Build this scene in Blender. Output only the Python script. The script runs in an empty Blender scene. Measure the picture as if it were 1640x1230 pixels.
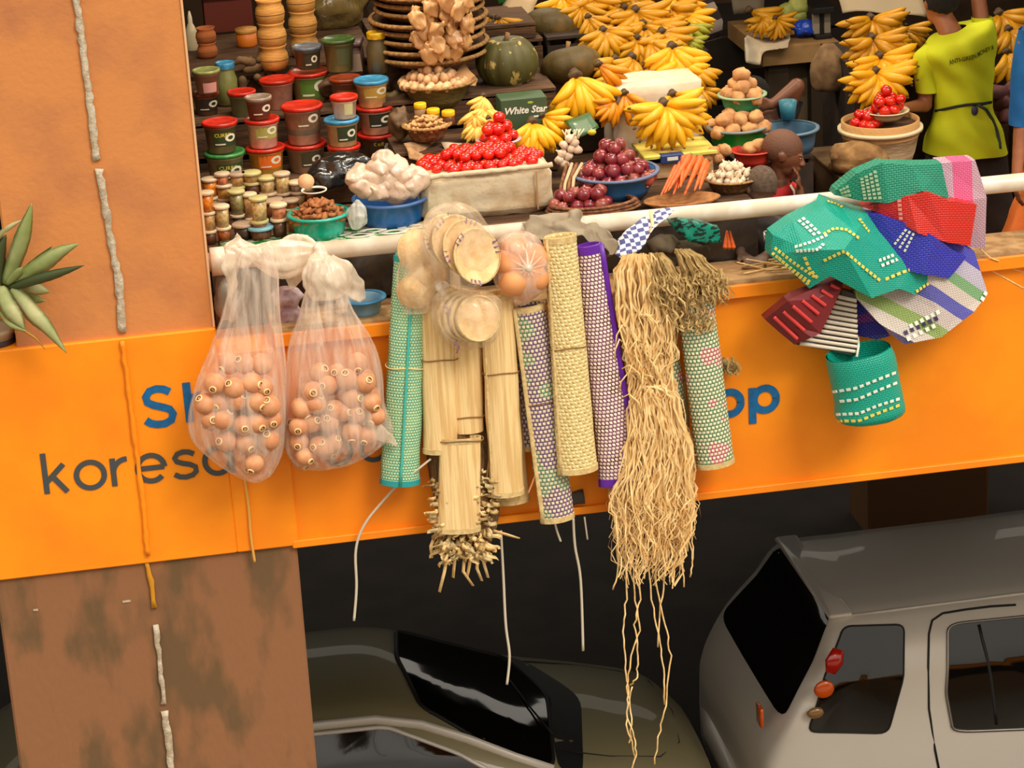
import bpy, math, random
from mathutils import Vector, Matrix, noise
from mathutils.bvhtree import BVHTree
R = random.Random(7)
SC = bpy.context.scene
COL = SC.collection
PI = math.pi
# ---------------------------------------------------------------- camera
FPX = 4100.0
_p, _y, _r = [math.radians(a) for a in (20.0, 8.7, -3.3)]
_F = Vector((math.sin(_y)*math.cos(_p), math.cos(_y)*math.cos(_p), -math.sin(_p)))
_R0 = Vector((math.cos(_y), -math.sin(_y), 0))
_U0 = _R0.cross(_F)
CR = _R0*math.cos(_r) + _U0*math.sin(_r)
CU = -_R0*math.sin(_r) + _U0*math.cos(_r)
CAM = -_F*11.0
cd = bpy.data.cameras.new('camera'); cam = bpy.data.objects.new('camera', cd); COL.objects.link(cam)
cd.sensor_width = 36; cd.lens = 90; cd.clip_end = 200
m = Matrix((CR, CU, -_F)).transposed().to_4x4(); m.translation = CAM
cam.matrix_world = m; SC.camera = cam
# ---------------------------------------------------------------- light
SC.view_settings.view_transform = 'Standard'; SC.view_settings.look = 'None'
SC.view_settings.exposure = 0.0; SC.view_settings.gamma = 1; SC.view_settings.use_curve_mapping = False
w = bpy.data.worlds.new('sky'); SC.world = w; w.use_nodes = True
wn = w.node_tree; bg = wn.nodes['Background']
tc = wn.nodes.new('ShaderNodeTexCoord'); sp = wn.nodes.new('ShaderNodeSeparateXYZ'); rp = wn.nodes.new('ShaderNodeValToRGB')
wn.links.new(tc.outputs['Generated'], sp.inputs[0]); wn.links.new(sp.outputs['Z'], rp.inputs[0]); wn.links.new(rp.outputs[0], bg.inputs['Color'])
rp.color_ramp.elements[0].position = 0.0; rp.color_ramp.elements[0].color = (0.24, 0.20, 0.15, 1)
rp.color_ramp.elements[1].position = 1.0; rp.color_ramp.elements[1].color = (1.0, 0.92, 0.80, 1)
_e = rp.color_ramp.elements.new(0.04); _e.color = (0.27, 0.25, 0.21, 1)
bg.inputs['Strength'].default_value = 2.15
sl = bpy.data.lights.new('sun', 'SUN'); sun = bpy.data.objects.new('sun', sl); COL.objects.link(sun)
sl.energy = 2.1; sl.angle = math.radians(22); sl.color = (1, 0.93, 0.84)
sun.rotation_euler = Vector((-0.42, 0.62, -0.78)).to_track_quat('-Z', 'Y').to_euler()
FILL_LIGHTS = [(-0.6, 0.9, 2.55), (1.1, 1.0, 2.55), (2.6, 2.2, 2.55), (0.6, 3.0, 2.55)]  # added out-of-frame area lights that brighten the stall interior
FILL_W = 27
for lx, ly, lz in FILL_LIGHTS:
    al = bpy.data.lights.new('interior_fill', 'AREA'); al.shape = 'RECTANGLE'; al.size = 1.1; al.size_y = 0.12
    al.energy = FILL_W; al.color = (1, 0.86, 0.66)
    ao = bpy.data.objects.new('interior_fill', al); COL.objects.link(ao); ao.location = (lx, ly, lz-0.05)
# ---------------------------------------------------------------- pixel helpers
def ray(px, py): return _F + CR*((px-820)/FPX) + CU*((615-py)/FPX)
def P(px, py, y=0.0):
    d = ray(px, py); return CAM + d*((y-CAM.y)/d.y)
def G(px, py, z):
    d = ray(px, py); return CAM + d*((z-CAM.z)/d.z)
def MPP(p): return (Vector(p)-CAM).dot(_F)/FPX
# ---------------------------------------------------------------- materials
def lin(c):
    o = []
    for v in c[:3]:
        v = v/255.0
        o.append(v/12.92 if v <= 0.04045 else ((v+0.055)/1.055)**2.4)
    return (*o, 1)
MATS = {}
def _new(name):
    mt = bpy.data.materials.new(name); mt.use_nodes = True
    nt = mt.node_tree; return mt, nt, nt.nodes['Principled BSDF'], nt.nodes['Material Output']
def mat(name, c, r=0.6, c2=None, n=None, b=None, met=0.0, spec=0.5, alpha=None, sss=0, emis=None, coat=0, thr=(0.4, 0.6), trans=0, aniso=None):
    """c, c2 in sRGB 0-255; n = noise scale; b = (scale, strength)"""
    if name in MATS: return MATS[name]
    mt, nt, bs, out = _new(name); N = nt.nodes; L = nt.links
    bs.inputs['Base Color'].default_value = lin(c); bs.inputs['Roughness'].default_value = r
    bs.inputs['Metallic'].default_value = met; bs.inputs['Specular IOR Level'].default_value = spec
    bs.inputs['Coat Weight'].default_value = coat
    if trans: bs.inputs['Transmission Weight'].default_value = trans
    co = N.new('ShaderNodeTexCoord'); src = co.outputs['Object']
    if aniso:
        mp = N.new('ShaderNodeMapping'); mp.inputs['Scale'].default_value = aniso; L.new(src, mp.inputs[0]); src = mp.outputs[0]
    if c2 is not None:
        nz = N.new('ShaderNodeTexNoise'); nz.inputs['Scale'].default_value = n or 5; nz.inputs['Detail'].default_value = 4
        L.new(src, nz.inputs['Vector'])
        mr = N.new('ShaderNodeMapRange'); mr.inputs['From Min'].default_value = thr[0]; mr.inputs['From Max'].default_value = thr[1]
        L.new(nz.outputs['Fac'], mr.inputs['Value'])
        mx = N.new('ShaderNodeMix'); mx.data_type = 'RGBA'; mx.inputs['A'].default_value = lin(c); mx.inputs['B'].default_value = lin(c2)
        L.new(mr.outputs[0], mx.inputs['Factor']); L.new(mx.outputs['Result'], bs.inputs['Base Color'])
    if b:
        nb = N.new('ShaderNodeTexNoise'); nb.inputs['Scale'].default_value = b[0]; nb.inputs['Detail'].default_value = 5
        L.new(src, nb.inputs['Vector'])
        bp = N.new('ShaderNodeBump'); bp.inputs['Strength'].default_value = b[1]; bp.inputs['Distance'].default_value = 0.01
        L.new(nb.outputs['Fac'], bp.inputs['Height']); L.new(bp.outputs[0], bs.inputs['Normal'])
    if emis: bs.inputs['Emission Color'].default_value = lin(c); bs.inputs['Emission Strength'].default_value = emis
    if alpha is not None: bs.inputs['Alpha'].default_value = alpha
    MATS[name] = mt; return mt
def film(name, c, a0=0.25, a1=0.6, r=0.22, scale=(30, 30, 4)):
    """thin crinkled plastic film: part see-through, part milky, glossy creases"""
    if name in MATS: return MATS[name]
    mt, nt, bs, out = _new(name); N = nt.nodes; L = nt.links
    bs.inputs['Base Color'].default_value = lin(c); bs.inputs['Roughness'].default_value = r; bs.inputs['Specular IOR Level'].default_value = 0.8
    co = N.new('ShaderNodeTexCoord'); mp = N.new('ShaderNodeMapping'); mp.inputs['Scale'].default_value = scale; L.new(co.outputs['Object'], mp.inputs[0])
    nz = N.new('ShaderNodeTexNoise'); nz.inputs['Scale'].default_value = 1; nz.inputs['Detail'].default_value = 4; nz.inputs['Distortion'].default_value = 0.6
    L.new(mp.outputs[0], nz.inputs['Vector'])
    mr = N.new('ShaderNodeMapRange'); mr.inputs['From Min'].default_value = 0.35; mr.inputs['From Max'].default_value = 0.68
    mr.inputs['To Min'].default_value = a0; mr.inputs['To Max'].default_value = a1
    L.new(nz.outputs['Fac'], mr.inputs['Value']); L.new(mr.outputs[0], bs.inputs['Alpha'])
    bp = N.new('ShaderNodeBump'); bp.inputs['Strength'].default_value = 0.7; bp.inputs['Distance'].default_value = 0.012
    L.new(nz.outputs['Fac'], bp.inputs['Height']); L.new(bp.outputs[0], bs.inputs['Normal'])
    MATS[name] = mt; return mt
def mathn(nt, op, a, b=None, c=None):
    n = nt.nodes.new('ShaderNodeMath'); n.operation = op
    for i, v in enumerate((a, b, c)):
        if v is None: continue
        if isinstance(v, (int, float)): n.inputs[i].default_value = v
        else: nt.links.new(v, n.inputs[i])
    return n.outputs[0]
def weave(name, ca, cb, cell=0.012, zones=None, zscale=7, r=0.45, bump=0.6, bands=None, dots=None, bandlen=1.0, dash=None, dashcol=(245, 240, 200)):
    """woven strips in UV metres; zones: colours of B by soft noise patches; bands: [(v, colour)] woven bands along v;
    dash: [(v0, v1, period)] rows of contrast stitches"""
    if name in MATS: return MATS[name]
    mt, nt, bs, out = _new(name); N = nt.nodes; L = nt.links
    uv = N.new('ShaderNodeUVMap'); s = N.new('ShaderNodeSeparateXYZ'); L.new(uv.outputs[0], s.inputs[0])
    u, v = s.outputs[0], s.outputs[1]
    cu = mathn(nt, 'DIVIDE', u, cell); cv = mathn(nt, 'DIVIDE', v, cell)
    par = mathn(nt, 'MODULO', mathn(nt, 'ABSOLUTE', mathn(nt, 'ADD', mathn(nt, 'FLOOR', cu), mathn(nt, 'FLOOR', cv))), 2.0)
    if dots:   # pale cells separated by dark gaps, alternate rows shifted by half a cell
        cu2 = mathn(nt, 'ADD', cu, mathn(nt, 'MULTIPLY', mathn(nt, 'MODULO', mathn(nt, 'FLOOR', cv), 2.0), 0.5))
        par = mathn(nt, 'MAXIMUM', mathn(nt, 'GREATER_THAN', mathn(nt, 'FRACT', cu2), dots), mathn(nt, 'GREATER_THAN', mathn(nt, 'FRACT', cv), dots+0.06))
    A = N.new('ShaderNodeMix'); A.data_type = 'RGBA'; A.inputs['A'].default_value = lin(ca); A.inputs['B'].default_value = lin(cb)
    L.new(par, A.inputs['Factor'])
    if zones:
        nz = N.new('ShaderNodeTexNoise'); nz.inputs['Scale'].default_value = zscale; nz.inputs['Detail'].default_value = 1; L.new(uv.outputs[0], nz.inputs['Vector'])
        rm = N.new('ShaderNodeValToRGB'); rm.color_ramp.interpolation = 'CONSTANT'
        for i, zc in enumerate(zones):
            e = rm.color_ramp.elements[i] if i < 2 else rm.color_ramp.elements.new(0)
            e.position = 0.36 + 0.28*i/len(zones) if i else 0; e.color = lin(zc)
        L.new(nz.outputs['Fac'], rm.inputs[0]); L.new(rm.outputs[0], A.inputs['B'])
    col = A.outputs['Result']
    if bands:
        rm = N.new('ShaderNodeValToRGB'); rm.color_ramp.interpolation = 'CONSTANT'
        for i, (p, bc) in enumerate(bands):
            e = rm.color_ramp.elements[i] if i < 2 else rm.color_ramp.elements.new(0.999)
            e.position = p; e.color = lin(bc)
        L.new(mathn(nt, 'FRACT', mathn(nt, 'DIVIDE', v, bandlen)), rm.inputs[0])
        M2 = N.new('ShaderNodeMix'); M2.data_type = 'RGBA'; L.new(rm.outputs[0], M2.inputs['A'])
        dk = N.new('ShaderNodeMix'); dk.data_type = 'RGBA'; dk.blend_type = 'MULTIPLY'; dk.inputs['Factor'].default_value = 1
        L.new(rm.outputs[0], dk.inputs['A']); dk.inputs['B'].default_value = lin(cb)
        L.new(dk.outputs['Result'], M2.inputs['B']); L.new(par, M2.inputs['Factor']); col = M2.outputs['Result']
    for (v0, v1, per) in (dash or []):
        inb = mathn(nt, 'MULTIPLY', mathn(nt, 'GREATER_THAN', v, v0), mathn(nt, 'LESS_THAN', v, v1))
        on = mathn(nt, 'LESS_THAN', mathn(nt, 'FRACT', mathn(nt, 'DIVIDE', u, per)), 0.62)
        M3 = N.new('ShaderNodeMix'); M3.data_type = 'RGBA'; L.new(mathn(nt, 'MULTIPLY', inb, on), M3.inputs['Factor'])
        L.new(col, M3.inputs['A']); M3.inputs['B'].default_value = lin(dashcol); col = M3.outputs['Result']
    L.new(col, bs.inputs['Base Color']); bs.inputs['Roughness'].default_value = r
    h = mathn(nt, 'MULTIPLY', mathn(nt, 'ABSOLUTE', mathn(nt, 'SINE', mathn(nt, 'MULTIPLY', cu, PI))), mathn(nt, 'ABSOLUTE', mathn(nt, 'SINE', mathn(nt, 'MULTIPLY', cv, PI))))
    bp = N.new('ShaderNodeBump'); bp.inputs['Strength'].default_value = bump; bp.inputs['Distance'].default_value = 0.003
    L.new(h, bp.inputs['Height']); L.new(bp.outputs[0], bs.inputs['Normal'])
    MATS[name] = mt; return mt
# ---------------------------------------------------------------- mesh builder
class MB:
    def __init__(s): s.v = []; s.f = []; s.uv = []; s.m = []
    def add(s, vs, fs, uvs=None, mi=0):
        o = len(s.v); s.v += [Vector(v) for v in vs]
        for i, f in enumerate(fs):
            s.f.append([o+k for k in f]); s.m.append(mi)
            s.uv.append([uvs[k] for k in f] if uvs else [(0, 0)]*len(f))
        return s
    def join(s, o, M=None, mi=0):
        k = len(s.v); s.v += [(M @ v if M else v.copy()) for v in o.v]
        s.f += [[k+i for i in f] for f in o.f]; s.uv += o.uv; s.m += [q+mi for q in o.m]; return s
    def mesh(s, name, mats, smooth=True, shift=None):
        me = bpy.data.meshes.new(name)
        vs = [tuple(v-shift) for v in s.v] if shift else [tuple(v) for v in s.v]
        me.from_pydata(vs, [], s.f)
        ul = me.uv_layers.new(name='UVMap'); i = 0; flat = []
        for f in s.uv:
            for q in f: flat += [q[0], q[1]]
        if len(flat) == 2*len(me.loops): ul.data.foreach_set('uv', flat)
        if not isinstance(mats, (list, tuple)): mats = [mats]
        for mt in mats: me.materials.append(mt)
        if len(mats) > 1: me.polygons.foreach_set('material_index', s.m)
        me.polygons.foreach_set('use_smooth', [smooth]*len(me.polygons))
        me.update(); return me
def box(c, d, M=None, bev=0.0):
    """box centred on c with full sizes d; bev gives chamfered edges"""
    b = MB(); cx, cy, cz = c; hx, hy, hz = [q/2 for q in d]
    if bev <= 0:
        vs = [(cx+sx*hx, cy+sy*hy, cz+sz*hz) for sz in (-1, 1) for sx, sy in ((-1, -1), (1, -1), (1, 1), (-1, 1))]
        b.add(vs, [(3, 2, 1, 0), (4, 5, 6, 7), (0, 1, 5, 4), (1, 2, 6, 5), (2, 3, 7, 6), (3, 0, 4, 7)])
    else:
        rings = []
        for z, k in ((-hz, bev), (-hz+bev, 0), (hz-bev, 0), (hz, bev)):
            ax, ay = hx-k, hy-k; e = bev
            rings.append([(cx-ax, cy-ay+e, cz+z), (cx-ax+e, cy-ay, cz+z), (cx+ax-e, cy-ay, cz+z), (cx+ax, cy-ay+e, cz+z),
                          (cx+ax, cy+ay-e, cz+z), (cx+ax-e, cy+ay, cz+z), (cx-ax+e, cy+ay, cz+z), (cx-ax, cy+ay-e, cz+z)])
        b = loft([[Vector(p) for p in r] for r in rings], caps=True)
    if M:
        b.v = [M @ v for v in b.v]
    return b
def loft(rings, caps=True, closed=True, flip=False):
    """rings of equal count; UV in metres: u along ring, v along the loft"""
    b = MB(); n = len(rings[0]); vs = []; uvs = []
    vv = 0
    for i, r in enumerate(rings):
        r = [Vector(p) for p in r]
        if i: vv += sum((r[k]-prev[k]).length for k in range(n))/n
        uu = 0; row = []
        for k in range(n+1):
            p = r[k % n]
            if k: uu += (p-r[k-1]).length
            row.append((uu, vv)); vs.append(p)
        uvs += row; prev = r
    fs = []; m_ = n+1
    for i in range(len(rings)-1):
        for k in range(n if closed else n-1):
            q = (i*m_+k, i*m_+k+1, (i+1)*m_+k+1, (i+1)*m_+k)
            fs.append(q[::-1] if flip else q)
    # weld duplicates of the seam
    o = len(b.v); mp = {}; ov = []
    for i in range(len(rings)):
        for k in range(m_):
            mp[i*m_+k] = i*n + (k % n)
        ov += vs[i*m_:i*m_+n]
    b.v = ov
    for f in fs:
        b.f.append([mp[k] for k in f]); b.uv.append([uvs[k] for k in f]); b.m.append(0)
    if caps and closed:
        for ri, rev in ((0, True), (len(rings)-1, False)):
            c = sum((Vector(p) for p in rings[ri]), Vector())/n; ci = len(b.v); b.v.append(c)
            for k in range(n):
                t = [ri*n+k, ri*n+(k+1) % n, ci]
                if rev: t.reverse()
                b.f.append(t); b.m.append(0)
                b.uv.append([(b.v[q].x-c.x, b.v[q].z-c.z+b.v[q].y-c.y) for q in t])
    return b
def lathe(prof, n=20, c=(0, 0, 0), M=None, wob=0.0, seed=0, caps=False):
    """profile [(radius, z)] bottom to top, outside first; returns MB"""
    rr = random.Random(seed); ph = rr.random()*9
    rings = []
    for (r, z) in prof:
        rings.append([Vector((c[0]+math.cos(2*PI*k/n)*max(r, 1e-4)*(1+wob*math.sin(3*2*PI*k/n+ph)), c[1]+math.sin(2*PI*k/n)*max(r, 1e-4)*(1+wob*math.cos(2*2*PI*k/n+ph)), c[2]+z)) for k in range(n)])
    b = loft(rings, caps=caps)
    if M: b.v = [M @ v for v in b.v]
    return b
def frame(d):
    d = d.normalized(); a = Vector((0, 1, 0)) if abs(d.y) < 0.9 else Vector((1, 0, 0))
    x = a.cross(d).normalized(); return x, d.cross(x).normalized()
def tube(pts, rad, n=8, flat=1.0, caps=True, fr=None):
    pts = [Vector(p) for p in pts]; rings = []; N_ = len(pts)
    if not isinstance(rad, (list, tuple)): rad = [rad]*N_
    x0 = None
    for i, p in enumerate(pts):
        d = pts[min(i+1, N_-1)]-pts[max(i-1, 0)]
        if d.length < 1e-9: d = Vector((0, 0, 1))
        if x0 is None: x, y = frame(d)
        else:
            dn = d.normalized(); x = (x0-dn*x0.dot(dn)); x = x.normalized() if x.length > 1e-6 else frame(d)[0]; y = dn.cross(x)
        if fr and x0 is None:
            dn = d.normalized(); x = (Vector(fr)-dn*Vector(fr).dot(dn)).normalized(); y = dn.cross(x)
        x0 = x
        rings.append([p + x*math.cos(2*PI*k/n)*rad[i] + y*math.sin(2*PI*k/n)*rad[i]*flat for k in range(n)])
    return loft(rings, caps=caps)
def ellipsoid(c, r, nu=12, nv=8, bumps=0.0, seed=0, rot=None):
    b = MB(); vs = []; rr = Vector((seed*3.7, seed*1.3, 0)); c = Vector(c)
    for j in range(nv+1):
        t = PI*j/nv
        for i in range(nu):
            a = 2*PI*i/nu
            d = Vector((math.sin(t)*math.cos(a), math.sin(t)*math.sin(a), math.cos(t)))
            k = 1+bumps*noise.noise(d*1.8+rr) if bumps else 1
            q = Vector((d.x*r[0]*k, d.y*r[1]*k, d.z*r[2]*k))
            if rot: q = rot @ q
            vs.append(c+q)
            if j in (0, nv): break
    fs = []
    def idx(j, i):
        if j == 0: return 0
        if j == nv: return 1+(nv-1)*nu
        return 1+(j-1)*nu+i % nu
    for j in range(nv):
        for i in range(nu):
            q = [idx(j, i), idx(j+1, i), idx(j+1, i+1), idx(j, i+1)]
            q2 = []
            for t_ in q:
                if t_ not in q2: q2.append(t_)
            fs.append(q2)
    b.add(vs, fs, [(v.x, v.z) for v in vs]); return b
def ribbon(pts, w, up=(0, -1, 0), tw=0.0, th=0.0):
    """thin strip; w width or list; th thickness"""
    b = MB(); pts = [Vector(p) for p in pts]; n = len(pts)
    if not isinstance(w, (list, tuple)): w = [w]*n
    vs = []; L = 0; uvs = []
    for i, p in enumerate(pts):
        d = (pts[min(i+1, n-1)]-pts[max(i-1, 0)])
        if i: L += (p-pts[i-1]).length
        u_ = Vector(up); 
        if tw:
            u_ = Matrix.Rotation(tw*i/n, 3, d if d.length > 0 else Vector((0, 0, 1))) @ u_
        s = d.cross(u_); s = s.normalized() if s.length > 1e-7 else Vector((1, 0, 0))
        vs += [p-s*w[i]/2, p+s*w[i]/2]; uvs += [(0, L), (w[i], L)]
    fs = [(2*i, 2*i+1, 2*i+3, 2*i+2) for i in range(n-1)]
    b.add(vs, fs, uvs)
    if th:
        o = 2*n; nv = []
        for i in range(n):
            d = (pts[min(i+1, n-1)]-pts[max(i-1, 0)]); s = vs[2*i+1]-vs[2*i]; q = s.cross(d); q = q.normalized()*th if q.length > 1e-9 else Vector((0, th, 0))
            nv += [vs[2*i]+q, vs[2*i+1]+q]
        b.add(nv, [f[::-1] for f in fs], uvs)
        for i in range(n-1):
            b.f += [[2*i, 2*i+2, o+2*i+2, o+2*i], [2*i+1, o+2*i+1, o+2*i+3, 2*i+3]]; b.uv += [[(0, 0)]*4]*2; b.m += [0, 0]
        b.f += [[0, o, o+1, 1], [2*n-2, 2*n-1, o+2*n-1, o+2*n-2]]; b.uv += [[(0, 0)]*4]*2; b.m += [0, 0]
    return b
def pleat(rings_px, y, ratio=0.7, n=48, pn=0, pa=0.0, seed=1, sub=3, jit=0.0, ys=None, tw=0.0):
    """loft between pairs of pixel points lying at depth y; ring = ellipse with that chord as its major axis"""
    rr = random.Random(seed); ph = [rr.uniform(0, 9) for _ in range(6)]
    base = []
    for i, (a, b_) in enumerate(rings_px):
        yy = ys[i] if ys else y
        A = P(*a, yy); B = P(*b_, yy); base.append(((A+B)/2, (B-A)/2))
    out = []
    N_ = len(base)
    def cr(p0, p1, p2, p3, t): return 0.5*((2*p1)+(p2-p0)*t+(2*p0-5*p1+4*p2-p3)*t*t+(3*p1-p0-3*p2+p3)*t*t*t)
    seq = []
    for i in range(N_-1):
        for s_ in range(sub):
            t = s_/sub; g = lambda k: base[max(0, min(N_-1, k))]
            seq.append((cr(g(i-1)[0], g(i)[0], g(i+1)[0], g(i+2)[0], t), cr(g(i-1)[1], g(i)[1], g(i+1)[1], g(i+2)[1], t)))
    seq.append(base[-1])
    for j, (c, h) in enumerate(seq):
        ring = []; hl = h.length; f = j/(len(seq)-1)
        for k in range(n):
            a = 2*PI*k/n + tw*f
            mod = 1.0
            if pn:
                mod += pa*(math.sin(pn*a+ph[0]+1.2*math.sin(2*f*3+ph[1]))*0.6 + 0.4*math.sin((pn*1.7//1)*a+ph[2]+2*f))
            if jit: mod += jit*noise.noise(Vector((math.cos(a)*1.6+ph[3], math.sin(a)*1.6, f*5+ph[4])))
            ring.append(c + h*math.cos(a)*mod + Vector((0, 1, 0))*(-math.sin(a))*hl*ratio*mod)
        out.append(ring)
    return out
# ---------------------------------------------------------------- objects
def props(o, label=None, cat=None, group=None, kind=None):
    if label: o['label'] = label
    if cat: o['category'] = cat
    if group: o['group'] = group
    if kind: o['kind'] = kind
    return o
def wloc(o):
    v = Vector((0, 0, 0))
    while o: v += o.location; o = o.parent
    return v
def root(name, loc, label, cat, group=None):
    o = bpy.data.objects.new(name, None); o.empty_display_size = 0.05; COL.objects.link(o); o.location = loc
    return props(o, label, cat, group)
def part(name, mb, mt, parent, smooth=True, label=None, kind=None):
    me = mb.mesh(name, mt, smooth, wloc(parent)); o = bpy.data.objects.new(name, me); COL.objects.link(o); o.parent = parent
    return props(o, label, None, None, kind)
def solo(name, mb, mt, label=None, cat=None, group=None, kind=None, smooth=True):
    zs = min(v.z for v in mb.v); c = sum((v for v in mb.v), Vector())/len(mb.v); c.z = zs
    me = mb.mesh(name, mt, smooth, c); o = bpy.data.objects.new(name, me); COL.objects.link(o); o.location = c
    return props(o, label, cat, group, kind)
def struct(name, mb, mt, parent=None, smooth=False, label=None):
    if parent: return part(name, mb, mt, parent, smooth, label)
    return solo(name, mb, mt, label, None, None, 'structure', smooth)
class Proto:
    """local meshes: (name, mesh, index of parent piece or -1 for the thing); mesh None + first -> Empty thing"""
    def __init__(s, name, mb=None, mt=None, smooth=True):
        s.name = name; s.mesh = mb.mesh(name, mt, smooth) if mb else None; s.parts = []
    def add(s, name, mb, mt, par=-1, smooth=True, label=None):
        s.parts.append((name, mb.mesh(name, mt, smooth), par, label)); return len(s.parts)-1
    def addm(s, name, me, M, par=-1):
        s.parts.append((name, me, par, None, M)); return len(s.parts)-1
    def put(s, loc, rot=(0, 0, 0), sc=1.0, label=None, cat=None, group=None):
        o = bpy.data.objects.new(s.name, s.mesh); COL.objects.link(o)
        if isinstance(rot, Matrix): o.matrix_world = Matrix.Translation(loc) @ rot.to_4x4() @ (Matrix.Scale(sc, 4) if isinstance(sc, (int, float)) else Matrix.Diagonal((*sc, 1)))
        else:
            o.location = loc; o.rotation_euler = rot; o.scale = (sc,)*3 if isinstance(sc, (int, float)) else sc
        props(o, label, cat, group); ks = []
        for q in s.parts:
            c = bpy.data.objects.new(q[0], q[1]); COL.objects.link(c); c.parent = o if q[2] < 0 else ks[q[2]]
            if len(q) > 4: c.matrix_local = q[4]
            if q[3]: c['label'] = q[3]
            ks.append(c)
        return o
def text_mb(s, size, ext=0.0008, bold=0.0, shear=0.0, sx=1.0):
    """flat lettering in the local XZ plane facing -y, centred"""
    cu = bpy.data.curves.new('lettering', 'FONT'); cu.body = s; cu.size = size; cu.extrude = ext; cu.offset = bold; cu.shear = shear
    cu.align_x = 'CENTER'; cu.align_y = 'CENTER'; cu.resolution_u = 2
    o = bpy.data.objects.new('lettering', cu); COL.objects.link(o)
    dg = bpy.context.evaluated_depsgraph_get(); dg.update()
    me = bpy.data.meshes.new_from_object(o.evaluated_get(dg)); b = MB()
    b.add([(v.co.x*sx, -v.co.z, v.co.y) for v in me.vertices], [list(p.vertices) for p in me.polygons])
    bpy.data.objects.remove(o); bpy.data.curves.remove(cu); bpy.data.meshes.remove(me); return b
def remesh(mb, voxel, smooth_it=2):
    me = mb.mesh('tmp', []) ; o = bpy.data.objects.new('tmp', me); COL.objects.link(o)
    md = o.modifiers.new('r', 'REMESH'); md.mode = 'VOXEL'; md.voxel_size = voxel
    if smooth_it:
        m2 = o.modifiers.new('s', 'SMOOTH'); m2.iterations = smooth_it; m2.factor = 0.5
    dg = bpy.context.evaluated_depsgraph_get(); dg.update(); e = bpy.data.meshes.new_from_object(o.evaluated_get(dg))
    b = MB(); b.add([v.co.copy() for v in e.vertices], [list(p.vertices) for p in e.polygons], [(v.co.x, v.co.z) for v in e.vertices])
    bpy.data.objects.remove(o); bpy.data.meshes.remove(me); bpy.data.meshes.remove(e); return b
def capsule(a, ra, b_, rb, n=12):
    a = Vector(a); b_ = Vector(b_); d = (b_-a); L = max(d.length, 1e-5); d.normalize(); pts = []; rad = []
    for t in (-0.95, -0.7, -0.3, 0): pts.append(a+d*ra*t); rad.append(ra*math.sqrt(max(0.01, 1-t*t)))
    for t in (0.25, 0.5, 0.75): pts.append(a+d*L*t); rad.append(ra+(rb-ra)*t)
    for t in (0, 0.3, 0.7, 0.95): pts.append(b_+d*rb*t); rad.append(rb*math.sqrt(max(0.01, 1-t*t)))
    return tube(pts, rad, n)
def facet(front, faces, th=0.03, ang=0.0, sub=0, uvscale=1.0, back=True, bulge=None):
    """front: [(px,py,y)], faces index lists; closed shell with a back skin th behind; UV planar, rotated by ang"""
    V = [P(*q) for q in front]; n = len(V); ca, sa = math.cos(ang), math.sin(ang); c0 = V[0]
    def uv(p): x = (p.x-c0.x)*uvscale; z = (p.z-c0.z+(p.y-c0.y)*0.5)*uvscale; return (x*ca+z*sa+2, -x*sa+z*ca+2)
    from collections import Counter
    ed = Counter()
    for f in faces:
        for i in range(len(f)): ed[tuple(sorted((f[i], f[(i+1) % len(f)])))] += 1
    bd = [(f[i], f[(i+1) % len(f)]) for f in faces for i in range(len(f)) if ed[tuple(sorted((f[i], f[(i+1) % len(f)])))] == 1]
    vs = V + [v+Vector((0, th, 0)) for v in V]; fs = [list(f) for f in faces]
    if back:
        fs += [[k+n for k in f][::-1] for f in faces]; fs += [[b_, a, a+n, b_+n] for a, b_ in bd]
    b = MB(); b.add(vs, fs, [uv(v) for v in vs]); return b
def crumple(mb, amp, sc, sub=1):
    """subdivide and crinkle a shell (for cloth and plastic)"""
    for _ in range(sub):
        nb = MB(); cache = {}; nb.v = [v.copy() for v in mb.v]
        def mid(a, b_):
            k = (min(a, b_), max(a, b_))
            if k not in cache: nb.v.append((mb.v[a]+mb.v[b_])/2); cache[k] = len(nb.v)-1
            return cache[k]
        for f, u in zip(mb.f, mb.uv):
            n = len(f); c = sum((mb.v[k] for k in f), Vector())/n; ci = len(nb.v); nb.v.append(c)
            cu = (sum(q[0] for q in u)/n, sum(q[1] for q in u)/n)
            for i in range(n):
                a, b_, p = f[i], f[(i+1) % n], f[i-1]
                um = ((u[i][0]+u[(i+1) % n][0])/2, (u[i][1]+u[(i+1) % n][1])/2); up = ((u[i][0]+u[i-1][0])/2, (u[i][1]+u[i-1][1])/2)
                nb.f.append([a, mid(a, b_), ci, mid(p, a)]); nb.uv.append([u[i], um, cu, up]); nb.m.append(0)
        mb = nb
    for v in mb.v:
        d = Vector((noise.noise(v*sc), noise.noise(v*sc+Vector((7, 3, 1))), noise.noise(v*sc+Vector((1, 9, 4)))))
        v += d*amp
    return mb
# ---------------------------------------------------------------- setting
ZL, ZF, ZB, ZG = 0.355, -0.40, -0.64, -4.10
m_or = mat('orange_paint', (255, 150, 0), 0.55, c2=(246, 136, 2), n=2.2, b=(25, 0.12))
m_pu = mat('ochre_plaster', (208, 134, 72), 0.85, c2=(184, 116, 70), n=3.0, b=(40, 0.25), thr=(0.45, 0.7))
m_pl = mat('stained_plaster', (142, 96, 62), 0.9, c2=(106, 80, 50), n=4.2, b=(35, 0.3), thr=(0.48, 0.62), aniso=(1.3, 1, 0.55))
m_seam = mat('pale_caulk', (206, 192, 168), 0.8, c2=(176, 158, 130), n=40, b=(120, 0.5))
m_dirt = mat('dirty_concrete', (188, 148, 98), 0.9, c2=(150, 112, 70), n=12, b=(60, 0.4))
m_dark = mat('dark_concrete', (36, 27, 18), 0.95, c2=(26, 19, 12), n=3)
m_darker = mat('shade_dark_plaster', (17, 12, 8), 0.95, c2=(12, 9, 6), n=2)  # gloom of the closed garage put into a near-black colour
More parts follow.
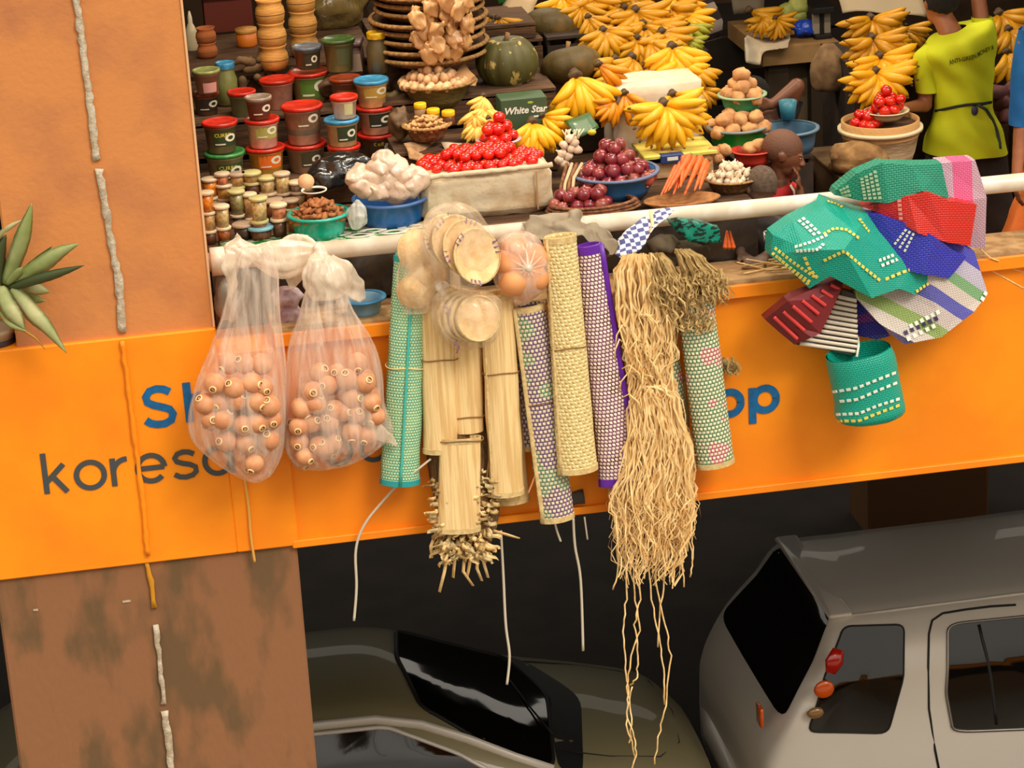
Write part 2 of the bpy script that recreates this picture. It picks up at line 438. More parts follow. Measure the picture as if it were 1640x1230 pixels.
m_int = mat('market_back_wall', (88, 66, 44), 0.95, c2=(66, 48, 32), n=3)
m_asph = mat('pale_street_concrete', (146, 138, 122), 0.95, c2=(126, 118, 104), n=8, b=(80, 0.4))
XR = 9.0
struct('ground_street', box((0, -6.2, ZG-0.06), (34, 14, 0.1)), m_asph)
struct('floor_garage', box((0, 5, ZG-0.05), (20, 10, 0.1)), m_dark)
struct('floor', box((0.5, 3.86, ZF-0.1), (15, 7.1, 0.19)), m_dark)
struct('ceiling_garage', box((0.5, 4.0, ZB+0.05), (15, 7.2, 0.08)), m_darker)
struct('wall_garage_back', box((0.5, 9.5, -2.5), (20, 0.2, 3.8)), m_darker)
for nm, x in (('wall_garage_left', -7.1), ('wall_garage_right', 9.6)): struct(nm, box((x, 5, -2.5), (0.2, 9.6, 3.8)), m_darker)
struct('wall_back', box((0.5, 6.4, 1.2), (15, 0.2, 3.4)), m_int)
for nm, x in (('wall_left', -4.6), ('wall_right', 7.2)): struct(nm, box((x, 3.3, 1.2), (0.2, 6.2, 3.4)), m_int)
struct('ceiling', box((0.5, 3.3, 2.75), (15, 6.6, 0.14)), mat('ceiling_paint', (150, 132, 104), 0.9))
struct('garage_pillar', box((4.2, 7.2, -2.4), (0.95, 0.5, 3.5), bev=0.02), mat('brown_column', (112, 74, 40), 0.9))
# parapet beam: orange face, soffit lip and dirty top ledge
pr = root('parapet_beam', (0.5, 0.14, ZB), None, None); pr['kind'] = 'structure'
part('face', box((2.95+1.0, 0.14, (ZL-0.012+ZB)/2), (9.9, 0.28, ZL-0.012-ZB), bev=0.006), m_or, pr, False)
part('lip', box((3.95, -0.012, 0.318), (9.9, 0.05, 0.062), bev=0.006), m_or, pr, False)
part('lower_lip', box((3.95, -0.008, ZB+0.022), (9.9, 0.03, 0.035), bev=0.004), m_or, pr, False)
lt = box((3.95, 0.128, ZL-0.002), (9.9, 0.31, 0.012)); part('ledge_top', crumple(lt, 0.002, 6, 1), m_dirt, pr, False)
# far left bay beyond the pillar
pl = root('parapet_beam', (-5, 0.14, ZB), None, None); pl['kind'] = 'structure'
part('face', box((-4.77, 0.2, -0.15), (5.0, 0.28, 0.94), bev=0.006), m_or, pl, False)
part('lip', box((-4.62, 0.02, 0.318), (5.0, 0.05, 0.07), bev=0.006), m_or, pl, False)
part('ledge_top', box((-4.77, 0.18, 0.33), (5.0, 0.3, 0.02)), m_dirt, pl, False)
XU0, XU1, XP0, XP1 = -2.056, -1.24, -2.272, -0.98
pp = root('pillar', ((XP0+XP1)/2, 0.4, ZG), None, None); pp['kind'] = 'structure'
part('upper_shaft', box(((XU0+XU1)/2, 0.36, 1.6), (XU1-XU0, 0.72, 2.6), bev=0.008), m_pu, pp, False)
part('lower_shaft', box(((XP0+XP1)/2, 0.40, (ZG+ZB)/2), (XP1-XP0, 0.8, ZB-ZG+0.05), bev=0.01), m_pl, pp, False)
part('painted_band', box(((XP0+XU1)/2, 0.385, (0.398-0.625)/2), (XU1-XP0+0.004, 0.81, 0.398+0.625), bev=0.006), m_or, pp, False)
part('painted_band', box(((XU1+XP1)/2+0.003, 0.385, (0.285-0.625)/2), (XP1-XU1+0.008, 0.81, 0.285+0.625), bev=0.006), m_or, pp, False)
def seam_strip(pxs, w, seed, y=-0.004, th=0.008):
    rr = random.Random(seed); pts = []; ws = []
    for a, b_ in zip(pxs[:-1], pxs[1:]):
        n = max(2, int(abs(b_[1]-a[1])/9))
        for i in range(n):
            t = i/n; q = P(a[0]+(b_[0]-a[0])*t, a[1]+(b_[1]-a[1])*t, y); q.x += rr.uniform(-0.003, 0.003); pts.append(q); ws.append(w*rr.uniform(0.7, 1.2))
    return ribbon(pts, ws, th=th)
part('caulk_seam', seam_strip([(118, -30), (135, 90), (156, 265)], 0.03, 1), m_seam, pp)
part('caulk_seam', seam_strip([(158, 270), (172, 350), (190, 450), (197, 541)], 0.031, 2), m_seam, pp)
part('painted_seam', seam_strip([(196, 545), (205, 620), (226, 780), (238, 898)], 0.02, 3, y=-0.022, th=0.012), m_or, pp)
part('paint_drip', seam_strip([(234, 896), (240, 920), (246, 960), (250, 985)], 0.022, 4), mat('old_yellow_paint', (206, 140, 20), 0.6), pp)
part('caulk_seam', seam_strip([(249, 1000), (258, 1080), (264, 1136)], 0.022, 5), m_seam, pp)
part('caulk_seam', seam_strip([(263, 1138), (270, 1180), (276, 1260)], 0.03, 6), m_seam, pp)
part('edge_highlight', box((XU1-0.003, -0.003, 1.6), (0.009, 0.008, 2.4)), mat('edge_highlight_tone', (222, 176, 128), 0.7), pp, False)  # pale strip paints the highlight along the shaft's right edge
for (x, y_, w_) in ((203, 963, .035), (57, 977, .02), (30, 600, .0),): 
    if w_: part('paint_chip', box(P(x, y_, -0.002), (w_, 0.004, 0.008)), m_seam, pp, False)
# the building across the street, reflected in the car windows
ob = root('facing_building', (0, -12.2, ZG), None, None); ob['kind'] = 'structure'
part('facade', box((0, -12.4, -1.75), (34, 0.4, 4.7)), mat('facing_facade', (150, 112, 78), 0.9, c2=(120, 92, 66), n=1), ob, False)
part('painted_beam', box((0, -12.15, -0.2), (34, 0.1, 1.0)), m_or, ob, False)
for k in range(9): part('opening', box((-14+3.6*k, -12.17, -2.2), (2.6, 0.06, 2.2)), m_darker, ob, False)
# rail
rail = root('rail', (0.8, 0.1, 0.66), 'long white painted rail running above the orange ledge', 'rail')
m_rail = mat('white_rail_paint', (238, 226, 206), 0.35, c2=(222, 204, 178), n=9, coat=0.2)
ra = P(353, 418, 0.1); rb = P(1640, 291, 0.1); rd = (rb-ra).normalized()
part('tube', tube([Vector((XU1, ra.y, ra.z)), rb+rd*3.5], 0.041, 8, flat=0.95), m_rail, rail)
for px in (724, 1395, 1800):
    q = P(px, 360, 0.1); part('post', tube([(q.x, 0.12, ZL), (q.x, 0.11, 0.64)], 0.022, 10), m_rail, rail)
part('collar', tube([ra+Vector((-0.04, 0, 0)), ra+Vector((0.02, 0, 0))], 0.062, 12), m_rail, rail)
# ---------------------------------------------------------------- painted letters (round geometric strokes)
m_blue = mat('sign_blue_paint', (0, 102, 160), 0.5, c2=(10, 90, 140), n=30)
m_navy = mat('sign_grey_blue_paint', (62, 74, 84), 0.5, c2=(74, 72, 66), n=30)
def arc(cx, cy, rx, ry, a0, a1, n=22): return [(cx+rx*math.cos(math.radians(a0+(a1-a0)*i/n)), cy+ry*math.sin(math.radians(a0+(a1-a0)*i/n))) for i in range(n+1)]
GL = {'k': ([[(0, 0), (0, 1.42)], [(0.62, 0.98), (0.02, 0.40)], [(0.24, 0.58), (0.66, 0)]], 0.80),
      'o': ([arc(0.5, 0.49, 0.45, 0.45, 0, 360, 32)], 1.10),
      'r': ([[(0, 0), (0, 0.98)], arc(0.46, 0.45, 0.46, 0.47, 172, 88, 10)], 0.58),
      'e': ([[(0.06, 0.50), (0.93, 0.50)], arc(0.5, 0.49, 0.44, 0.45, 2, 318, 28)], 1.06),
      's': ([[(0.72, 0.82), (0.55, 0.91), (0.36, 0.93), (0.18, 0.88), (0.08, 0.74), (0.14, 0.61), (0.34, 0.53), (0.56, 0.47), (0.73, 0.37), (0.74, 0.20), (0.62, 0.09), (0.40, 0.04), (0.2, 0.07), (0.03, 0.17)]], 0.86),
      'a': ([arc(0.46, 0.49, 0.42, 0.45, 0, 360, 28), [(0.92, 0), (0.92, 0.98)]], 1.12),
      'S': ([[(0.92, 1.18), (0.72, 1.30), (0.48, 1.34), (0.24, 1.28), (0.10, 1.08), (0.14, 0.88), (0.34, 0.76), (0.62, 0.66), (0.86, 0.56), (0.96, 0.38), (0.88, 0.16), (0.64, 0.05), (0.40, 0.05), (0.18, 0.11), (0.02, 0.24)]], 1.16),
      'h': ([[(0, 0), (0, 1.45)], arc(0.40, 0.52, 0.40, 0.42, 180, 0, 14)+[(0.80, 0)]], 1.0),
      'p': ([[(0, -0.42), (0, 0.98)], arc(0.48, 0.49, 0.42, 0.43, 0, 360, 28)], 1.18)}
def sign(word, px, py, xh_px, w, mt, label, y, gap=0.15):
    """word painted on the beam; baseline start pixel and x-height in pixels"""
    o = P(px, py, y); k = xh_px*MPP(o)/0.96; r_ = root('painted_lettering', o, label, 'lettering'); x = 0
    for ch in word:
        st, adv = GL[ch]; b = MB()
        for li, ln in enumerate(st):
            pts = [o+Vector((x+a*k, -0.0004*li, c*k)) for a, c in ln]; b.join(ribbon(pts, w*k, th=0.0012))
        part('letter', b, mt, r_, False); x += (adv+gap)*k
    return r_
yb = -0.0225
sign('koresa', 76, 791, 47, 0.18, m_navy, 'dark grey-blue painted word koresa low on the orange beam', yb)
sign('oo', 522, 747, 42, 0.18, m_navy, 'bottoms of dark painted letters showing under the second bag', -0.0035, 0.2)
sign('Sh', 234, 684, 45, 0.27, m_blue, 'bold blue painted letters S and h beside the first bag of fruit', yb, 0.34)
sign('pp', 1149, 668, 42, 0.28, m_blue, 'bold blue painted letters p p right of the patterned mat roll', -0.0035, 0.15)
# ---------------------------------------------------------------- cars
m_silver = mat('silver_car_paint', (222, 214, 200), 0.42, met=0.1, coat=0.3)
m_dkcar = mat('grey_green_car_paint', (138, 128, 92), 0.5, met=0.1, coat=0.25)
m_glass = mat('dark_car_glass', (12, 10, 7), 0.06, spec=0.5, coat=0.25)
m_rub = mat('black_rubber', (16, 14, 12), 0.6)
m_red = mat('red_lens', (190, 26, 8), 0.2, coat=1); m_amb = mat('amber_lens', (228, 92, 12), 0.2, coat=1); m_clr = mat('clear_lens', (150, 110, 60), 0.2, coat=1)
m_rim = mat('wheel_alloy', (150, 146, 138), 0.35, met=0.8)
def crv(vals, t):
    n = len(vals)-1; i = min(int(t*n), n-1); f = t*n-i; g = lambda k: vals[max(0, min(n, k))]
    p0, p1, p2, p3 = g(i-1), g(i), g(i+1), g(i+2)
    return [0.5*(2*b_+(c-a)*f+(2*a-5*b_+4*c-d)*f*f+(3*b_-a-3*c+d)*f**3) for a, b_, c, d in zip(p0, p1, p2, p3)]
def car_body(yc, st, ns=60):
    """st: stations (x, z sill, hw sill, z belt, hw belt, z shoulder, hw shoulder, z top edge, hw top, z crown)"""
    rings = []
    for i in range(ns+1):
        x, zs, hs, zb, hb, zh, hh, zt, ht, zc = crv(st, i/ns)
        half = [(0, zs), (-hs*0.7, zs), (-hs, zs+0.05), (-hb, (zs+zb)/2), (-hb, zb), (-hh, zh), (-ht, zt), (-ht*0.75, zt+(zc-zt)*0.6), (-ht*0.35, zt+(zc-zt)*0.92), (0, zc)]
        ring = half + [(-a, b_) for a, b_ in half[-2:0:-1]]
        rings.append([Vector((x, yc+a, b_)) for a, b_ in ring])
    return loft(rings, caps=True)
def patch(bvh, outline, dirv, off=0.005, rings=5):
    """panel following the car body under an outline of 3D points, projected along dirv"""
    c = sum(outline, Vector())/len(outline); vs = []; d = Vector(dirv).normalized(); n = len(outline)
    for k in range(rings+1):
        t = 1-k/rings
        for o in (outline if k < rings else [c]):
            p = c+(o-c)*t; h = bvh.ray_cast(p-d*1.2, d)
            vs.append((h[0]-d*off) if h[0] is not None else p)
    fs = []
    for k in range(rings-1):
        for i in range(n): fs.append((k*n+i, k*n+(i+1) % n, (k+1)*n+(i+1) % n, (k+1)*n+i))
    for i in range(n): fs.append(((rings-1)*n+i, (rings-1)*n+(i+1) % n, rings*n))
    b = MB(); b.add(vs, fs); return b, vs[:n]
def rnd(poly, r=0.18, n=4):
    """round the corners of a polygon"""
    out = []; N_ = len(poly); poly = [Vector(p) for p in poly]
    for i in range(N_):
        a, c, d = poly[i-1], poly[i], poly[(i+1) % N_]; p0 = c+(a-c)*r; p2 = c+(d-c)*r
        for k in range(n+1):
            t = k/n; out.append(p0*(1-t)**2+c*2*t*(1-t)+p2*t*t)
        m_ = 5
        e = d+(c-d)*r
        for k in range(1, m_): out.append(p2+(e-p2)*k/m_)
    return out
def wheel(par, x, y, r, sy):
    t_ = tube([(x, y-0.1, ZG+r), (x, y+0.1, ZG+r)], r, 28); w_ = part('wheel', t_, m_rub, par)
    part('rim', lathe([(r*0.1, 0), (r*0.6, 0.01), (r*0.66, 0.03), (r*0.66, 0)], 20, M=Matrix.Translation((x, y+sy*0.103, ZG+r)) @ Matrix.Rotation(PI/2*(1 if sy < 0 else -1), 4, 'X')), m_rim, w_)
# SUV, rear towards the left
suv = root('parked_suv', (3.9, 2.95, ZG), 'silver estate car parked in the garage at right, wraparound rear glass', 'car')
yc = 2.95
S = [(1.62, -3.85, .70, -3.55, .72, -3.4, .70, -3.36, .66, -3.34), (1.66, -3.88, .76, -3.40, .80, -3.28, .78, -3.2, .72, -3.16), (1.80, -3.88, .78, -3.2, .81, -3.02, .79, -2.96, .74, -2.93),
     (1.98, -3.88, .79, -3.2, .82, -2.86, .75, -2.72, .68, -2.68), (2.13, -3.88, .79, -3.2, .82, -2.80, .74, -2.52, .62, -2.455), (2.5, -3.88, .8, -3.2, .83, -2.80, .745, -2.50, .61, -2.44),
     (3.2, -3.88, .8, -3.2, .83, -2.80, .745, -2.50, .61, -2.43), (3.9, -3.88, .8, -3.2, .83, -2.80, .745, -2.50, .61, -2.44), (4.5, -3.88, .8, -3.2, .83, -2.85, .74, -2.58, .60, -2.52),
     (5.0, -3.88, .8, -3.22, .83, -3.05, .78, -3.0, .66, -2.94), (5.7, -3.86, .78, -3.3, .8, -3.2, .76, -3.15, .6, -3.1), (6.1, -3.8, .66, -3.5, .7, -3.42, .64, -3.38, .5, -3.35)]
bd = car_body(yc, S, 70); bv = BVHTree.FromPolygons([tuple(v) for v in bd.v], bd.f)
part('body', bd, m_silver, suv)
def side_pts(pxs, y): return [P(a, b_, y) for a, b_ in pxs]
def car_panel(par, name, outl, d, mt, rim=None, rw=0.006, off=0.006, rr=0.18):
    pb, ed = patch(bv, rnd(outl, rr), d, off); o = part(name, pb, mt, par)
    if rim: part(rim[0], tube(ed+[ed[0], ed[1]], rw, 5, caps=False), rim[1], o)
    return o
qw = car_panel(suv, 'quarter_window', side_pts([(1358, 1012), (1454, 1008), (1442, 1080), (1412, 1160), (1286, 1160), (1320, 1080)], 2.25), (0, 1, 0), m_glass, ('window_seal', m_rub), rr=0.14)
part('tail_light', tube([P(1343, 1040, 2.17), P(1336, 1060, 2.16), P(1330, 1078, 2.15)], [0.035, 0.055, 0.03], 10, flat=0.35), m_red, suv, label='red tail light lens')
part('tail_light', ellipsoid(P(1320, 1104, 2.14), (0.06, 0.02, 0.055)), m_amb, suv, label='amber lens')
part('tail_light', ellipsoid(P(1306, 1142, 2.13), (0.05, 0.02, 0.035)), m_clr, suv, label='clear lens')
dw = car_panel(suv, 'door_window', side_pts([(1523, 1006), (1720, 985), (1800, 1060), (1800, 1142), (1515, 1156), (1508, 1100)], 2.25), (0, 1, 0), m_glass, ('window_seal', m_rim), 0.009, rr=0.12)
part('window_divider', tube([q for q in [bv.ray_cast(p-Vector((0, 1, 0)), Vector((0, 1, 0)))[0] for p in side_pts([(1572, 1006), (1574, 1025), (1577, 1045), (1579, 1065), (1581, 1085), (1582, 1105), (1583, 1125), (1584, 1145)], 2.25)] if q], 0.013, 6), m_rub, dw)
dl = [bv.ray_cast(p-Vector((0, 1, 0)), Vector((0, 1, 0)))[0] for p in side_pts([(1640, 984), (1600, 987), (1560, 992), (1522, 998), (1504, 1008), (1496, 1026), (1488, 1070), (1484, 1130), (1490, 1190), (1500, 1240)], 2.2)]
part('door_gap', tube([p+Vector((0, -0.002, 0)) for p in dl if p], 0.007, 5), m_rub, suv)
gut = [bv.ray_cast(p+Vector((0, 0, 1)), Vector((0, 0, -1)))[0] for p in [Vector((x, 2.40, -2.3)) for x in (2.2, 2.6, 3.0, 3.4, 3.8, 4.2)]]
part('roof_gutter', tube([p for p in gut if p], 0.010, 6), m_silver, suv)
rg = rnd([Vector((2.13, 2.42, -2.5)), Vector((2.13, 3.48, -2.5)), Vector((1.80, 3.66, -3.02)), Vector((1.80, 2.23, -3.02))], 0.12)
pb, ed = patch(bv, rg, (0.75, 0, -0.45), 0.006, 6); part('rear_window', pb, m_glass, suv)
part('roof_spoiler', box((2.15, yc, -2.47), (0.14, 1.15, 0.03), bev=0.01), m_silver, suv)
part('reflector', box(P(1217, 1145, 2.3), (0.02, 0.1, 0.12), bev=0.004), m_amb, suv, label='amber side marker on the rear corner')
part('bumper', tube([(1.95, 2.08, -3.62), (1.68, 2.2, -3.62), (1.63, 2.6, -3.62), (1.63, 3.3, -3.62), (1.70, 3.7, -3.62), (1.95, 3.82, -3.62)], 0.08, 10), m_silver, suv)
for wx in (2.55, 5.25):
    wheel(suv, wx, 2.20, 0.33, -1); wheel(suv, wx, 3.70, 0.33, 1)
# dark hatchback, front to the right
sed = root('parked_hatchback', (-0.6, 3.0, ZG), 'dark grey-green car parked behind the pillar, silver window frame', 'car')
yc = 3.0
S = [(-2.9, -3.8, .6, -3.5, .66, -3.3, .62, -3.25, .5, -3.2), (-2.6, -3.86, .72, -3.25, .78, -3.1, .72, -3.0, .6, -2.95), (-2.0, -3.88, .76, -3.2, .81, -2.95, .70, -2.76, .57, -2.69), (-1.4, -3.88, .77, -3.2, .81, -2.93, .70, -2.72, .56, -2.64),
     (-0.8, -3.88, .77, -3.2, .81, -2.93, .70, -2.72, .555, -2.64), (-0.35, -3.88, .77, -3.2, .81, -2.95, .70, -2.75, .56, -2.67), (0.1, -3.88, .77, -3.2, .81, -3.03, .74, -2.95, .62, -2.86),
     (0.5, -3.88, .77, -3.24, .81, -3.15, .76, -3.12, .66, -3.04), (0.9, -3.86, .76, -3.3, .80, -3.24, .74, -3.20, .62, -3.12), (1.25, -3.84, .72, -3.4, .76, -3.34, .70, -3.30, .56, -3.22), (1.43, -3.8, .6, -3.52, .66, -3.48, .58, -3.45, .46, -3.40)]
bd = car_body(yc, S, 70); bv = BVHTree.FromPolygons([tuple(v) for v in bd.v], bd.f)
part('body', bd, m_dkcar, sed)
ws = rnd([Vector((-0.24, 2.5, -2.7)), Vector((-0.30, 3.0, -2.65)), Vector((-0.24, 3.5, -2.7)), Vector((0.40, 3.6, -3.05)), Vector((0.56, 3.0, -3.05)), Vector((0.46, 2.26, -3.05)), Vector((0.1, 2.34, -2.9))], 0.14)
pb, ed = patch(bv, ws, (0, 0, -1), 0.006, 7); wso = part('windscreen', pb, m_glass, sed); part('window_seal', tube(ed+[ed[0]], 0.012, 6, caps=False), m_rub, wso)
cw = rnd([Vector((0.48, 2.28, -3)), Vector((0.57, 3.0, -3)), Vector((0.42, 3.62, -3)), Vector((0.48, 3.66, -3)), Vector((0.76, 3.0, -3)), Vector((0.62, 2.24, -3))], 0.2)
pb, ed = patch(bv, cw, (0, 0, -1), 0.005, 5); part('cowl_vent', pb, m_rub, sed)
car_panel(sed, 'door_window', [Vector((-1.9, 2.2, -2.85)), Vector((-1.2, 2.2, -2.78)), Vector((-0.45, 2.2, -2.80)), Vector((-0.05, 2.2, -2.98)), Vector((0.2, 2.2, -3.14)), Vector((-1.9, 2.2, -3.14))], (0, 1, 0), m_glass, ('chrome_frame', m_silver), 0.014, rr=0.1)
fr = [bv.ray_cast(Vector((x, y_, -2.0)), Vector((0, 0, -1)))[0] for x, y_ in ((-1.8, 2.42), (-1.2, 2.42), (-0.8, 2.42), (-0.5, 2.42), (-0.25, 2.40), (0.0, 2.36), (0.25, 2.30), (0.45, 2.26))]
part('roof_rail', tube([p for p in fr if p], 0.030, 8, flat=0.7), m_silver, sed)
part('wiper', tube([(0.5, 2.5, -3.04), (0.42, 2.8, -3.0), (0.36, 3.1, -2.97)], 0.006, 5), m_rub, sed)
part('bonnet_gap', tube([p+Vector((0, 0, 0.001)) for p in [bv.ray_cast(Vector((x, y_, -2.5)), Vector((0, 0, -1)))[0] for x, y_ in ((0.5, 3.58), (0.8, 3.60), (1.1, 3.56), (1.25, 3.4), (1.3, 3.0), (1.25, 2.6), (1.1, 2.44), (0.8, 2.40), (0.5, 2.42))] if p], 0.004, 5), m_rub, sed)
for wx in (-2.1, 0.85):
    wheel(sed, wx, 2.28, 0.30, -1); wheel(sed, wx, 3.72, 0.30, 1)
# ---------------------------------------------------------------- stall furniture
m_wood = mat('rough_stall_wood', (98, 66, 38), 0.85, c2=(66, 44, 26), n=6, b=(30, 0.4), aniso=(1, 8, 8))
m_blk = mat('black_plastic_sheet', (34, 29, 26), 0.3, c2=(60, 52, 46), n=6, b=(14, 0.9), spec=0.6)
m_dcl = mat('dark_brown_cloth', (58, 42, 30), 0.9, c2=(40, 30, 22), n=9)
def xat(px, y, z=0.7): return P(px, 300, y).x
def crate(name, x0, x1, y0, y1, z0, z1, label, slats=3, mt=None, cat='crate'):
    """slatted crate or step; board parts"""
    r_ = root(name, ((x0+x1)/2, (y0+y1)/2, z0), label, cat); mt = mt or m_wood
    h = (z1-z0-0.014)/slats
    part('top_board', box(((x0+x1)/2, (y0+y1)/2, z1-0.007), (x1-x0, y1-y0, 0.014)), mt, r_, False)
    for k in range(slats):
        part('slat', box(((x0+x1)/2, y0+0.008, z0+h*(k+0.5)), (x1-x0-0.004, 0.014, h*0.84)), mt, r_, False)
    for x in (x0+0.012, x1-0.012): part('side_board', box((x, (y0+y1)/2+0.01, (z0+z1)/2-0.01), (0.016, y1-y0-0.03, z1-z0-0.02)), mt, r_, False)
    return r_
tb = root('stall_table', (0, 0.9, ZF), 'long wooden market table behind the white rail carrying the left stall', 'table')
part('tabletop', box((-0.02, 0.995, 0.585), (2.40, 1.33, 0.028)), m_wood, tb, False)
for x in (-1.15, 0.0, 1.1):
    for y in (0.42, 1.58): part('leg', box((x, y, (0.57+ZF)/2), (0.06, 0.06, 0.57-ZF)), m_wood, tb, False)
sk = MB(); nx = 60
for j in range(9):
    for i in range(nx+1):
        x = -1.22+2.40*i/nx; z = 0.592-0.95*j/8
        sk.v.append(Vector((x, 0.305+0.02*noise.noise(Vector((x*6, z*4, 0)))+0.015*noise.noise(Vector((x*19, z*9, 3))), z)))
for j in range(8):
    for i in range(nx): sk.f.append([j*(nx+1)+i, (j+1)*(nx+1)+i, (j+1)*(nx+1)+i+1, j*(nx+1)+i+1]); sk.uv.append([(0, 0)]*4); sk.m.append(0)
part('plastic_skirt', sk, m_blk, tb)
crate('display_step', -1.21, -0.36, 0.95, 1.30, 0.601, 0.72, 'low wooden step under the front row of tubs', 1, cat='shelf')
crate('display_step', -1.21, -0.42, 1.31, 1.655, 0.601, 0.95, 'middle wooden step under the back row of tubs', 2, cat='shelf')
crate('display_step', -1.30, -0.30, 1.67, 2.5, ZF, 1.10, 'tall wooden step at the back carrying wooden cups', 5, cat='shelf')
crate('display_step', -0.34, 0.10, 0.80, 1.14, 0.601, 0.85, 'wooden step carrying the peanut basket and pale bananas', 2, cat='shelf')
crate('display_step', -0.40, 0.46, 1.15, 1.655, 0.601, 1.0, 'wooden step carrying the egg basket and round pumpkin', 3, cat='shelf')
crate('display_step', -0.28, 0.50, 1.67, 2.5, ZF, 1.12, 'tall back step carrying the stacked winnowing baskets', 5, cat='shelf')
crate('banana_step', 0.48, 1.06, 1.42, 1.655, 0.601, 0.98, 'wooden step hidden under the banana heap', 3, m_dcl, 'shelf')
crate('banana_step', 0.52, 1.10, 1.67, 2.3, ZF, 1.12, 'taller wooden step behind the banana heap', 4, m_dcl, 'shelf')
# green printed strip along the table edge
m_gp = mat('green_printed_plastic', (30, 140, 50), 0.3, c2=(226, 222, 200), n=16, b=(20, 0.4), thr=(0.5, 0.54), aniso=(1.2, 3, 3))
gs = MB(); A, B = xat(345, .36), xat(690, .36)
pts_ = [Vector((A+(B-A)*i/40, 0.30, 0.606+0.006*noise.noise(Vector((i*.4, 0, 0))))) for i in range(41)]
gs = loft([[p+Vector((0, 0.0, -0.055)), p+Vector((0, -0.012, -0.05)), p+Vector((0, -0.010, 0.002)), p+Vector((0, 0.26, 0.003)), p+Vector((0, 0.26, -0.001)), p+Vector((0, 0.002, -0.004))] for p in pts_])
gso = solo('printed_plastic_strip', gs, m_gp, 'green and white printed plastic strip along the table edge above the rail', 'plastic sheet')
m_wp = mat('pale_print', (226, 220, 198), 0.5)
for i, px in enumerate((362, 530, 566, 588, 622, 655)):
    q = P(px, 300, 0.30); q.z = 0.598
    part('printed_motif', lathe([(0.02, 0), (0.045, 0), (0.045, 0.002), (0.02, 0.002), (0.02, 0)], 18, M=Matrix.Translation((q.x+.02, 0.40+.05*(i % 2), 0.612)) @ Matrix.Diagonal((1.5, 0.8, 1, 1))), m_wp, gso)
    part('printed_motif', lathe([(0.012, 0), (0.02, 0), (0.02, 0.002), (0.012, 0.002), (0.012, 0)], 14, M=Matrix.Translation((q.x, 0.292, 0.583)) @ Matrix.Rotation(PI/2, 4, 'X') @ Matrix.Diagonal((1.6, 0.8, 1, 1))), m_wp, gso)
# ---------------------------------------------------------------- bowls, tubs, jars
def bowl_mb(rt, rb, h, th=0.006, lip=0.012):
    return lathe([(0.001, 0), (rb, 0), (rb+(rt-rb)*0.45, h*0.35), (rt-0.004, h*0.93), (rt+lip, h*0.95), (rt+lip, h), (rt, h*1.01), (rt-th-0.004, h*0.92), (rb+(rt-rb)*0.45-th, h*0.38), (rb-th, th), (0.001, th)], 32)
def bowl(px, py, y, wpx, bpx, hpx, mt, label, cat='bowl', z=None, rim=None, name='plastic_bowl'):
    q = P(px, py, y) if z is None else G(px, py, z); k = MPP(q); rt = wpx*k/2; rb = bpx*k/2; h = hpx*k*1.0
    mb = bowl_mb(rt-0.010, rb, h); mb.v = [v+q for v in mb.v]
    o = solo(name, mb, mt, label, cat)
    if rim: part('rim', lathe([(rt-0.014, h*0.94), (rt+0.003, h*0.94), (rt+0.003, h*1.03), (rt-0.014, h*1.03)], 32, c=q), rim, o)
    return o, q, rt, h
ORD = ['first', 'second', 'third', 'fourth', 'fifth', 'sixth', 'seventh', 'eighth', 'ninth', 'tenth', 'eleventh', 'twelfth', 'thirteenth', 'fourteenth', 'fifteenth', 'sixteenth', 'seventeenth', 'eighteenth', 'nineteenth', 'twentieth', 'next', 'last']
def relabel(objs, base, n):
    """label loose repeats by row from the top and place from the left; objs: (px, py, object)"""
    s = sorted(objs, key=lambda t: t[1])
    for k in range(0, len(s), n):
        for i, t in enumerate(sorted(s[k:k+n], key=lambda t: t[0])): t[2]['label'] = '%s, %s row from top, %s from left' % (base, ORD[k//n], ORD[i])
def heap(pro, c, rx, ry, r, nlay, label, cat, group, sc=(0.9, 1.1), flatz=0.85, jit=0.25, taper=0.8, rotfree=True, seed=0, first=1.0):
    rr = random.Random(seed+5); found = []
    for k in range(nlay):
        s_ = first*(1-k*taper/nlay); off = (k % 2)*r; z = c.z+r*flatz+k*r*1.45
        nx_ = int(rx/(1.9*r))+2; ny_ = int(ry/(1.65*r))+2
        for j in range(-ny_, ny_+1):
            for i in range(-nx_, nx_+1):
                x = i*1.92*r+(j % 2)*0.96*r+off; y = j*1.66*r+off*0.6
                d = (x/(rx*s_+1e-6))**2+(y/(ry*s_+1e-6))**2
                if d > 1: continue
                s2 = 1-(k+2)*taper/nlay
                if k+2 < nlay and (x/(rx*s2+1e-6))**2+(y/(ry*s2+1e-6))**2 < 0.5: continue
                q = Vector((c.x+x+rr.uniform(-jit, jit)*r, c.y+y+rr.uniform(-jit, jit)*r, z+rr.uniform(-jit, jit)*r*0.5))
                rot = (rr.uniform(-.6, .6), rr.uniform(-.6, .6), rr.uniform(0, 6.28)) if rotfree else (rr.uniform(-.3, .3), rr.uniform(-.3, .3), rr.uniform(0, 6))
                pr_ = pro[rr.randrange(len(pro))] if isinstance(pro, list) else pro
                found.append((k, j, x, pr_.put(q, rot, rr.uniform(*sc), label, cat, group)))
    if cat in ('bark chip', 'nut'): return
    for k in range(nlay):
        rows = sorted({f[1] for f in found if f[0] == k})
        for ri, j in enumerate(rows):
            its = sorted([f for f in found if f[0] == k and f[1] == j], key=lambda f: f[2])
            for i, f in enumerate(its):
                lay = 'bottom' if k == 0 else ('top' if k == nlay-1 else ORD[k])
                f[3]['label'] = '%s, %s layer, %s row from front, %s from left' % (label, lay, ORD[min(ri, 21)], ORD[min(i, 21)])
m_body = {}
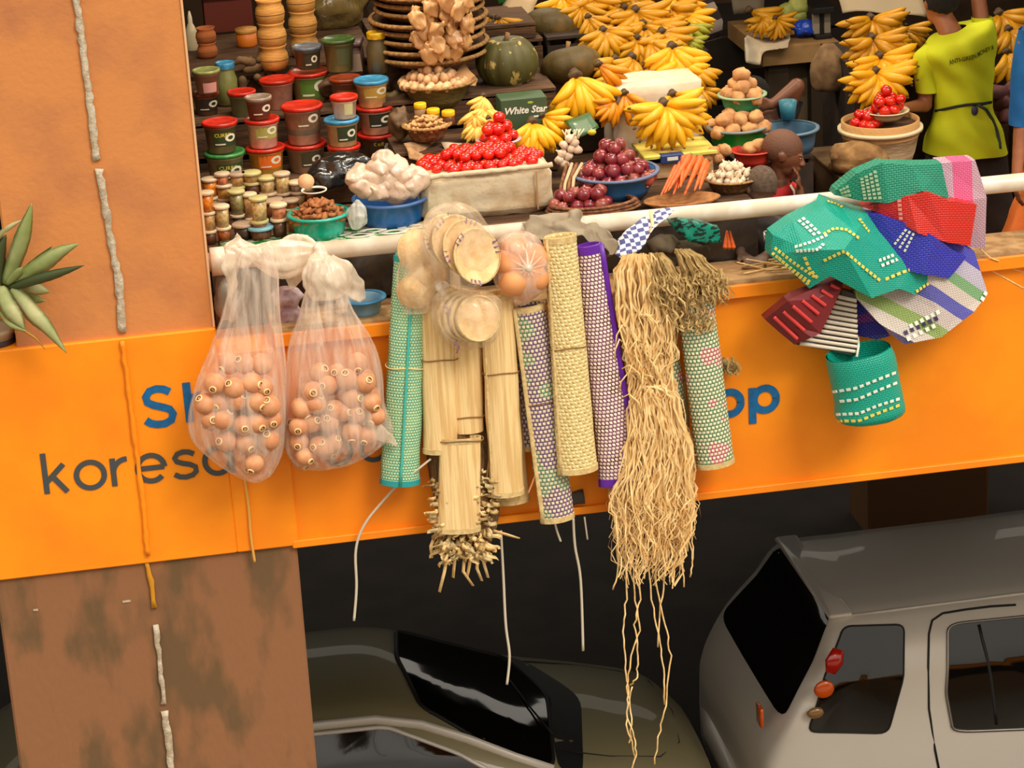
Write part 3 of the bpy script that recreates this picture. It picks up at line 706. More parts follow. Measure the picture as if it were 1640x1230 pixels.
def tubmat(c): 
    k = 'tub_plastic_%d_%d_%d' % c; c = tuple(min(235, int(v*1.14+8)) for v in c)
    return mat(k, c, 0.35, c2=tuple(int(v*0.85) for v in c), n=14, coat=0.2)
LIDS = {'red': (214, 44, 24), 'green': (70, 150, 74), 'blue': (70, 158, 205), 'lime': (158, 164, 96), 'grey': (150, 130, 112), 'slate': (104, 118, 130), 'dgreen': (74, 104, 48), 'yellow': (224, 176, 20), 'brown': (150, 60, 26), 'purple': (98, 84, 120)}
m_lt = mat('pale_label_print', (232, 222, 196), 0.5); m_ly = mat('yellow_label_print', (222, 196, 60), 0.5)
def wrap(mb, R_, a0, zc, taper=0.0, off=0.0008):
    """bend a flat local XZ piece around the front (-y) of a cylinder"""
    b = MB(); b.f = mb.f; b.uv = mb.uv; b.m = mb.m
    for v in mb.v:
        r_ = R_+off+max(0, -v.y)+taper*v.z; a = v.x/R_+a0
        b.v.append(Vector((math.sin(a)*r_, -math.cos(a)*r_, zc+v.z)))
    return b
def flat(w_, h_, n=8):
    b = MB()
    b.add([(-w_/2+w_*i/n, 0, s*h_/2) for s in (-1, 1) for i in range(n+1)], [(i, i+1, n+2+i, n+1+i) for i in range(n)]); return b
def ringflat(rx, rz, t=0.3, n=18):
    b = MB(); b.add([(math.cos(2*PI*i/n)*rx*s, 0, math.sin(2*PI*i/n)*rz*s) for s in (1, 1-t) for i in range(n)], [(i, (i+1) % n, n+(i+1) % n, n+i) for i in range(n)]); return b
def place_mb(mb, q): 
    b = MB(); b.f = mb.f; b.uv = mb.uv; b.m = mb.m; b.v = [v+q for v in mb.v]; return b
def tub(px, py, z, wpx, hpx, body, lid, label, lab=None, labc=(50, 58, 34), txt=None, y=None, fill=None, aim=0.25, name='tub', neck=False, tilt=0):
    q = G(px, py, z) if y is None else P(px, py, y)
    k = MPP(q); wpx *= 1.05; R1 = wpx*k/2*0.90; R0 = R1*0.84; h = hpx*k*1.0; lh = 0.016 if wpx > 36 else 0.012
    r_ = root(name, q, label, 'jar' if neck or wpx < 36 else 'tub')
    if neck: pf = [(0.001, 0), (R0*0.98, 0), (R1*1.02, h*0.06), (R1*1.04, h*0.62), (R1*0.86, h*0.74), (R1*0.80, h*0.86), (R1*0.80, h-lh), (0.001, h-lh)]
    else: pf = [(0.001, 0), (R0*0.96, 0), (R0, 0.004), (R1*0.98, h-lh-0.01), (R1*1.05, h-lh-0.008), (R1*1.05, h-lh), (0.001, h-lh)]
    part('body', lathe(pf, 24, c=q), tubmat(body), r_)
    if fill:
        part('contents', lathe([(R0*0.965, 0.006), (R0+(R1-R0)*0.5+0.0006, h*0.42), (R0+(R1-R0)*0.5, h*0.43)], 24, c=q), tubmat(fill), r_)
    Lr = R1*1.12 if not neck else R1*0.92
    part('lid', lathe([(Lr*0.98, h-lh-(0.012 if neck else 0)), (Lr, h-lh), (Lr, h-0.004), (Lr*0.97, h), (Lr*0.86, h+0.001), (Lr*0.84, h-0.003), (0.001, h-0.003)], 28, c=q), mat('lid_'+lid, LIDS[lid], 0.35, c2=tuple(int(v*0.8) for v in LIDS[lid]), n=30, coat=0.2), r_)
    if lab:
        lw, lhh, lz = lab; Rm = R0+(R1-R0)*0.5; tp = (R1-R0)/h
        lo = part('printed_label', place_mb(wrap(flat(lw*k, lhh*k), Rm, aim, h*lz, tp, 0.0022), q), mat('label_%d_%d_%d' % labc, labc, 0.5), r_)
        if txt is not None:
            part('logo', place_mb(wrap(ringflat(lw*k*0.24, lhh*k*0.27, 0.5), Rm, aim+lw*k*0.22/Rm, h*lz+lhh*k*0.05, tp, 0.0034), q), m_lt, lo)
            if txt: 
                t = text_mb(txt, lhh*k*0.34, 0.0003, 0.0004); part('lettering', place_mb(wrap(t, Rm, aim-lw*k*0.10/Rm, h*lz+lhh*k*0.26, tp, 0.0036), q), m_ly, lo, False)
            part('print_line', place_mb(wrap(flat(lw*k*0.40, lhh*k*0.09), Rm, aim-lw*k*0.22/Rm, h*lz-lhh*k*0.34, tp, 0.0034), q), m_lt, lo)
    return r_, q, h
tubs = [ # px, base py, tier z, w, h, body, lid, label, (label w,h,centre), colour, text
 (364, 292, .72, 63, 52, (150, 140, 96), 'green', 'tub with green lid and dark green label, bottom of the left front stack', (44, 26, .45), (44, 70, 34), 'CURRY'),
 (429, 284, .72, 60, 52, (216, 150, 50), 'red', 'orange tub with red lid and orange label in the front row', (40, 24, .62), (232, 110, 30), ''),
 (492, 272, .72, 66, 46, (150, 120, 92), 'red', 'wide tub with red lid behind the orange sticks', (34, 22, .5), (70, 62, 40), ''),
 (554, 276, .72, 51, 46, (140, 116, 80), 'red', 'tub with red lid behind the black plastic bundle', (38, 20, .6), (60, 52, 34), ''),
 (608, 258, .72, 62, 48, (84, 56, 36), 'red', 'dark brown tub with red lid behind the white parcels', (46, 26, .58), (70, 44, 28), 'Coffee'),
]
stack2 = [ (0, 356, 55, 50, (104, 84, 56), 'red', 'dark brown tub with bright red lid on the green-lidded tub', (40, 24, .5), (44, 62, 30), 'CURRY'),
 (1, 423, 54, 46, (212, 150, 130), 'red', 'pinkish tub with red lid and yellow-green label on the orange tub', (38, 24, .62), (168, 160, 80), ''),
 (2, 488, 64, 62, (160, 124, 98), 'red', 'largest clear tub with bright red lid in the middle of the front row', (40, 26, .68), (120, 92, 62), ''),
 (3, 550, 54, 44, (176, 148, 100), 'blue', 'beige tub with sky blue lid under the small red-lidded cup', (32, 24, .5), (54, 62, 36), ''),
 (4, 603, 58, 44, (176, 142, 108), 'red', 'beige tub with red lid and black-green label in the right stack', (38, 22, .55), (50, 46, 30), '') ]
stack3 = [ (1, 416, 42, 36, (92, 54, 34), 'grey', 'small brown jar with greyish lid and white ovals', (34, 22, .5), (92, 40, 26), ''),
 (3, 553, 43, 36, (196, 160, 132), 'red', 'small pale cup with red lid topping the blue-lidded tub', (14, 20, .5), (206, 196, 140), None),
 (4, 597, 54, 44, (190, 150, 92), 'blue', 'ochre tub with sky blue lid on top of the right stack', (42, 22, .6), (190, 150, 60), '') ]
tops = {}
for i, t in enumerate(tubs):
    o, q, h = tub(*t[:8], t[8], t[9], t[10], fill=(120, 100, 70) if i in (0, 3) else None); tops[i] = (q, h)
for (i, px, wp, hp, bc, ld, lb, la, lc, tx) in stack2:
    q, h = tops[i]; z = q.z+h; y = q.y; qq = P(px, 300, y); d = ray(px, 200)
    o, q2, h2 = tub(px, 0, 0, wp, hp, bc, ld, lb, la, lc, tx, y=None) if False else (None, None, None)
    qx = Vector((P(px, 615-(z-P(px, 615, y).z)/MPP(q)*1.03, y).x, y, z))
    pxb = px
    # base pixel row that lands exactly on z at depth y
    lo_, hi_ = -200, 600
    for _ in range(30):
        mid = (lo_+hi_)/2
        if P(px, mid, y).z > z: lo_ = mid
        else: hi_ = mid
    o, q2, h2 = tub(px, mid, z, wp, hp, bc, ld, lb, la, lc, tx, y=y, fill=(86, 70, 50) if i == 2 else None); tops[(i, 2)] = (q2, h2)
def py_at(px, y, z):
    lo_, hi_ = -400, 900
    for _ in range(30):
        mid = (lo_+hi_)/2
        if P(px, mid, y).z > z: lo_ = mid
        else: hi_ = mid
    return mid
for (i, px, wp, hp, bc, ld, lb, la, lc, tx) in stack3:
    q, h = tops[(i, 2)]; z = q.z+h; tub(px, py_at(px, q.y, z), z, wp, hp, bc, ld, lb, la, lc, tx, y=q.y)
back = [ (332, 182, .95, 42, 36, (84, 56, 40), 'brown', 'dark jar with brown-red lid under the lime-lidded jar', (34, 20, .5), (52, 38, 24), ''),
 (390, 184, .95, 44, 40, (96, 96, 60), 'red', 'olive jar with red lid behind the white-oval jar', None, None, None),
 (447, 172, .95, 54, 48, (186, 128, 104), 'red', 'pinkish clear tub with red lid in the back row', None, None, None),
 (498, 162, .95, 62, 50, (176, 150, 96), 'red', 'tub with red lid and bright green label in the back row', (46, 34, .55), (92, 128, 48), ''),
 (556, 172, .95, 50, 50, (120, 70, 44), 'brown', 'brown tub with brown-red lid behind the small pale cup', (40, 16, .5), (110, 80, 34), None),
 (312, 228, .72, 34, 34, (196, 140, 120), 'purple', 'pink tub with purple lid beside the pillar', None, None, None),
 (366, 168, .95, 36, 70, (112, 112, 60), 'blue', 'olive bottle-shaped jar with sky blue lid', (30, 18, .5), (44, 50, 34), ''),
 (333, 148, 1.06, 43, 38, (140, 96, 70), 'lime', 'jar with lime lid standing on the dark jar by the pillar', (22, 16, .3), (214, 150, 140), None),
 (494, 108, 1.12, 46, 36, (84, 80, 52), 'slate', 'dark olive tub with slate blue lid on the green-labelled tub', (22, 22, .45), (60, 54, 34), ''),
 (545, 112, 1.10, 52, 52, (112, 110, 62), 'dgreen', 'olive jar with dark green lid behind the square tub', (22, 28, .5), (80, 84, 50), None),
 (607, 118, 1.10, 36, 68, (74, 62, 34), 'yellow', 'tall dark honey jar with yellow lid and torn white label', (30, 20, .3), (206, 196, 204), None) ]
for t in back:
    tub(t[0], t[1], t[2], t[3], t[4], t[5], t[6], t[7], t[8], t[9] or (50, 50, 40), t[10], neck='bottle' in t[7] or 'honey' in t[7], aim=0.2)
# square tub
q = G(566, 118, 1.05); k = MPP(q); r_ = root('square_tub', q, 'tilted square brown tub with a blank pinkish-white label', 'tub')
M = Matrix.Translation(q) @ Matrix.Rotation(-0.1, 4, 'Y') @ Matrix.Rotation(-0.25, 4, 'Z')
part('body', box((0, 0, 24*k), (40*k, 36*k, 48*k), M, bev=0.006), tubmat((112, 78, 66)), r_)
part('lid', box((0, 0, 50*k), (46*k, 42*k, 8*k), M, bev=0.005), mat('dusky_lid', (112, 86, 84), 0.4), r_)
part('blank_label', box((0, -18.6*k, 21*k), (38*k, 1.5*k, 28*k), M), mat('pinkish_paper', (214, 186, 160), 0.7), r_, False)
# small spice jars in little towers
JC = {'brown': (104, 62, 40), 'tan': (196, 150, 90), 'orange': (226, 128, 24), 'rust': (170, 88, 34), 'cream': (208, 176, 116), 'sage': (160, 148, 92), 'dark': (62, 40, 32), 'ochre': (206, 150, 60), 'salmon': (214, 128, 84), 'grey': (150, 124, 100), 'yellow': (224, 150, 40)}
JL = {'pale': (214, 192, 156), 'grey': (168, 142, 116), 'blue': (120, 176, 190), 'lime': (186, 176, 118), 'clear': (196, 172, 140)}
JP = {}
def jar(c, l, w_, h_):
    key = (c, l, w_, h_)
    if key not in JP:
        k = 0.0030; R_ = w_*k/2; H = h_*k*1.06
        p = Proto('spice_jar', lathe([(0.001, 0), (R_*0.80, 0), (R_*0.90, H-0.008), (0.001, H-0.008)], 14), mat('spice_'+c, JC[c], 0.35, c2=tuple(int(v*.75) for v in JC[c]), n=60, coat=.3))
        p.add('lid', lathe([(R_*0.96, H-0.013), (R_*1.08, H-0.012), (R_*1.08, H-0.003), (R_, H), (0.001, H)], 16), mat('jar_lid_'+l, JL[l], 0.4)); JP[key] = p
    return JP[key], h_*0.0030*1.06
towers = [(338, 390, [('brown', 'pale', 20, 20), ('tan', 'pale', 20, 26), ('orange', 'clear', 22, 28)]), (361, 387, [('rust', 'pale', 22, 22), ('cream', 'pale', 22, 30)]),
 (392, 384, [('dark', 'grey', 30, 24)]), (419, 384, [('brown', 'blue', 36, 20), ('salmon', 'lime', 26, 9), ('cream', 'lime', 26, 32)]), (449, 380, [('brown', 'pale', 24, 28), ('salmon', 'pale', 24, 20)]),
 (473, 372, [('yellow', 'pale', 24, 22)]), (350, 360, [('dark', 'pale', 24, 14), ('rust', 'grey', 26, 18)]), (383, 362, [('dark', 'pale', 22, 18), ('sage', 'lime', 24, 34)]), (404, 360, [('dark', 'pale', 22, 12), ('tan', 'pale', 22, 34)]),
 (438, 356, [('brown', 'grey', 32, 34)]), (330, 356, [('brown', 'pale', 18, 16)]), (467, 354, [('sage', 'lime', 22, 20), ('rust', 'grey', 24, 12)]),
 (340, 338, [('tan', 'pale', 22, 22), ('orange', 'clear', 24, 26)]), (361, 336, [('rust', 'grey', 24, 18), ('ochre', 'pale', 26, 20), ('salmon', 'clear', 22, 16)]), (384, 334, [('dark', 'grey', 26, 18), ('brown', 'lime', 26, 16), ('tan', 'grey', 24, 18)]),
 (407, 332, [('grey', 'grey', 26, 18), ('brown', 'lime', 26, 20), ('tan', 'lime', 28, 14)]), (431, 331, [('grey', 'clear', 26, 22), ('cream', 'lime', 26, 22)]), (455, 329, [('brown', 'grey', 24, 20), ('cream', 'clear', 24, 28)]), (478, 327, [('tan', 'grey', 24, 20), ('grey', 'pale', 24, 14)]), (499, 324, [('rust', 'lime', 22, 22)])]
crate('jar_board', -1.21, -0.72, 0.75, 0.945, 0.601, 0.655, 'low board under the back rows of small spice jars', 1, cat='shelf')
jn = {'brown': 'brown', 'tan': 'tan', 'orange': 'bright orange', 'rust': 'rust brown', 'cream': 'cream', 'sage': 'greenish tan', 'dark': 'dark maroon', 'ochre': 'ochre', 'salmon': 'salmon pink', 'grey': 'greyish brown', 'yellow': 'yellow-orange'}
ln = {'pale': 'pale', 'grey': 'greyish', 'blue': 'light blue', 'lime': 'greenish cream', 'clear': 'clear'}
for px, py, js in towers:
    z = 0.60 if py > 345 else 0.655; q = G(px, py, z)
    for i, (c, l, w_, h_) in enumerate(js):
        p, hh = jar(c, l, w_, h_); pos = 'at the base of' if (i == 0 and len(js) > 1) else ('on top of' if i else 'alone in')
        row = 'front' if py > 368 else ('middle' if py > 340 else 'back')
        p.put(Vector((q.x+R.uniform(-.003, .003), q.y, z)), (0, 0, R.uniform(0, 6)), 1, '%s jar, %s lid, %s %s, %s, %s' % (jn[c], ln[l], 'tall' if h_ > 24 else 'short', {'at the base of': 'base of stack', 'on top of': 'upper in stack', 'alone in': 'unstacked'}[pos], row+' row', 'nearest pillar' if px < 356 else ('near pillar' if px < 395 else ('mid table' if px < 440 else 'nearest teal basin'))), 'jar', 'small spice jars on the table')
        z += hh
# ---------------------------------------------------------------- produce shapes
def pt(name, mb, mt): return Proto(name, mb, mt)
m_tom = mat('tomato_skin', (206, 14, 6), 0.2, c2=(226, 42, 12), n=14, coat=0.4)
tomato = Proto('tomato', ellipsoid((0, 0, 0), (0.027, 0.027, 0.023), 14, 9), m_tom)
tomato.add('stem_scar', lathe([(0.001, 0.0225), (0.007, 0.0228), (0.004, 0.0205)], 6), mat('tomato_stem', (96, 110, 40), 0.7))
m_on1 = mat('red_onion_skin', (112, 18, 32), 0.28, c2=(160, 60, 62), n=22, thr=(.42, .7), coat=.3, aniso=(1, 1, .3))
m_on2 = mat('tan_onion_skin', (158, 78, 58), 0.35, c2=(112, 30, 36), n=20, thr=(.42, .65), coat=.2, aniso=(1, 1, .3))
def onion_mb(): return lathe([(0.001, -0.029), (0.008, -0.028), (0.022, -0.022), (0.031, -0.009), (0.0325, 0.003), (0.028, 0.016), (0.018, 0.025), (0.007, 0.029), (0.004, 0.034), (0.002, 0.035)], 16)
onions = [Proto('red_onion', onion_mb(), m_on1), Proto('red_onion', onion_mb(), m_on1), Proto('red_onion', onion_mb(), m_on2)]
for o_ in onions: o_.add('root_tuft', lathe([(0.001, -0.033), (0.006, -0.031), (0.005, -0.028)], 6), mat('onion_root', (190, 150, 110), 0.9))
m_pot = mat('potato_skin', (206, 152, 96), 0.8, c2=(176, 122, 74), n=18, b=(60, .3))
potatoes = [Proto('potato', ellipsoid((0, 0, 0), (0.046, 0.037, 0.034), 12, 9, 0.25, i), m_pot) for i in range(3)]
egg = Proto('egg', lathe([(0.001, -0.021), (0.010, -0.0185), (0.018, -0.009), (0.0195, 0), (0.0165, 0.013), (0.010, 0.022), (0.001, 0.027)], 12), mat('egg_shell', (226, 184, 136), 0.5, c2=(210, 160, 112), n=8))
m_gar = mat('garlic_skin', (228, 206, 172), 0.55, c2=(206, 166, 150), n=30, thr=(.5, .7))
def garlic_mb(s=1.0):
    rings = []
    for r_, z in ((0.004, -0.017), (0.016, -0.014), (0.021, -0.003), (0.017, 0.009), (0.008, 0.017), (0.004, 0.024), (0.003, 0.032)):
        rings.append([Vector((math.cos(2*PI*k/20)*r_*(1+.09*math.cos(5*2*PI*k/20)), math.sin(2*PI*k/20)*r_*(1+.09*math.cos(5*2*PI*k/20)), z))*s for k in range(20)])
    return loft(rings)
garlic = Proto('garlic_bulb', garlic_mb(), m_gar)
def carrot_mb(L=0.16, r=0.016):
    rr = random.Random(3); return lathe([(0.001, 0)]+[(r*(1-0.75*t)*(1+rr.uniform(-.04, .04)), -L*t) for t in (0.01, .1, .2, .35, .5, .65, .8, .92)]+[(0.001, -L)], 10)
m_car = mat('carrot_skin', (232, 108, 40), 0.5, c2=(214, 92, 36), n=40, b=(100, .3))
carrot = Proto('carrot', carrot_mb(), m_car); carrot.add('leaf_stub', tube([(0, 0, 0), (0, 0, .012)], .006, 6), mat('green_stub', (120, 130, 60), .8))
# ---------------------------------------------------------------- bananas
def banana_mb(L=0.165, r=0.0165, bend=0.028):
    pts = []; rad = []
    for i, (t, rr_) in enumerate(((0, .42), (.08, .46), (.18, .82), (.32, 1.0), (.5, 1.06), (.68, 1.02), (.82, .88), (.92, .58), (.965, .30), (1.0, .22))):
        pts.append((0, -bend*math.sin(PI*t*0.95), -L*t)); rad.append(r*rr_)
    return tube(pts, rad, 7)
def bmat(nm, c, c2): return mat(nm, c, 0.42, c2=c2, n=9, thr=(.5, .72), b=None)
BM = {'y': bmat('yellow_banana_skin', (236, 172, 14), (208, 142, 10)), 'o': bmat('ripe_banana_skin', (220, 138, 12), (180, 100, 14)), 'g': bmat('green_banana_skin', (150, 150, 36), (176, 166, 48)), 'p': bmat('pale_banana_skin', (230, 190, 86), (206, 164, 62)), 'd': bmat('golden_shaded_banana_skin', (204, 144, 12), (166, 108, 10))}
m_btip = mat('banana_tip', (92, 62, 30), 0.8); m_bcrown = mat('banana_crown', (92, 70, 44), 0.85, c2=(62, 46, 30), n=40, b=(60, .5))
BV = {}
for t_ in BM:
    for v_, (L_, r_0, bd_) in enumerate(((.158, .0200, .034), (.146, .0208, .042), (.166, .0194, .028))): BV[(t_, v_)] = banana_mb(L_, r_0, bd_).mesh('banana', BM[t_])
TIPM = tube([(0, 0, 0), (0, 0, -.012)], [.0055, .004], 6).mesh('banana_tip', m_btip)
CROWN = remesh(MB().join(ellipsoid((0, 0, 0.004), (.026, .018, .018), 10, 8, .5, 3)).join(capsule((0, .0, 0), .014, (0, .006, .014), .014, 8)), 0.005, 1).mesh('crown', m_bcrown)
nb_ = 0; HS = 1.12
def hand(px, py, y, L=60, n=11, a0=-95, a1=95, tone='y', f=-26, layers=2, label='', roll=0, name='banana_hand', group='banana hands'):
    global nb_; nb_ += 1; rr = random.Random(nb_*13)
    q = P(px, py, y); L *= HS; s_ = L*MPP(q)/0.165
    o = bpy.data.objects.new(name, None); COL.objects.link(o); o.location = q; o.rotation_euler = (rr.uniform(-.06, .06), math.radians(roll), 0)
    props(o, label, 'bananas', group)
    c = bpy.data.objects.new('crown', CROWN); COL.objects.link(c); c.parent = o; c.scale = (s_*1.1,)*3
    for l in range(layers):
        m_ = n if l == 0 else max(3, n-2)
        for i in range(m_):
            a = a0+(a1-a0)*(i+0.5*(l % 2))/max(1, m_-1)+rr.uniform(-3, 3); ff = f*(1 if l == 0 else 0.35)+rr.uniform(-4, 4)
            b_ = bpy.data.objects.new('banana', BV[(tone, rr.randrange(3))]); COL.objects.link(b_); b_.parent = o
            M_ = Matrix.Rotation(-math.radians(a), 4, 'Y') @ Matrix.Rotation(math.radians(ff), 4, 'X') @ Matrix.Rotation(rr.uniform(-.25, .25), 4, 'Z') @ Matrix.Translation((0, 0, -.012*s_))
            b_.matrix_local = M_ @ Matrix.Scale(s_*rr.uniform(.92, 1.06), 4)
            if L >= 55 and l == 0:
                t = bpy.data.objects.new('tip', TIPM); COL.objects.link(t); t.parent = b_; t.location = (0, -.004, -.158)
    return o
H = hand
H(1063, 168, 0.98, 62, 13, -98, 100, 'y', -30, 2, 'big bright yellow banana hand fanned out against the white cloth box')
H(1077, 152, 1.08, 48, 8, -70, 95, 'y', -14, 1, 'second banana hand peeking over the big fanned hand')
H(921, 122, 1.16, 66, 9, -52, 56, 'y', -24, 2, 'long yellow banana hand hanging in front of the lower right pumpkin')
H(958, 104, 1.20, 46, 4, 30, 80, 'o', -10, 1, 'ripe open bananas lying over the pumpkin edge')
H(982, 158, 1.10, 40, 6, -95, -10, 'o', -30, 2, 'small ripe banana hand left of the white cloth box')
H(1000, 150, 1.12, 42, 4, -30, 60, 'o', -20, 1, 'brownish short bananas beside the cut stem')
H(966, 50, 1.62, 46, 10, -80, 80, 'd', -30, 2, 'rounded banana hand with dark stem above the pumpkins')
H(1018, 18, 1.80, 52, 12, -95, 95, 'd', -30, 2, 'wide banana hand with dark crown near the top of the heap')
H(1076, 76, 1.46, 54, 9, -75, 60, 'y', -28, 2, 'golden banana hand at the right middle of the heap')
H(1012, 92, 1.44, 46, 7, -90, 0, 'd', -30, 2, 'shaded banana hand around a dark stem in mid heap')
H(1040, 66, 1.55, 44, 7, -20, 85, 'd', -26, 2, 'crooked banana hand beside the dark stem scar')
H(985, 95, 1.42, 42, 6, -95, -20, 'd', -20, 1, 'short banana hand left in mid heap')
H(1110, 105, 1.40, 44, 6, -30, 60, 'd', -24, 2, 'banana hand drooping over the right edge of the heap')
H(1120, 140, 1.36, 34, 5, -10, 60, 'd', -24, 2, 'small banana hand below the right edge of the heap')
H(930, 8, 1.90, 42, 8, -85, 70, 'd', -30, 2, 'banana hand above the upper pumpkin')
H(960, -8, 2.0, 46, 9, -80, 80, 'd', -28, 2, 'banana hand touching the top edge of the photo')
H(1068, 10, 1.85, 46, 9, -40, 90, 'd', -28, 2, 'banana hand behind the striped cloth end of the heap')
H(1050, 38, 1.72, 44, 7, 0, 90, 'd', -24, 2, 'banana hand spreading right below the wide top hand')
H(1005, -14, 2.05, 44, 8, -60, 60, 'd', -24, 2, 'banana hand at the very top of the heap')
H(942, 28, 1.75, 36, 6, -40, 60, 'd', -24, 2, 'small banana hand above the rounded one')
H(1100, 40, 1.72, 36, 7, -40, 70, 'g', -28, 2, 'yellow-green banana hand at the right shoulder of the heap')
H(1090, 62, 1.62, 38, 9, -40, 80, 'g', -28, 2, 'green unripe banana hand on the right side of the heap')
H(852, 196, 0.93, 52, 9, -75, 40, 'y', -28, 2, 'yellow banana hand right behind the tomatoes')
H(868, 186, 1.0, 46, 6, 20, 88, 'y', -16, 2, 'banana hand spreading right below the green carton')
for i, (px, py, a0, a1) in enumerate(((774, 154, -80, 20), (776, 172, -80, 45), (758, 178, -70, 50), (760, 196, -60, 40), (782, 190, -30, 50))):
    H(px, py, 0.98-0.02*i, 30, 8, a0, a1, 'p', -34, 2, ['pale small banana hand, uppermost of the pale bunch', 'pale small banana hand in the middle of the pale bunch', 'pale small banana hand at the left of the pale bunch', 'pale small banana hand, lowest of the pale bunch', 'pale small banana hand nearest the big tomatoes'][i], group='pale small bananas')
H(797, 30, 1.75, 36, 5, -40, 60, 'd', -20, 2, 'ripe banana hand between the basket stack and the pumpkins')
H(785, 28, 1.8, 30, 4, -90, 0, 'd', -20, 1, 'small ripe bananas beside the basket stack')
_ih = []
for i, (px, py, L_, y_) in enumerate(((900, -4, 46, 2.0), (985, 40, 44, 1.74), (1030, 40, 46, 1.72), (1085, -2, 44, 1.9), (1045, 108, 42, 1.42), (980, 118, 38, 1.40), (1090, 98, 46, 1.42), (1060, 52, 48, 1.62), (1020, 62, 44, 1.60), (1095, 22, 44, 1.8), (1000, 14, 46, 1.9), (945, -2, 44, 1.95), (1068, 118, 38, 1.40))):
    _ih.append((px, py, H(px, py, y_, L_, 9, -80, 80, 'd' if i % 3 else 'y', -26, 2, 'inner banana hand', group='inner hands of the big banana heap')))
relabel(_ih, 'inner hand of big banana heap', 4)
for i, (px, py, L_, y_, tn) in enumerate(((1394, 30, 50, 2.15, 'd'), (1396, 62, 52, 2.0, 'd'), (1409, 92, 54, 1.88, 'y'), (1402, 116, 56, 1.78, 'y'))):
    H(px, py, y_, L_, 13, -98, 98, tn, -30, 2, 'banana hand %s the stack beside the person in lime yellow' % ('topmost of', 'second in', 'third in', 'lowest and brightest of')[i], group='stacked banana hands of the right stall')
H(1445, 48, 2.2, 40, 7, 0, 90, 'd', -24, 2, 'banana hand partly behind the lime yellow shoulder', group='stacked banana hands of the right stall')
H(1612, 84, 2.1, 44, 6, -45, 40, 'y', -20, 2, 'banana hand between the lime yellow shirt and the blue shirt')
H(1600, 22, 2.5, 50, 9, -60, 80, 'd', -26, 2, 'large banana hand in the top right corner')
H(1615, 48, 2.4, 44, 7, -60, 60, 'd', -26, 2, 'ripe banana hand below the corner one')
H(1218, 26, 3.75, 30, 9, -90, 60, 'd', -30, 2, 'distant banana hand on the far table')
H(1242, 30, 3.7, 30, 8, -60, 90, 'd', -30, 2, 'second distant banana hand beside the white cloth')
H(1200, 18, 3.8, 44, 4, 60, 95, 'd', -10, 1, 'flat lying bananas on the far table')
# ---------------------------------------------------------------- pots, baskets and goods at the back of the left stall
m_cup = mat('turned_wood', (214, 158, 78), 0.6, c2=(188, 132, 62), n=10, aniso=(2, 2, 20))
m_terra = mat('terracotta', (184, 104, 50), 0.8, c2=(160, 88, 42), n=8)
def pot_proto(w, h, mt, name='wooden_cup'):
    R_ = w/2; p = Proto(name, lathe([(0.001, 0), (R_*0.74, 0), (R_*0.92, h*0.15), (R_, h*0.42), (R_*0.93, h*0.66), (R_*0.80, h*0.78), (R_*0.84, h*0.9), (R_*0.93, h), (R_*0.86, h), (R_*0.72, h*0.8), (0.001, h*0.5)], 22), mt)
    p.add('incised_ring', lathe([(R_*0.995, h*0.40), (R_*1.015, h*0.42), (R_*0.995, h*0.44)], 22), mat('dark_groove', (120, 76, 36), .8)); return p
cupA = pot_proto(0.140, 0.115, m_cup)
for px, py, n, nm in ((440, 110, 3, 'left'), (489, 90, 4, 'right')):
    q = G(px, py, 1.10)
    for k in range(n): cupA.put(Vector((q.x, q.y, 1.10+0.108*k)), (0, 0, k), 1, '%s wooden cup of the %s stack above the tubs' % (('bottom', 'second', 'third', 'topmost')[k], nm), 'cup', 'stacked turned wooden cups')
tp = pot_proto(0.10, 0.075, m_terra, 'terracotta_pot'); q = G(333, 92, 1.10)
for k in range(2): tp.put(Vector((q.x, q.y, 1.10+0.072*k)), (0, 0, 0), 1, '%s terracotta pot beside the pillar' % ('lower', 'upper')[k], 'pot', 'stacked terracotta pots')
p1 = Proto('orange_jar', lathe([(.001, 0), (.046, 0), (.05, .01), (.05, .07), (.001, .075)], 20), mat('orange_powder', (214, 118, 30), .5)); p1.add('lid', lathe([(.052, .07), (.054, .072), (.053, .09), (.001, .092)], 20), m_cup)
q = G(396, 74, 1.10); p1.put(q, (0, 0, 0), 1, 'orange jar with wooden lid behind the ginger roots', 'jar')
r_ = root('white_bottle', G(310, 92, 1.06), 'pale squeeze bottle leaning between pillar and tubs', 'bottle'); q = r_.location
part('body', lathe([(.001, 0), (.03, 0), (.034, .06), (.03, .13), (.012, .17), (.001, .17)], 14, c=q), mat('milky_plastic', (196, 184, 150), .4), r_)
part('cap', lathe([(.012, .17), (.011, .2), (.004, .23), (.001, .23)], 12, c=q), mat('cap_white', (216, 206, 180), .4), r_)
r_ = root('cardboard_boxes', G(372, 60, 1.10)+Vector((0, .25, 0)), 'flattened pale cardboard lying on a dark red box', 'cardboard'); q = r_.location
part('red_box', box(q+Vector((0, 0, .09)), (.24, .2, .18)), mat('dark_red_board', (104, 36, 20), .7), r_, False)
for k in range(3): part('sheet', box(q+Vector((.01*k, -.02, .19+.022*k)), (.30+.03*k, .24, .012), None), mat('pale_board', (178, 160, 136), .9), r_, False)
m_gin = mat('ginger_root', (128, 98, 62), .85, c2=(96, 72, 44), n=14, b=(30, .5))
gp = Proto('ginger_root', remesh(MB().join(capsule((0, 0, 0), .022, (.06, 0, .01), .02, 8)).join(capsule((.02, 0, 0), .018, (.02, .02, .05), .014, 8)).join(capsule((.05, 0, 0), .016, (.08, -.02, .03), .012, 8)), .008, 1), m_gin)
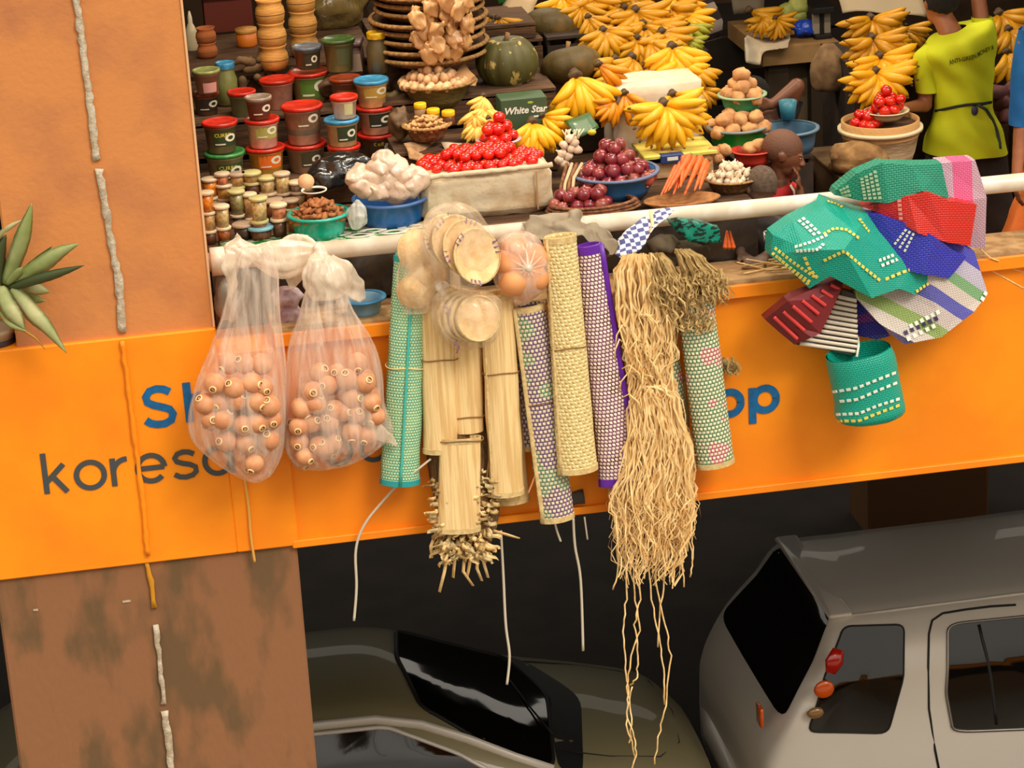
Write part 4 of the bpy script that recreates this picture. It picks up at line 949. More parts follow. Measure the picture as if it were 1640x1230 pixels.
for i, (a, b_) in enumerate(((396, 112), (412, 124), (388, 128), (426, 108), (418, 96), (404, 100))): gp.put(P(a, b_, 1.62), (i, i*.7, i*1.3), 1.0, ('left front', 'right front', 'leftmost', 'rightmost', 'right top', 'topmost')[i]+' brown ginger root in the pile behind the red lids', 'ginger', 'ginger roots')
sk_ = ellipsoid(G(545, 62, 1.10)+Vector((0, .28, .13)), (.17, .12, .15), 24, 16, .25, 4)
solo('herb_sack', crumple(sk_, .01, 18, 1), film('cloudy_herb_bag', (128, 108, 62), .7, .95), 'large cloudy plastic bag of dried herbs behind the green-lidded jar', 'bag')
sk_ = ellipsoid(G(568, 32, 1.10)+Vector((0, .45, .10)), (.14, .12, .12), 20, 14, .3, 9)
solo('herb_sack', crumple(sk_, .01, 18, 1), mat('dark_olive_bundle', (92, 72, 40), .9, c2=(60, 46, 26), n=20), 'dark olive bundle above the tubs next to the basket stack', 'bag')
solo('black_bag', crumple(ellipsoid(P(620, 22, 1.75), (.10, .08, .09), 18, 12, .3, 2), .012, 16, 1), m_blk, 'small black plastic bag hanging left of the basket stack', 'bag')
# stacked winnowing baskets with parcels in front
m_wick = mat('brown_wicker', (122, 84, 40), .8, c2=(84, 54, 26), n=50, b=(90, .8)); m_rim = mat('pale_wicker_rim', (170, 128, 70), .7, c2=(130, 92, 48), n=60, b=(120, .6))
wq = G(704, 112, 1.12)
for k in range(10):
    rr = .262+.012*math.sin(k*2.1); q = Vector((wq.x+R.uniform(-.012, .012), wq.y+.22+R.uniform(-.01, .01), 1.12+k*.042))
    r_ = root('winnowing_basket', q, ('lowest', 'second', 'third', 'fourth', 'fifth', 'sixth', 'seventh', 'eighth', 'ninth', 'topmost')[k]+' round brown basket of the tall stack behind the eggs', 'basket', 'stacked winnowing baskets')
    part('tray', lathe([(.001, .004), (rr*.72, 0), (rr*.9, .02), (rr-.006, .045), (rr-.014, .045), (rr*.86, .026), (rr*.7, .01), (.001, .01)], 36, c=q), m_wick, r_)
    part('rim', lathe([(rr-.01, .034), (rr+.006, .036), (rr+.008, .046), (rr, .054), (rr-.012, .05)], 40, c=q, wob=.006, seed=k), m_rim, r_)
m_dm = film('cloudy_parcel', (214, 162, 104), .8, .98, .3)
pr_ = [Proto('wrapped_parcel', crumple(ellipsoid((0, 0, 0), (.040, .022, .050), 12, 8, .6, i), .016, 30, 1), m_dm) for i in range(3)]
_sp = []
for i, (a, b_) in enumerate(((668, 28), (690, 12), (712, 20), (735, 14), (748, 38), (722, 40), (700, 48), (680, 52), (672, 64), (700, 66), (726, 60), (742, 62), (686, 84), (708, 80), (730, 80), (716, 2), (745, 2), (690, 36))):
    _sp.append((a, b_, pr_[i % 3].put(P(a, b_, wq.y-.08+.02*(i % 3)), (R.uniform(-.5, .5), R.uniform(-.6, .6), R.uniform(0, 1)), 1, 'snack parcel', 'parcel', 'snack parcels before the basket stack')))
relabel(_sp, 'cloudy snack parcel before basket stack', 4)
# egg basket
m_gb = mat('olive_painted_basket', (140, 122, 62), .7, c2=(112, 96, 46), n=30, b=(70, .6), aniso=(1, 1, 4))
o, q, rt, h = bowl(702, 168, 1.22, 124, 66, 40, m_gb, 'olive basket heaped with brown eggs below the winnowing baskets', 'basket', rim=m_rim, name='egg_basket')
heap(egg, q+Vector((-.02, 0, h*.80)), rt*.84, rt*.84, .0215, 3, 'egg in olive basket', 'egg', 'eggs in the olive basket', seed=1)
solo('paper_cover', crumple(facet([(720, 135, 1.14), (742, 98, 1.3), (765, 128, 1.2), (762, 138, 1.1)], [(0, 3, 2, 1)], .01), .006, 20, 2), mat('brown_paper', (196, 146, 96), .9), 'piece of brown paper over the right side of the eggs', 'paper')
# honey jars
for i, (px, py, s_) in enumerate(((674, 188, .95), (695, 197, 1), (719, 200, 1))):
    q = P(px, py, .98-.03*i); r_ = root('honey_jar', q, ('leftmost small honey jar, clear with yellow lid', 'middle small honey jar with the roundest yellow lid', 'right small dark honey jar with yellow lid')[i]+', below the egg basket', 'jar', 'small yellow-lidded jars')
    part('body', lathe([(.001, 0), (.026*s_, 0), (.029*s_, .01), (.029*s_, .035), (.024*s_, .045), (.001, .045)], 16, c=q), tubmat(((140, 110, 80), (150, 110, 50), (86, 44, 22))[i]), r_)
    part('lid', lathe([(.028*s_, .043), (.03*s_, .046), (.03*s_, .064), (.027*s_, .067), (.001, .066)], 18, c=q), mat('jar_yellow', (226, 180, 20), .4), r_)
# peanut basket, dried fish/bark bits
o, q, rt, h = bowl(685, 222, .9, 80, 50, 24, m_wick, 'small wicker basket of shelled nuts under the honey jars', 'basket', rim=m_rim, name='nut_basket')
nut = Proto('nut', remesh(MB().join(capsule((-.008, 0, 0), .009, (.010, 0, 0), .008, 7)), .004, 0), mat('nut_shell', (206, 158, 100), .8, c2=(150, 100, 56), n=50, thr=(.5, .6)))
heap(nut, q+Vector((0, 0, h*.7)), rt*.85, rt*.85, .0125, 3, 'pale brown nut in the small wicker basket', 'nut', 'nuts in the wicker basket', seed=2)
# pumpkins
m_pk = mat('green_pumpkin_skin', (78, 74, 30), .55, c2=(190, 164, 92), n=15, thr=(.585, .63), b=(20, .3), aniso=(1.8, 1.8, .7)); m_pk2 = mat('brownish_pumpkin_skin', (80, 64, 24), .6, c2=(112, 84, 32), n=6, thr=(.45, .6), b=(30, .3))
def pumpkin(px, py, y, rx, rz, mt, label, lobes=12, tilt=(0, 0, 0), amp=.06):
    q = P(px, py, y); k = MPP(q); rx *= k; rz *= k; b = MB(); nu, nv = 72, 22; vs = []
    Rm_ = Matrix.Rotation(tilt[0], 3, 'X') @ Matrix.Rotation(tilt[1], 3, 'Y')
    for j in range(nv+1):
        t = PI*j/nv
        for i in range(nu):
            a = 2*PI*i/nu; lb = 1-amp*(abs(math.cos(lobes*a/2)) ** 6)*math.sin(t)
            dim = 1-.28*math.exp(-(t/.35)**2)-.1*math.exp(-((PI-t)/.4)**2)
            vs.append(q+Rm_ @ Vector((math.sin(t)*math.cos(a)*rx*lb, math.sin(t)*math.sin(a)*rx*lb, math.cos(t)*rz*dim)))
    b.add(vs, [(j*nu+i, (j+1)*nu+i, (j+1)*nu+(i+1) % nu, j*nu+(i+1) % nu) for j in range(nv) for i in range(nu)])
    r_ = root('pumpkin', q-Vector((0, 0, rz*.95)), label, 'pumpkin', 'green pumpkins'); part('flesh', b, mt, r_)
    top = q+Rm_ @ Vector((0, 0, rz*.74)); part('stem', tube([top, top+Rm_ @ Vector((.004, 0, .02)), top+Rm_ @ Vector((.012, 0, .04))], [.014, .010, .012], 7), mat('pumpkin_stem', (150, 110, 70), .9), r_)
pumpkin(812, 99, 1.36, 51, 45, m_pk, 'round ribbed green pumpkin with pale flecks standing on the green carton')
pumpkin(881, 46, 1.90, 48, 33, m_pk2, 'upper brownish-green pumpkin lying behind the round one', 9, (-.5, .2), .03)
pumpkin(914, 104, 1.46, 50, 32, m_pk2, 'low green pumpkin half hidden by the hanging bananas', 10, (-.3, -.1), .03)
crate('pumpkin_box', .18, .47, 1.67, 2.1, 1.121, 1.20, 'small box under the upper pumpkin', 1)
# cloth-wrapped white object and leaves behind
solo('white_sack', crumple(facet([(808, 22, 2.05), (830, -14, 2.1), (862, -2, 2.1), (848, 34, 2.0), (826, 44, 1.98)], [(0, 4, 3, 2, 1)], .12), .008, 9, 2), mat('white_sacking', (196, 172, 136), .9), 'tilted whitish sack above the round pumpkin', 'sack')
lf = MB()
for i in range(14):
    a = P(790+R.uniform(0, 60), R.uniform(-12, 12), 2.2); lf.join(ribbon([a, a+Vector((R.uniform(-.04, .04), -.02, .03)), a+Vector((R.uniform(-.09, .09), -.04, .01))], [.01, .03, .004]))
solo('green_leaves', lf, mat('leaf_green', (40, 120, 44), .6, c2=(30, 84, 36), n=10), 'bright green leaves at the top edge above the pumpkins', 'leaves', kind='stuff')
# green carton with printed words
cq0 = P(803, 186, .985); cq1 = P(877, 178, .985); cz0 = .852; w_ = cq1.x-cq0.x
r_ = root('printed_carton', ((cq0.x+cq1.x)/2, 1.06, cz0), 'dark green carton printed White Star under the round pumpkin', 'carton')
part('carton', box(((cq0.x+cq1.x)/2, 1.06, cz0+.075), (w_, .14, .15), bev=.003), mat('dark_green_board', (62, 84, 54), .6), r_, False)
t = text_mb('White Star', .044, .0004, .0012, .25); t.v = [v+Vector(((cq0.x+cq1.x)/2+.004, .9885, cz0+.095)) for v in t.v]; part('lettering', t, mat('print_white', (232, 230, 216), .5), r_, False)
part('printed_mark', ellipsoid(((cq0.x+cq1.x)/2+.03, .989, cz0+.128), (.014, .001, .006), 12, 6), mat('print_lime', (150, 170, 60), .5), r_)
part('print_line', box(((cq0.x+cq1.x)/2+.06, .989, cz0+.062), (.036, .001, .008)), mat('print_white', (232, 230, 216), .5), r_, False)
# the long tomato box wrapped in sacking
m_sack = mat('woven_white_sacking', (206, 188, 156), .85, c2=(176, 140, 98), n=7, thr=(.5, .72), b=(30, .5))
A = P(676, 352, .50); B = P(888, 333, .50); zt = P(690, 283, .50).z; z0 = .603
bx = box(((A.x+B.x)/2, .50+.17, (z0+zt)/2), (B.x-A.x, .34, zt-z0), bev=.03)
r_ = root('tomato_box', ((A.x+B.x)/2, .63, z0), 'long box wrapped in whitish sacking, heaped with tomatoes', 'box')
part('sacking', crumple(bx, .012, 14, 3), m_sack, r_)
part('rolled_edge', tube([Vector((A.x+(B.x-A.x)*i/24, .495+.012*noise.noise(Vector((i*.7, 1, 0))), zt+.006*noise.noise(Vector((i*.9, 0, 0))))) for i in range(25)], .012, 8), m_sack, r_)
part('tape_strip', box((B.x-.075, .488, (z0+zt)/2+.0), (.006, .006, .17)), mat('tan_tape', (176, 132, 84), .6), r_, False)
heap(tomato, Vector(((A.x+B.x)/2, .67, zt-.012)), (B.x-A.x)*.51, .17, .0275, 2, 'tomato in the wrapped box', 'tomato', 'tomatoes in the wrapped box', seed=3, taper=.9, rotfree=False, sc=(.92, 1.12))
# plate of big tomatoes
m_gp2 = mat('grey_enamel', (112, 108, 122), .4, coat=.4); m_gp3 = mat('grey_enamel_rim', (180, 158, 162), .4)
o, q, rt, h = bowl(799, 238, .82, 72, 40, 16, m_gp2, 'grey enamel plate of tomatoes above the tomato box', 'plate', rim=m_gp3, name='enamel_plate')
heap(tomato, q+Vector((0, 0, h*.7)), rt*.92, rt*.82, .030, 3, 'tomato on grey enamel plate', 'tomato', 'tomatoes on the enamel plate', seed=4, taper=.8, sc=(1.1, 1.22), rotfree=False)
# blue bowl with white parcels
m_blu = mat('blue_plastic', (28, 104, 176), .4, coat=.2, c2=(22, 88, 156), n=5)
o, q, rt, h = bowl(628, 358, .58, 122, 92, 44, m_blu, 'bright blue plastic bowl of whitish parcels', 'bowl', rim=mat('blue_rim', (70, 104, 160), .4))
m_wh = film('white_parcel_film', (226, 196, 170), .82, 1.0, .25)
wp = [Proto('white_parcel', crumple(remesh(MB().join(ellipsoid((0, 0, 0), (.07, .055, .048), 14, 10, .4, i)).join(capsule((.02, 0, .03), .02, (.03, .01, .05), .012, 8)), .009, 3), .007, 9, 0), m_wh) for i in range(3)]
wpl = [(580, 288), (604, 296), (636, 298), (660, 288), (594, 276), (622, 280), (650, 274), (606, 262), (636, 262), (618, 250), (574, 274), (668, 276)]
for i, (a, b_) in enumerate(wpl): wp[i % 3].put(P(a, b_+9, .50+.012*(i//4)), (R.uniform(-.5, .5), R.uniform(-.6, .6), R.uniform(0, 6)), 1.0, 'whitish parcel in blue bowl, '+('front row, %s from left' % ORD[i] if i < 4 else ('middle row, %s from left' % ORD[i-4] if i < 7 else ('upper left', 'upper right', 'topmost', 'far left edge', 'far right edge')[i-7])), 'parcel', 'white parcels in the blue bowl')
# teal basin with bark chips
m_teal = mat('teal_plastic', (14, 160, 136), .32, c2=(60, 190, 170), n=8, thr=(.5, .7), b=(12, .5), coat=.3)
o, q, rt, h = bowl(513, 377, .48, 100, 74, 38, m_teal, 'teal plastic basin of brown bark chips behind the rail', 'basin', rim=m_teal, name='teal_basin')
chip = [Proto('bark_chip', crumple(box((0, 0, 0), (.034+.008*i, .018, .012)), .004, 60, 1), mat('bark_chip', (176, 112, 62), .85, c2=(140, 84, 44), n=30)) for i in range(3)]
heap(chip, q+Vector((0, 0, h*.72)), rt*.92, rt*.85, .014, 4, 'reddish brown bark chip in the teal basin', 'bark chip', 'bark chips in the teal basin', seed=6)
r_ = root('chip_tub_lid', P(503, 306, .46), 'pale ring and round tan lid lying on the bark chips', 'lid'); q = r_.location
part('ring', lathe([(.05, 0), (.056, .002), (.056, .008), (.05, .006), (.05, 0)], 24, M=Matrix.Translation(q)), m_wp, r_)
part('disc', lathe([(.001, 0), (.034, 0), (.036, .01), (.001, .014)], 20, M=Matrix.Translation(P(490, 292, .52)) @ Matrix.Rotation(.9, 4, 'X')), mat('tan_lid', (206, 160, 116), .6), r_)
# cup of orange sticks, black bundle, clear bag
r_ = root('stick_cup', G(486, 290, .601), 'cup of thin orange-brown sticks in front of the wide red-lidded tub', 'cup'); q = r_.location
part('cup', lathe([(.001, 0), (.022, 0), (.028, .06), (.026, .06), (.02, .004)], 16, c=q), film('clear_cup', (200, 170, 130), .3, .6), r_)
for i in range(11):
    a = i*1.7; tp_ = P(466+i*4.2, 216+(i*7) % 16, q.y-.04+.012*(i % 4)); part('stick', tube([q+Vector((math.cos(a)*.012, math.sin(a)*.012, .01)), tp_], .0045, 6), mat('orange_stick', (206, 116, 62), .6), r_)
solo('black_bundle', crumple(remesh(MB().join(ellipsoid(P(548, 268, .80), (.15, .10, .065), 20, 12, .3, 5)).join(ellipsoid(P(525, 285, .76), (.09, .08, .06), 16, 10, .3, 8)), .012, 1), .012, 22, 0), mat('glossy_black_plastic', (30, 30, 28), .2, b=(16, .8), spec=.9), 'glossy black plastic bundle left of the white parcels', 'bundle')
solo('clear_bag', crumple(ellipsoid(P(572, 345, .40), (.045, .04, .06), 16, 10, .3, 5), .008, 30, 1), film('clear_film', (230, 230, 220), .25, .6), 'small clear plastic bag between teal basin and blue bowl', 'bag')
solo('paper_scraps', crumple(facet([(650, 232, .82), (700, 226, .95), (722, 246, .82), (680, 262, .74), (655, 252, .74)], [(0, 4, 3, 2, 1)], .02), .012, 22, 3), mat('tan_paper', (190, 150, 106), .9, c2=(150, 112, 74), n=20), 'crumpled tan paper left of the tomatoes', 'paper')
solo('paper_scraps', crumple(facet([(708, 228, .84), (760, 230, .9), (765, 246, .82), (716, 244, .78)], [(0, 3, 2, 1)], .012), .008, 22, 2), mat('pale_paper', (206, 186, 152), .9), 'pale crumpled paper between the nut basket and the tomatoes', 'paper')
for i, (a, b_, y_, rx, rz, c_) in enumerate(((640, 196, 1.0, .05, .07, (96, 70, 40)), (628, 168, 1.30, .06, .06, (112, 92, 50)), (642, 140, 1.4, .05, .05, (86, 60, 38)), (524, 138, 1.5, .06, .05, (90, 64, 40)), (590, 150, 1.5, .06, .05, (120, 84, 48)), (470, 130, 1.62, .06, .05, (98, 76, 44)))):
    solo('spice_bundle', crumple(ellipsoid(P(a, b_, y_), (rx, .05, rz), 14, 10, .4, i), .010, 26, 1), mat('bundle_%d' % c_[0], c_, .6, b=(20, .5)), 'dark brown wrapped bundle '+('left of the honey jars', 'beside the blue-lidded top tub', 'below the black bag', 'behind the grey-lidded tub', 'behind the blue-lidded top tub', 'behind the pinkish back tub')[i], 'bundle')
# onions
m_bl2 = mat('faded_blue_plastic', (52, 112, 164), .45, c2=(40, 94, 146), n=5)
o, q, rt, h = bowl(986, 312, .62, 142, 98, 40, m_bl2, 'faded blue bowl heaped with red onions', 'bowl', rim=mat('greyblue_rim', (96, 110, 140), .5))
heap(onions, q+Vector((0, 0, h*.55)), rt*.90, rt*.76, .0315, 4, 'red onion in blue bowl', 'onion', 'red onions in the blue bowl', seed=8, taper=.9, sc=(.88, 1.15))
wt = root('onion_tray', P(950, 338, .42), 'flat wicker tray of red onions against the rail', 'tray'); q = wt.location
m_br = mat('reddish_wicker', (146, 92, 54), .8, c2=(100, 58, 34), n=40, b=(80, .7))
for k in range(3): part('wicker_hoop', lathe([(.20-.012*k, .01+.013*k), (.212-.008*k, .016+.013*k), (.20-.012*k, .024+.013*k), (.19-.012*k, .016+.013*k), (.20-.012*k, .01+.013*k)], 40, M=Matrix.Translation(q) @ Matrix.Diagonal((1.02, .62, 1, 1)), wob=.01, seed=k), m_br, wt)
part('base', lathe([(.001, 0), (.17, 0), (.19, .012), (.001, .012)], 36, M=Matrix.Translation(q) @ Matrix.Diagonal((1.02, .62, 1, 1))), m_br, wt)
heap(onions, q+Vector((-.05, 0.01, .012)), .145, .085, .030, 2, 'red onion in wicker tray', 'onion', 'red onions in the wicker tray', seed=9, taper=.7, sc=(.85, 1.1))
for k in range(4): part('reed', tube([P(893+k*7, 338, .42), P(898+k*7, 300-k*5, .55), P(908+k*8, 262, .66)], .008, 6), (m_br, mat('pale_reed', (200, 170, 130), .8))[k % 2], wt)
# garlic string
_sp = []
for i, (a, b_) in enumerate(((912, 222), (903, 232), (915, 238), (900, 246), (910, 250), (896, 256), (904, 262), (920, 228), (925, 240))): _sp.append((a, b_, garlic.put(P(a, b_, .76), (R.uniform(-1, 1), R.uniform(-1, 1), 0), 1.05, 'garlic bulb', 'garlic', 'garlic left of the onions')))
relabel(_sp, 'garlic bulb left of onions', 3)
gr = MB()
for i in range(12):
    a = P(905+i*2, 222, .76); gr.join(tube([a, a+Vector((R.uniform(-.03, .04), .01, .04))], .003, 5))
solo('garlic_roots', gr, m_gar, 'white stringy roots above the garlic bulbs', 'roots', kind='stuff')
solo('lime_slice', crumple(ellipsoid(P(948, 212, .70)+Vector((0, 0, -.0)), (.02, .015, .014), 10, 8), .002, 20), mat('lime_skin', (196, 178, 50), .4), 'small yellow-green lime peeking behind the onions', 'lime')
solo('green_package', crumple(facet([(905, 196, .9), (945, 182, .95), (960, 205, .88), (925, 222, .82)], [(0, 3, 2, 1)], .03), .006, 20, 2), mat('green_printed_pack', (60, 92, 52), .4, c2=(200, 206, 190), n=26, thr=(.62, .66)), 'green printed package behind the garlic', 'package')
# white cloth box and board under the big hand
m_wc = mat('white_cloth', (222, 208, 184), .8, c2=(206, 188, 160), n=6, b=(16, .4))
A = P(982, 138, 1.12); B = P(1126, 130, 1.12)
bx = box(((A.x+B.x)/2, 1.26, .60+(A.z-.60)/2), (B.x-A.x, .26, A.z-.602), bev=.02); solo('cloth_covered_box', crumple(bx, .008, 12, 3), m_wc, 'box covered with white cloth behind the big banana hand', 'box')
A = P(1036, 248, .84); B = P(1142, 232, .84)
r_ = root('banana_board', ((A.x+B.x)/2, .96, .603), 'pale wooden crate with a yellow cloth top under the big banana hand', 'crate')
part('crate', box(((A.x+B.x)/2, .96, .603+.05), (B.x-A.x, .24, .10), bev=.004), mat('pale_crate_wood', (196, 158, 112), .8, c2=(170, 130, 86), n=8, aniso=(1, 6, 6)), r_, False)
part('cloth', crumple(box(((A.x+B.x)/2, .955, .712), (B.x-A.x+.03, .28, .012)), .004, 18, 3), mat('yellow_cloth', (218, 200, 88), .8), r_)
part('under_cloth', box(((A.x+B.x)/2, .845, .69), (B.x-A.x+.01, .01, .022)), mat('yellow_cloth', (218, 200, 88), .8), r_, False)
r_ = root('blue_printed_tin', P(1078, 262, .8), 'small blue and white printed pack under the wooden crate', 'pack'); q = r_.location
part('pack', box(q+Vector((0, .03, .02)), (.11, .05, .04), bev=.004), mat('navy_pack', (40, 60, 110), .4), r_, False); part('print_line', box(q+Vector((0, .004, .022)), (.05, .002, .016)), m_wp, r_, False)
# potatoes
m_gr = mat('green_plastic', (22, 140, 44), .4, c2=(16, 118, 40), n=6); m_gr2 = mat('sea_green_plastic', (66, 150, 98), .4, c2=(50, 130, 84), n=6)
o, q, rt, h = bowl(1182, 236, 1.06, 98, 78, 36, m_gr, 'bright green bowl of potatoes under the smaller green bowl', 'bowl', rim=mat('grey_green_rim', (120, 130, 128), .5))
heap(potatoes, q+Vector((0, 0, h*.62)), rt*.9, rt*.8, .036, 2, 'potato in lower green bowl', 'potato', 'potatoes in the lower green bowl', seed=11, taper=.4)
o, q, rt, h = bowl(1189, 176, 1.14, 78, 52, 26, m_gr2, 'small sea-green bowl of potatoes stacked on the lower bowl', 'bowl', rim=mat('pale_green_rim', (140, 168, 130), .5))
heap(potatoes, q+Vector((0, 0, h*.55)), rt*.85, rt*.75, .034, 3, 'potato in upper green bowl', 'potato', 'potatoes in the upper green bowl', seed=12, taper=.8)
for i, (a, b_) in enumerate(((1142, 244), (1160, 240), (1150, 252), (1130, 250), (1120, 256))): potatoes[i % 3].put(P(a, b_, .86), (i, 0, i*2), .85, 'loose potato behind the garlic basket, '+('middle', 'right', 'front', 'left', 'leftmost')[i]+' one', 'potato', 'loose potatoes behind the garlic')
o, q, rt, h = bowl(1205, 262, .86, 70, 48, 24, mat('red_plastic', (190, 56, 40), .4), 'red plastic bowl half hidden behind the child', 'bowl', name='red_bowl')
for i, (a, b_) in enumerate(((1215, 232), (1200, 238))): potatoes[i].put(P(a, b_, .86), (0, 0, i), .9, ('right', 'left')[i]+' potato in the red bowl', 'potato', 'potatoes in the red bowl')
# garlic basket, carrots
o, q, rt, h = bowl(1172, 306, .56, 92, 56, 24, m_wick, 'shallow basket of garlic bulbs beside the carrots', 'basket', rim=m_rim, name='garlic_basket')
heap(garlic, q+Vector((0, 0, h*.72)), rt*.88, rt*.75, .0185, 3, 'garlic bulb in the shallow basket', 'garlic', 'garlic in the basket', seed=14, sc=(.7, .95))
r_ = root('carrot_tray', P(1092, 330, .40), 'oval wooden tray under the carrots against the rail', 'tray'); q = r_.location
part('tray', lathe([(.001, 0), (.12, 0), (.175, .034), (.168, .036), (.11, .008), (.001, .008)], 36, M=Matrix.Translation(q) @ Matrix.Diagonal((1, .6, 1, 1))), mat('tray_wood', (176, 118, 62), .7, c2=(140, 88, 44), n=10, aniso=(2, 8, 8)), r_)
for i, (a, b_, c_, d_) in enumerate(((1104, 250, 1070, 306), (1112, 252, 1086, 302), (1122, 252, 1100, 304), (1130, 258, 1112, 306), (1092, 262, 1064, 310), (1084, 268, 1058, 314), (1118, 262, 1096, 312), (1100, 258, 1078, 312), (1096, 252, 1090, 300), (1132, 262, 1120, 304))):
    A = P(a, b_, .56+.01*(i % 3)); B = P(c_, d_, .40+.01*(i % 2)); D = (B-A); Rm_ = Vector((0, 0, -1)).rotation_difference(D.normalized()).to_matrix()
    carrot.put(A, Rm_, (1.1, 1.1, D.length/.16), 'carrot above the oval tray, %s placed across the heap' % ORD[i], 'carrot', 'carrots on the oval tray')
for i, a in enumerate((1161, 1168, 1175)): carrot.put(P(a, 398, .17), Matrix.Rotation(math.radians((-170, 178, 172)[i]), 3, 'Y') @ Matrix.Rotation(.2, 3, 'X'), (.7, .7, .5), 'small carrot standing on the ledge by the kneeling hand', 'carrot', 'small carrots on the ledge')
# ---------------------------------------------------------------- right stall
crate('side_stall_table', 1.88, 2.25, 1.32, 1.99, ZF, .36, 'brown table with boxes of the right-hand stall', 4, mat('stall_cardboard', (120, 92, 58), .9, c2=(92, 68, 42), n=4), 'table')
crate('banana_rack', 2.14, 2.60, 2.0, 2.6, ZF, .75, 'stacked boxes behind the stacked banana hands', 2, m_dcl, 'rack')
m_bk = mat('cream_basket_paint', (214, 194, 154), .7, c2=(186, 160, 120), n=9, b=(50, .4), aniso=(1, 1, 5))
o, q, rt, h = bowl(1410, 262, 1.55, 134, 96, 60, m_bk, 'large cream basket carrying tomatoes beside the person in lime yellow', 'basket', rim=mat('cream_rim', (226, 208, 166), .7), name='cream_basket')
part('inner_band', lathe([(rt*.92, h*.8), (rt*.93, h*1.22), (rt*.88, h*1.22), (rt*.86, h*.8)], 36, c=q), mat('tan_wicker_band', (196, 146, 86), .8, b=(60, .5)), o)
part('filling_board', lathe([(.001, h*1.06), (rt*.88, h*1.06), (rt*.88, h*1.08), (.001, h*1.1)], 30, c=q), m_wood, o)
heap(tomato, q+Vector((-rt*.42, -.04, h*1.1)), rt*.42, rt*.45, .0268, 2, 'tomato in cream basket', 'tomato', 'tomatoes in the cream basket', seed=20, sc=(1, 1.2))
o2, q2, rt2, h2 = bowl(1420, 190, 1.50, 72, 44, 14, mat('cream_plate', (206, 190, 150), .4), 'cream plate of tomatoes set on the big cream basket', 'plate', name='enamel_plate')
heap(tomato, q2+Vector((0, 0, h2*.7)), rt2*.85, rt2*.8, .029, 4, 'tomato on cream plate', 'tomato', 'tomatoes on the cream plate', seed=21, taper=.95, sc=(1.05, 1.2))
solo('brown_sack', crumple(pleat and loft(pleat([((1318, 70), (1336, 70)), ((1306, 90), (1350, 88)), ((1298, 115), (1356, 112)), ((1300, 138), (1352, 136)), ((1310, 146), (1345, 145))], 2.3, .8, 36, 9, .06)), .008, 20, 0), mat('brown_cloth_sack', (150, 118, 82), .85, c2=(120, 90, 60), n=14, b=(18, .6)), 'bulging brown sack between the far table and the banana stack', 'sack')
solo('grey_tarpaulin', crumple(facet([(1338, -20, 2.9), (1480, -24, 2.9), (1482, 26, 2.7), (1440, 22, 2.7), (1352, 24, 2.75)], [(0, 4, 3, 2, 1)], .02), .03, 5, 3), mat('pale_tarpaulin', (168, 150, 122), .8), 'pale tarpaulin hanging behind the stacked banana hands', 'tarpaulin')
swp = Proto('sweet_potato', ellipsoid((0, 0, 0), (.07, .04, .04), 12, 9, .3, 3), mat('purple_sweet_potato', (110, 62, 60), .7, c2=(84, 44, 46), n=12))
_sp = []
for i, (a, b_) in enumerate(((1600, 148), (1618, 142), (1604, 164), (1622, 160), (1610, 178), (1598, 182), (1620, 180), (1630, 168))): _sp.append((a, b_, swp.put(P(a, b_, 2.0+.03*(i % 2)), (.3*i, .2*i, i), 1, 'sweet potato', 'sweet potato', 'sweet potatoes')))
relabel(_sp, 'purple sweet potato by blue shirt', 2)
crate('sweet_potato_crate', 2.98, 3.5, 1.9, 2.4, ZF, P(1610, 200, 1.95).z, 'crate under the sweet potatoes', 4)
# far table and things on it
ft = root('far_table', (2.2, 4.0, ZF), 'far wooden table partly covered with white cloth', 'table')
A = P(1222, 98, 3.6); B = P(1345, 66, 3.6); zt = P(1230, 78, 3.6).z
part('tabletop', box(((A.x+B.x)/2, 4.0, zt-.05), (B.x-A.x, .8, .10)), mat('far_table_wood', (176, 136, 86), .8, c2=(150, 112, 66), n=6), ft, False)
for x in (A.x+.1, B.x-.1): part('leg', box((x, 3.68, (zt-.1+ZF)/2), (.12, .08, zt-.1-ZF)), mat('dark_leg', (60, 46, 30), .9), ft, False)
part('front_panel', box(((A.x+B.x)/2+.06, 3.78, (zt-.1+ZF)/2), (B.x-A.x-.2, .04, zt-.1-ZF)), mat('grey_tan_panel', (128, 110, 84), .9), ft, False)
solo('white_table_cloth', crumple(facet([(1194, 62, 3.54), (1206, 54, G(1206, 54, zt+.03).y), (1268, 50, G(1268, 50, zt+.03).y), (1262, 76, G(1262, 76, zt+.03).y), (1222, 82, 3.56), (1218, 104, 3.53), (1196, 100, 3.50)], [(0, 6, 5, 4, 3, 2, 1)], .02), .008, 8, 3), m_wc, 'white cloth draped over the left end of the far table', 'cloth')
solo('blue_plastic_bag', crumple(ellipsoid(P(1288, 46, 3.8), (.07, .06, .05), 16, 10, .4, 1), .012, 20, 1), mat('royal_blue_plastic', (30, 70, 190), .3, b=(14, .6)), 'crumpled royal blue plastic bag on the far table', 'bag')
r_ = root('weighing_scale', P(1316, 60, 3.75), 'black and grey weighing scale on the far table', 'scale'); q = r_.location
for nm, c_, d_, mt_ in (('base', (0, 0, .012), (.10, .1, .024), m_rub), ('column', (0, 0, .08), (.022, .022, .12), m_rub), ('panel', (-.03, .01, .085), (.045, .02, .13), mat('scale_grey', (150, 138, 118), .5)), ('panel', (.035, .01, .085), (.04, .02, .13), mat('scale_grey', (150, 138, 118), .5)), ('pan', (0, 0, .165), (.13, .11, .035), m_rub)):
    part(nm, box(q+Vector(c_), d_, bev=.004), mt_, r_, False)
cab = Proto('cabbage', crumple(ellipsoid((0, 0, 0), (.07, .07, .06), 16, 10, .25, 2), .006, 24, 0), mat('cabbage_leaf', (176, 176, 92), .6, c2=(140, 150, 70), n=8))
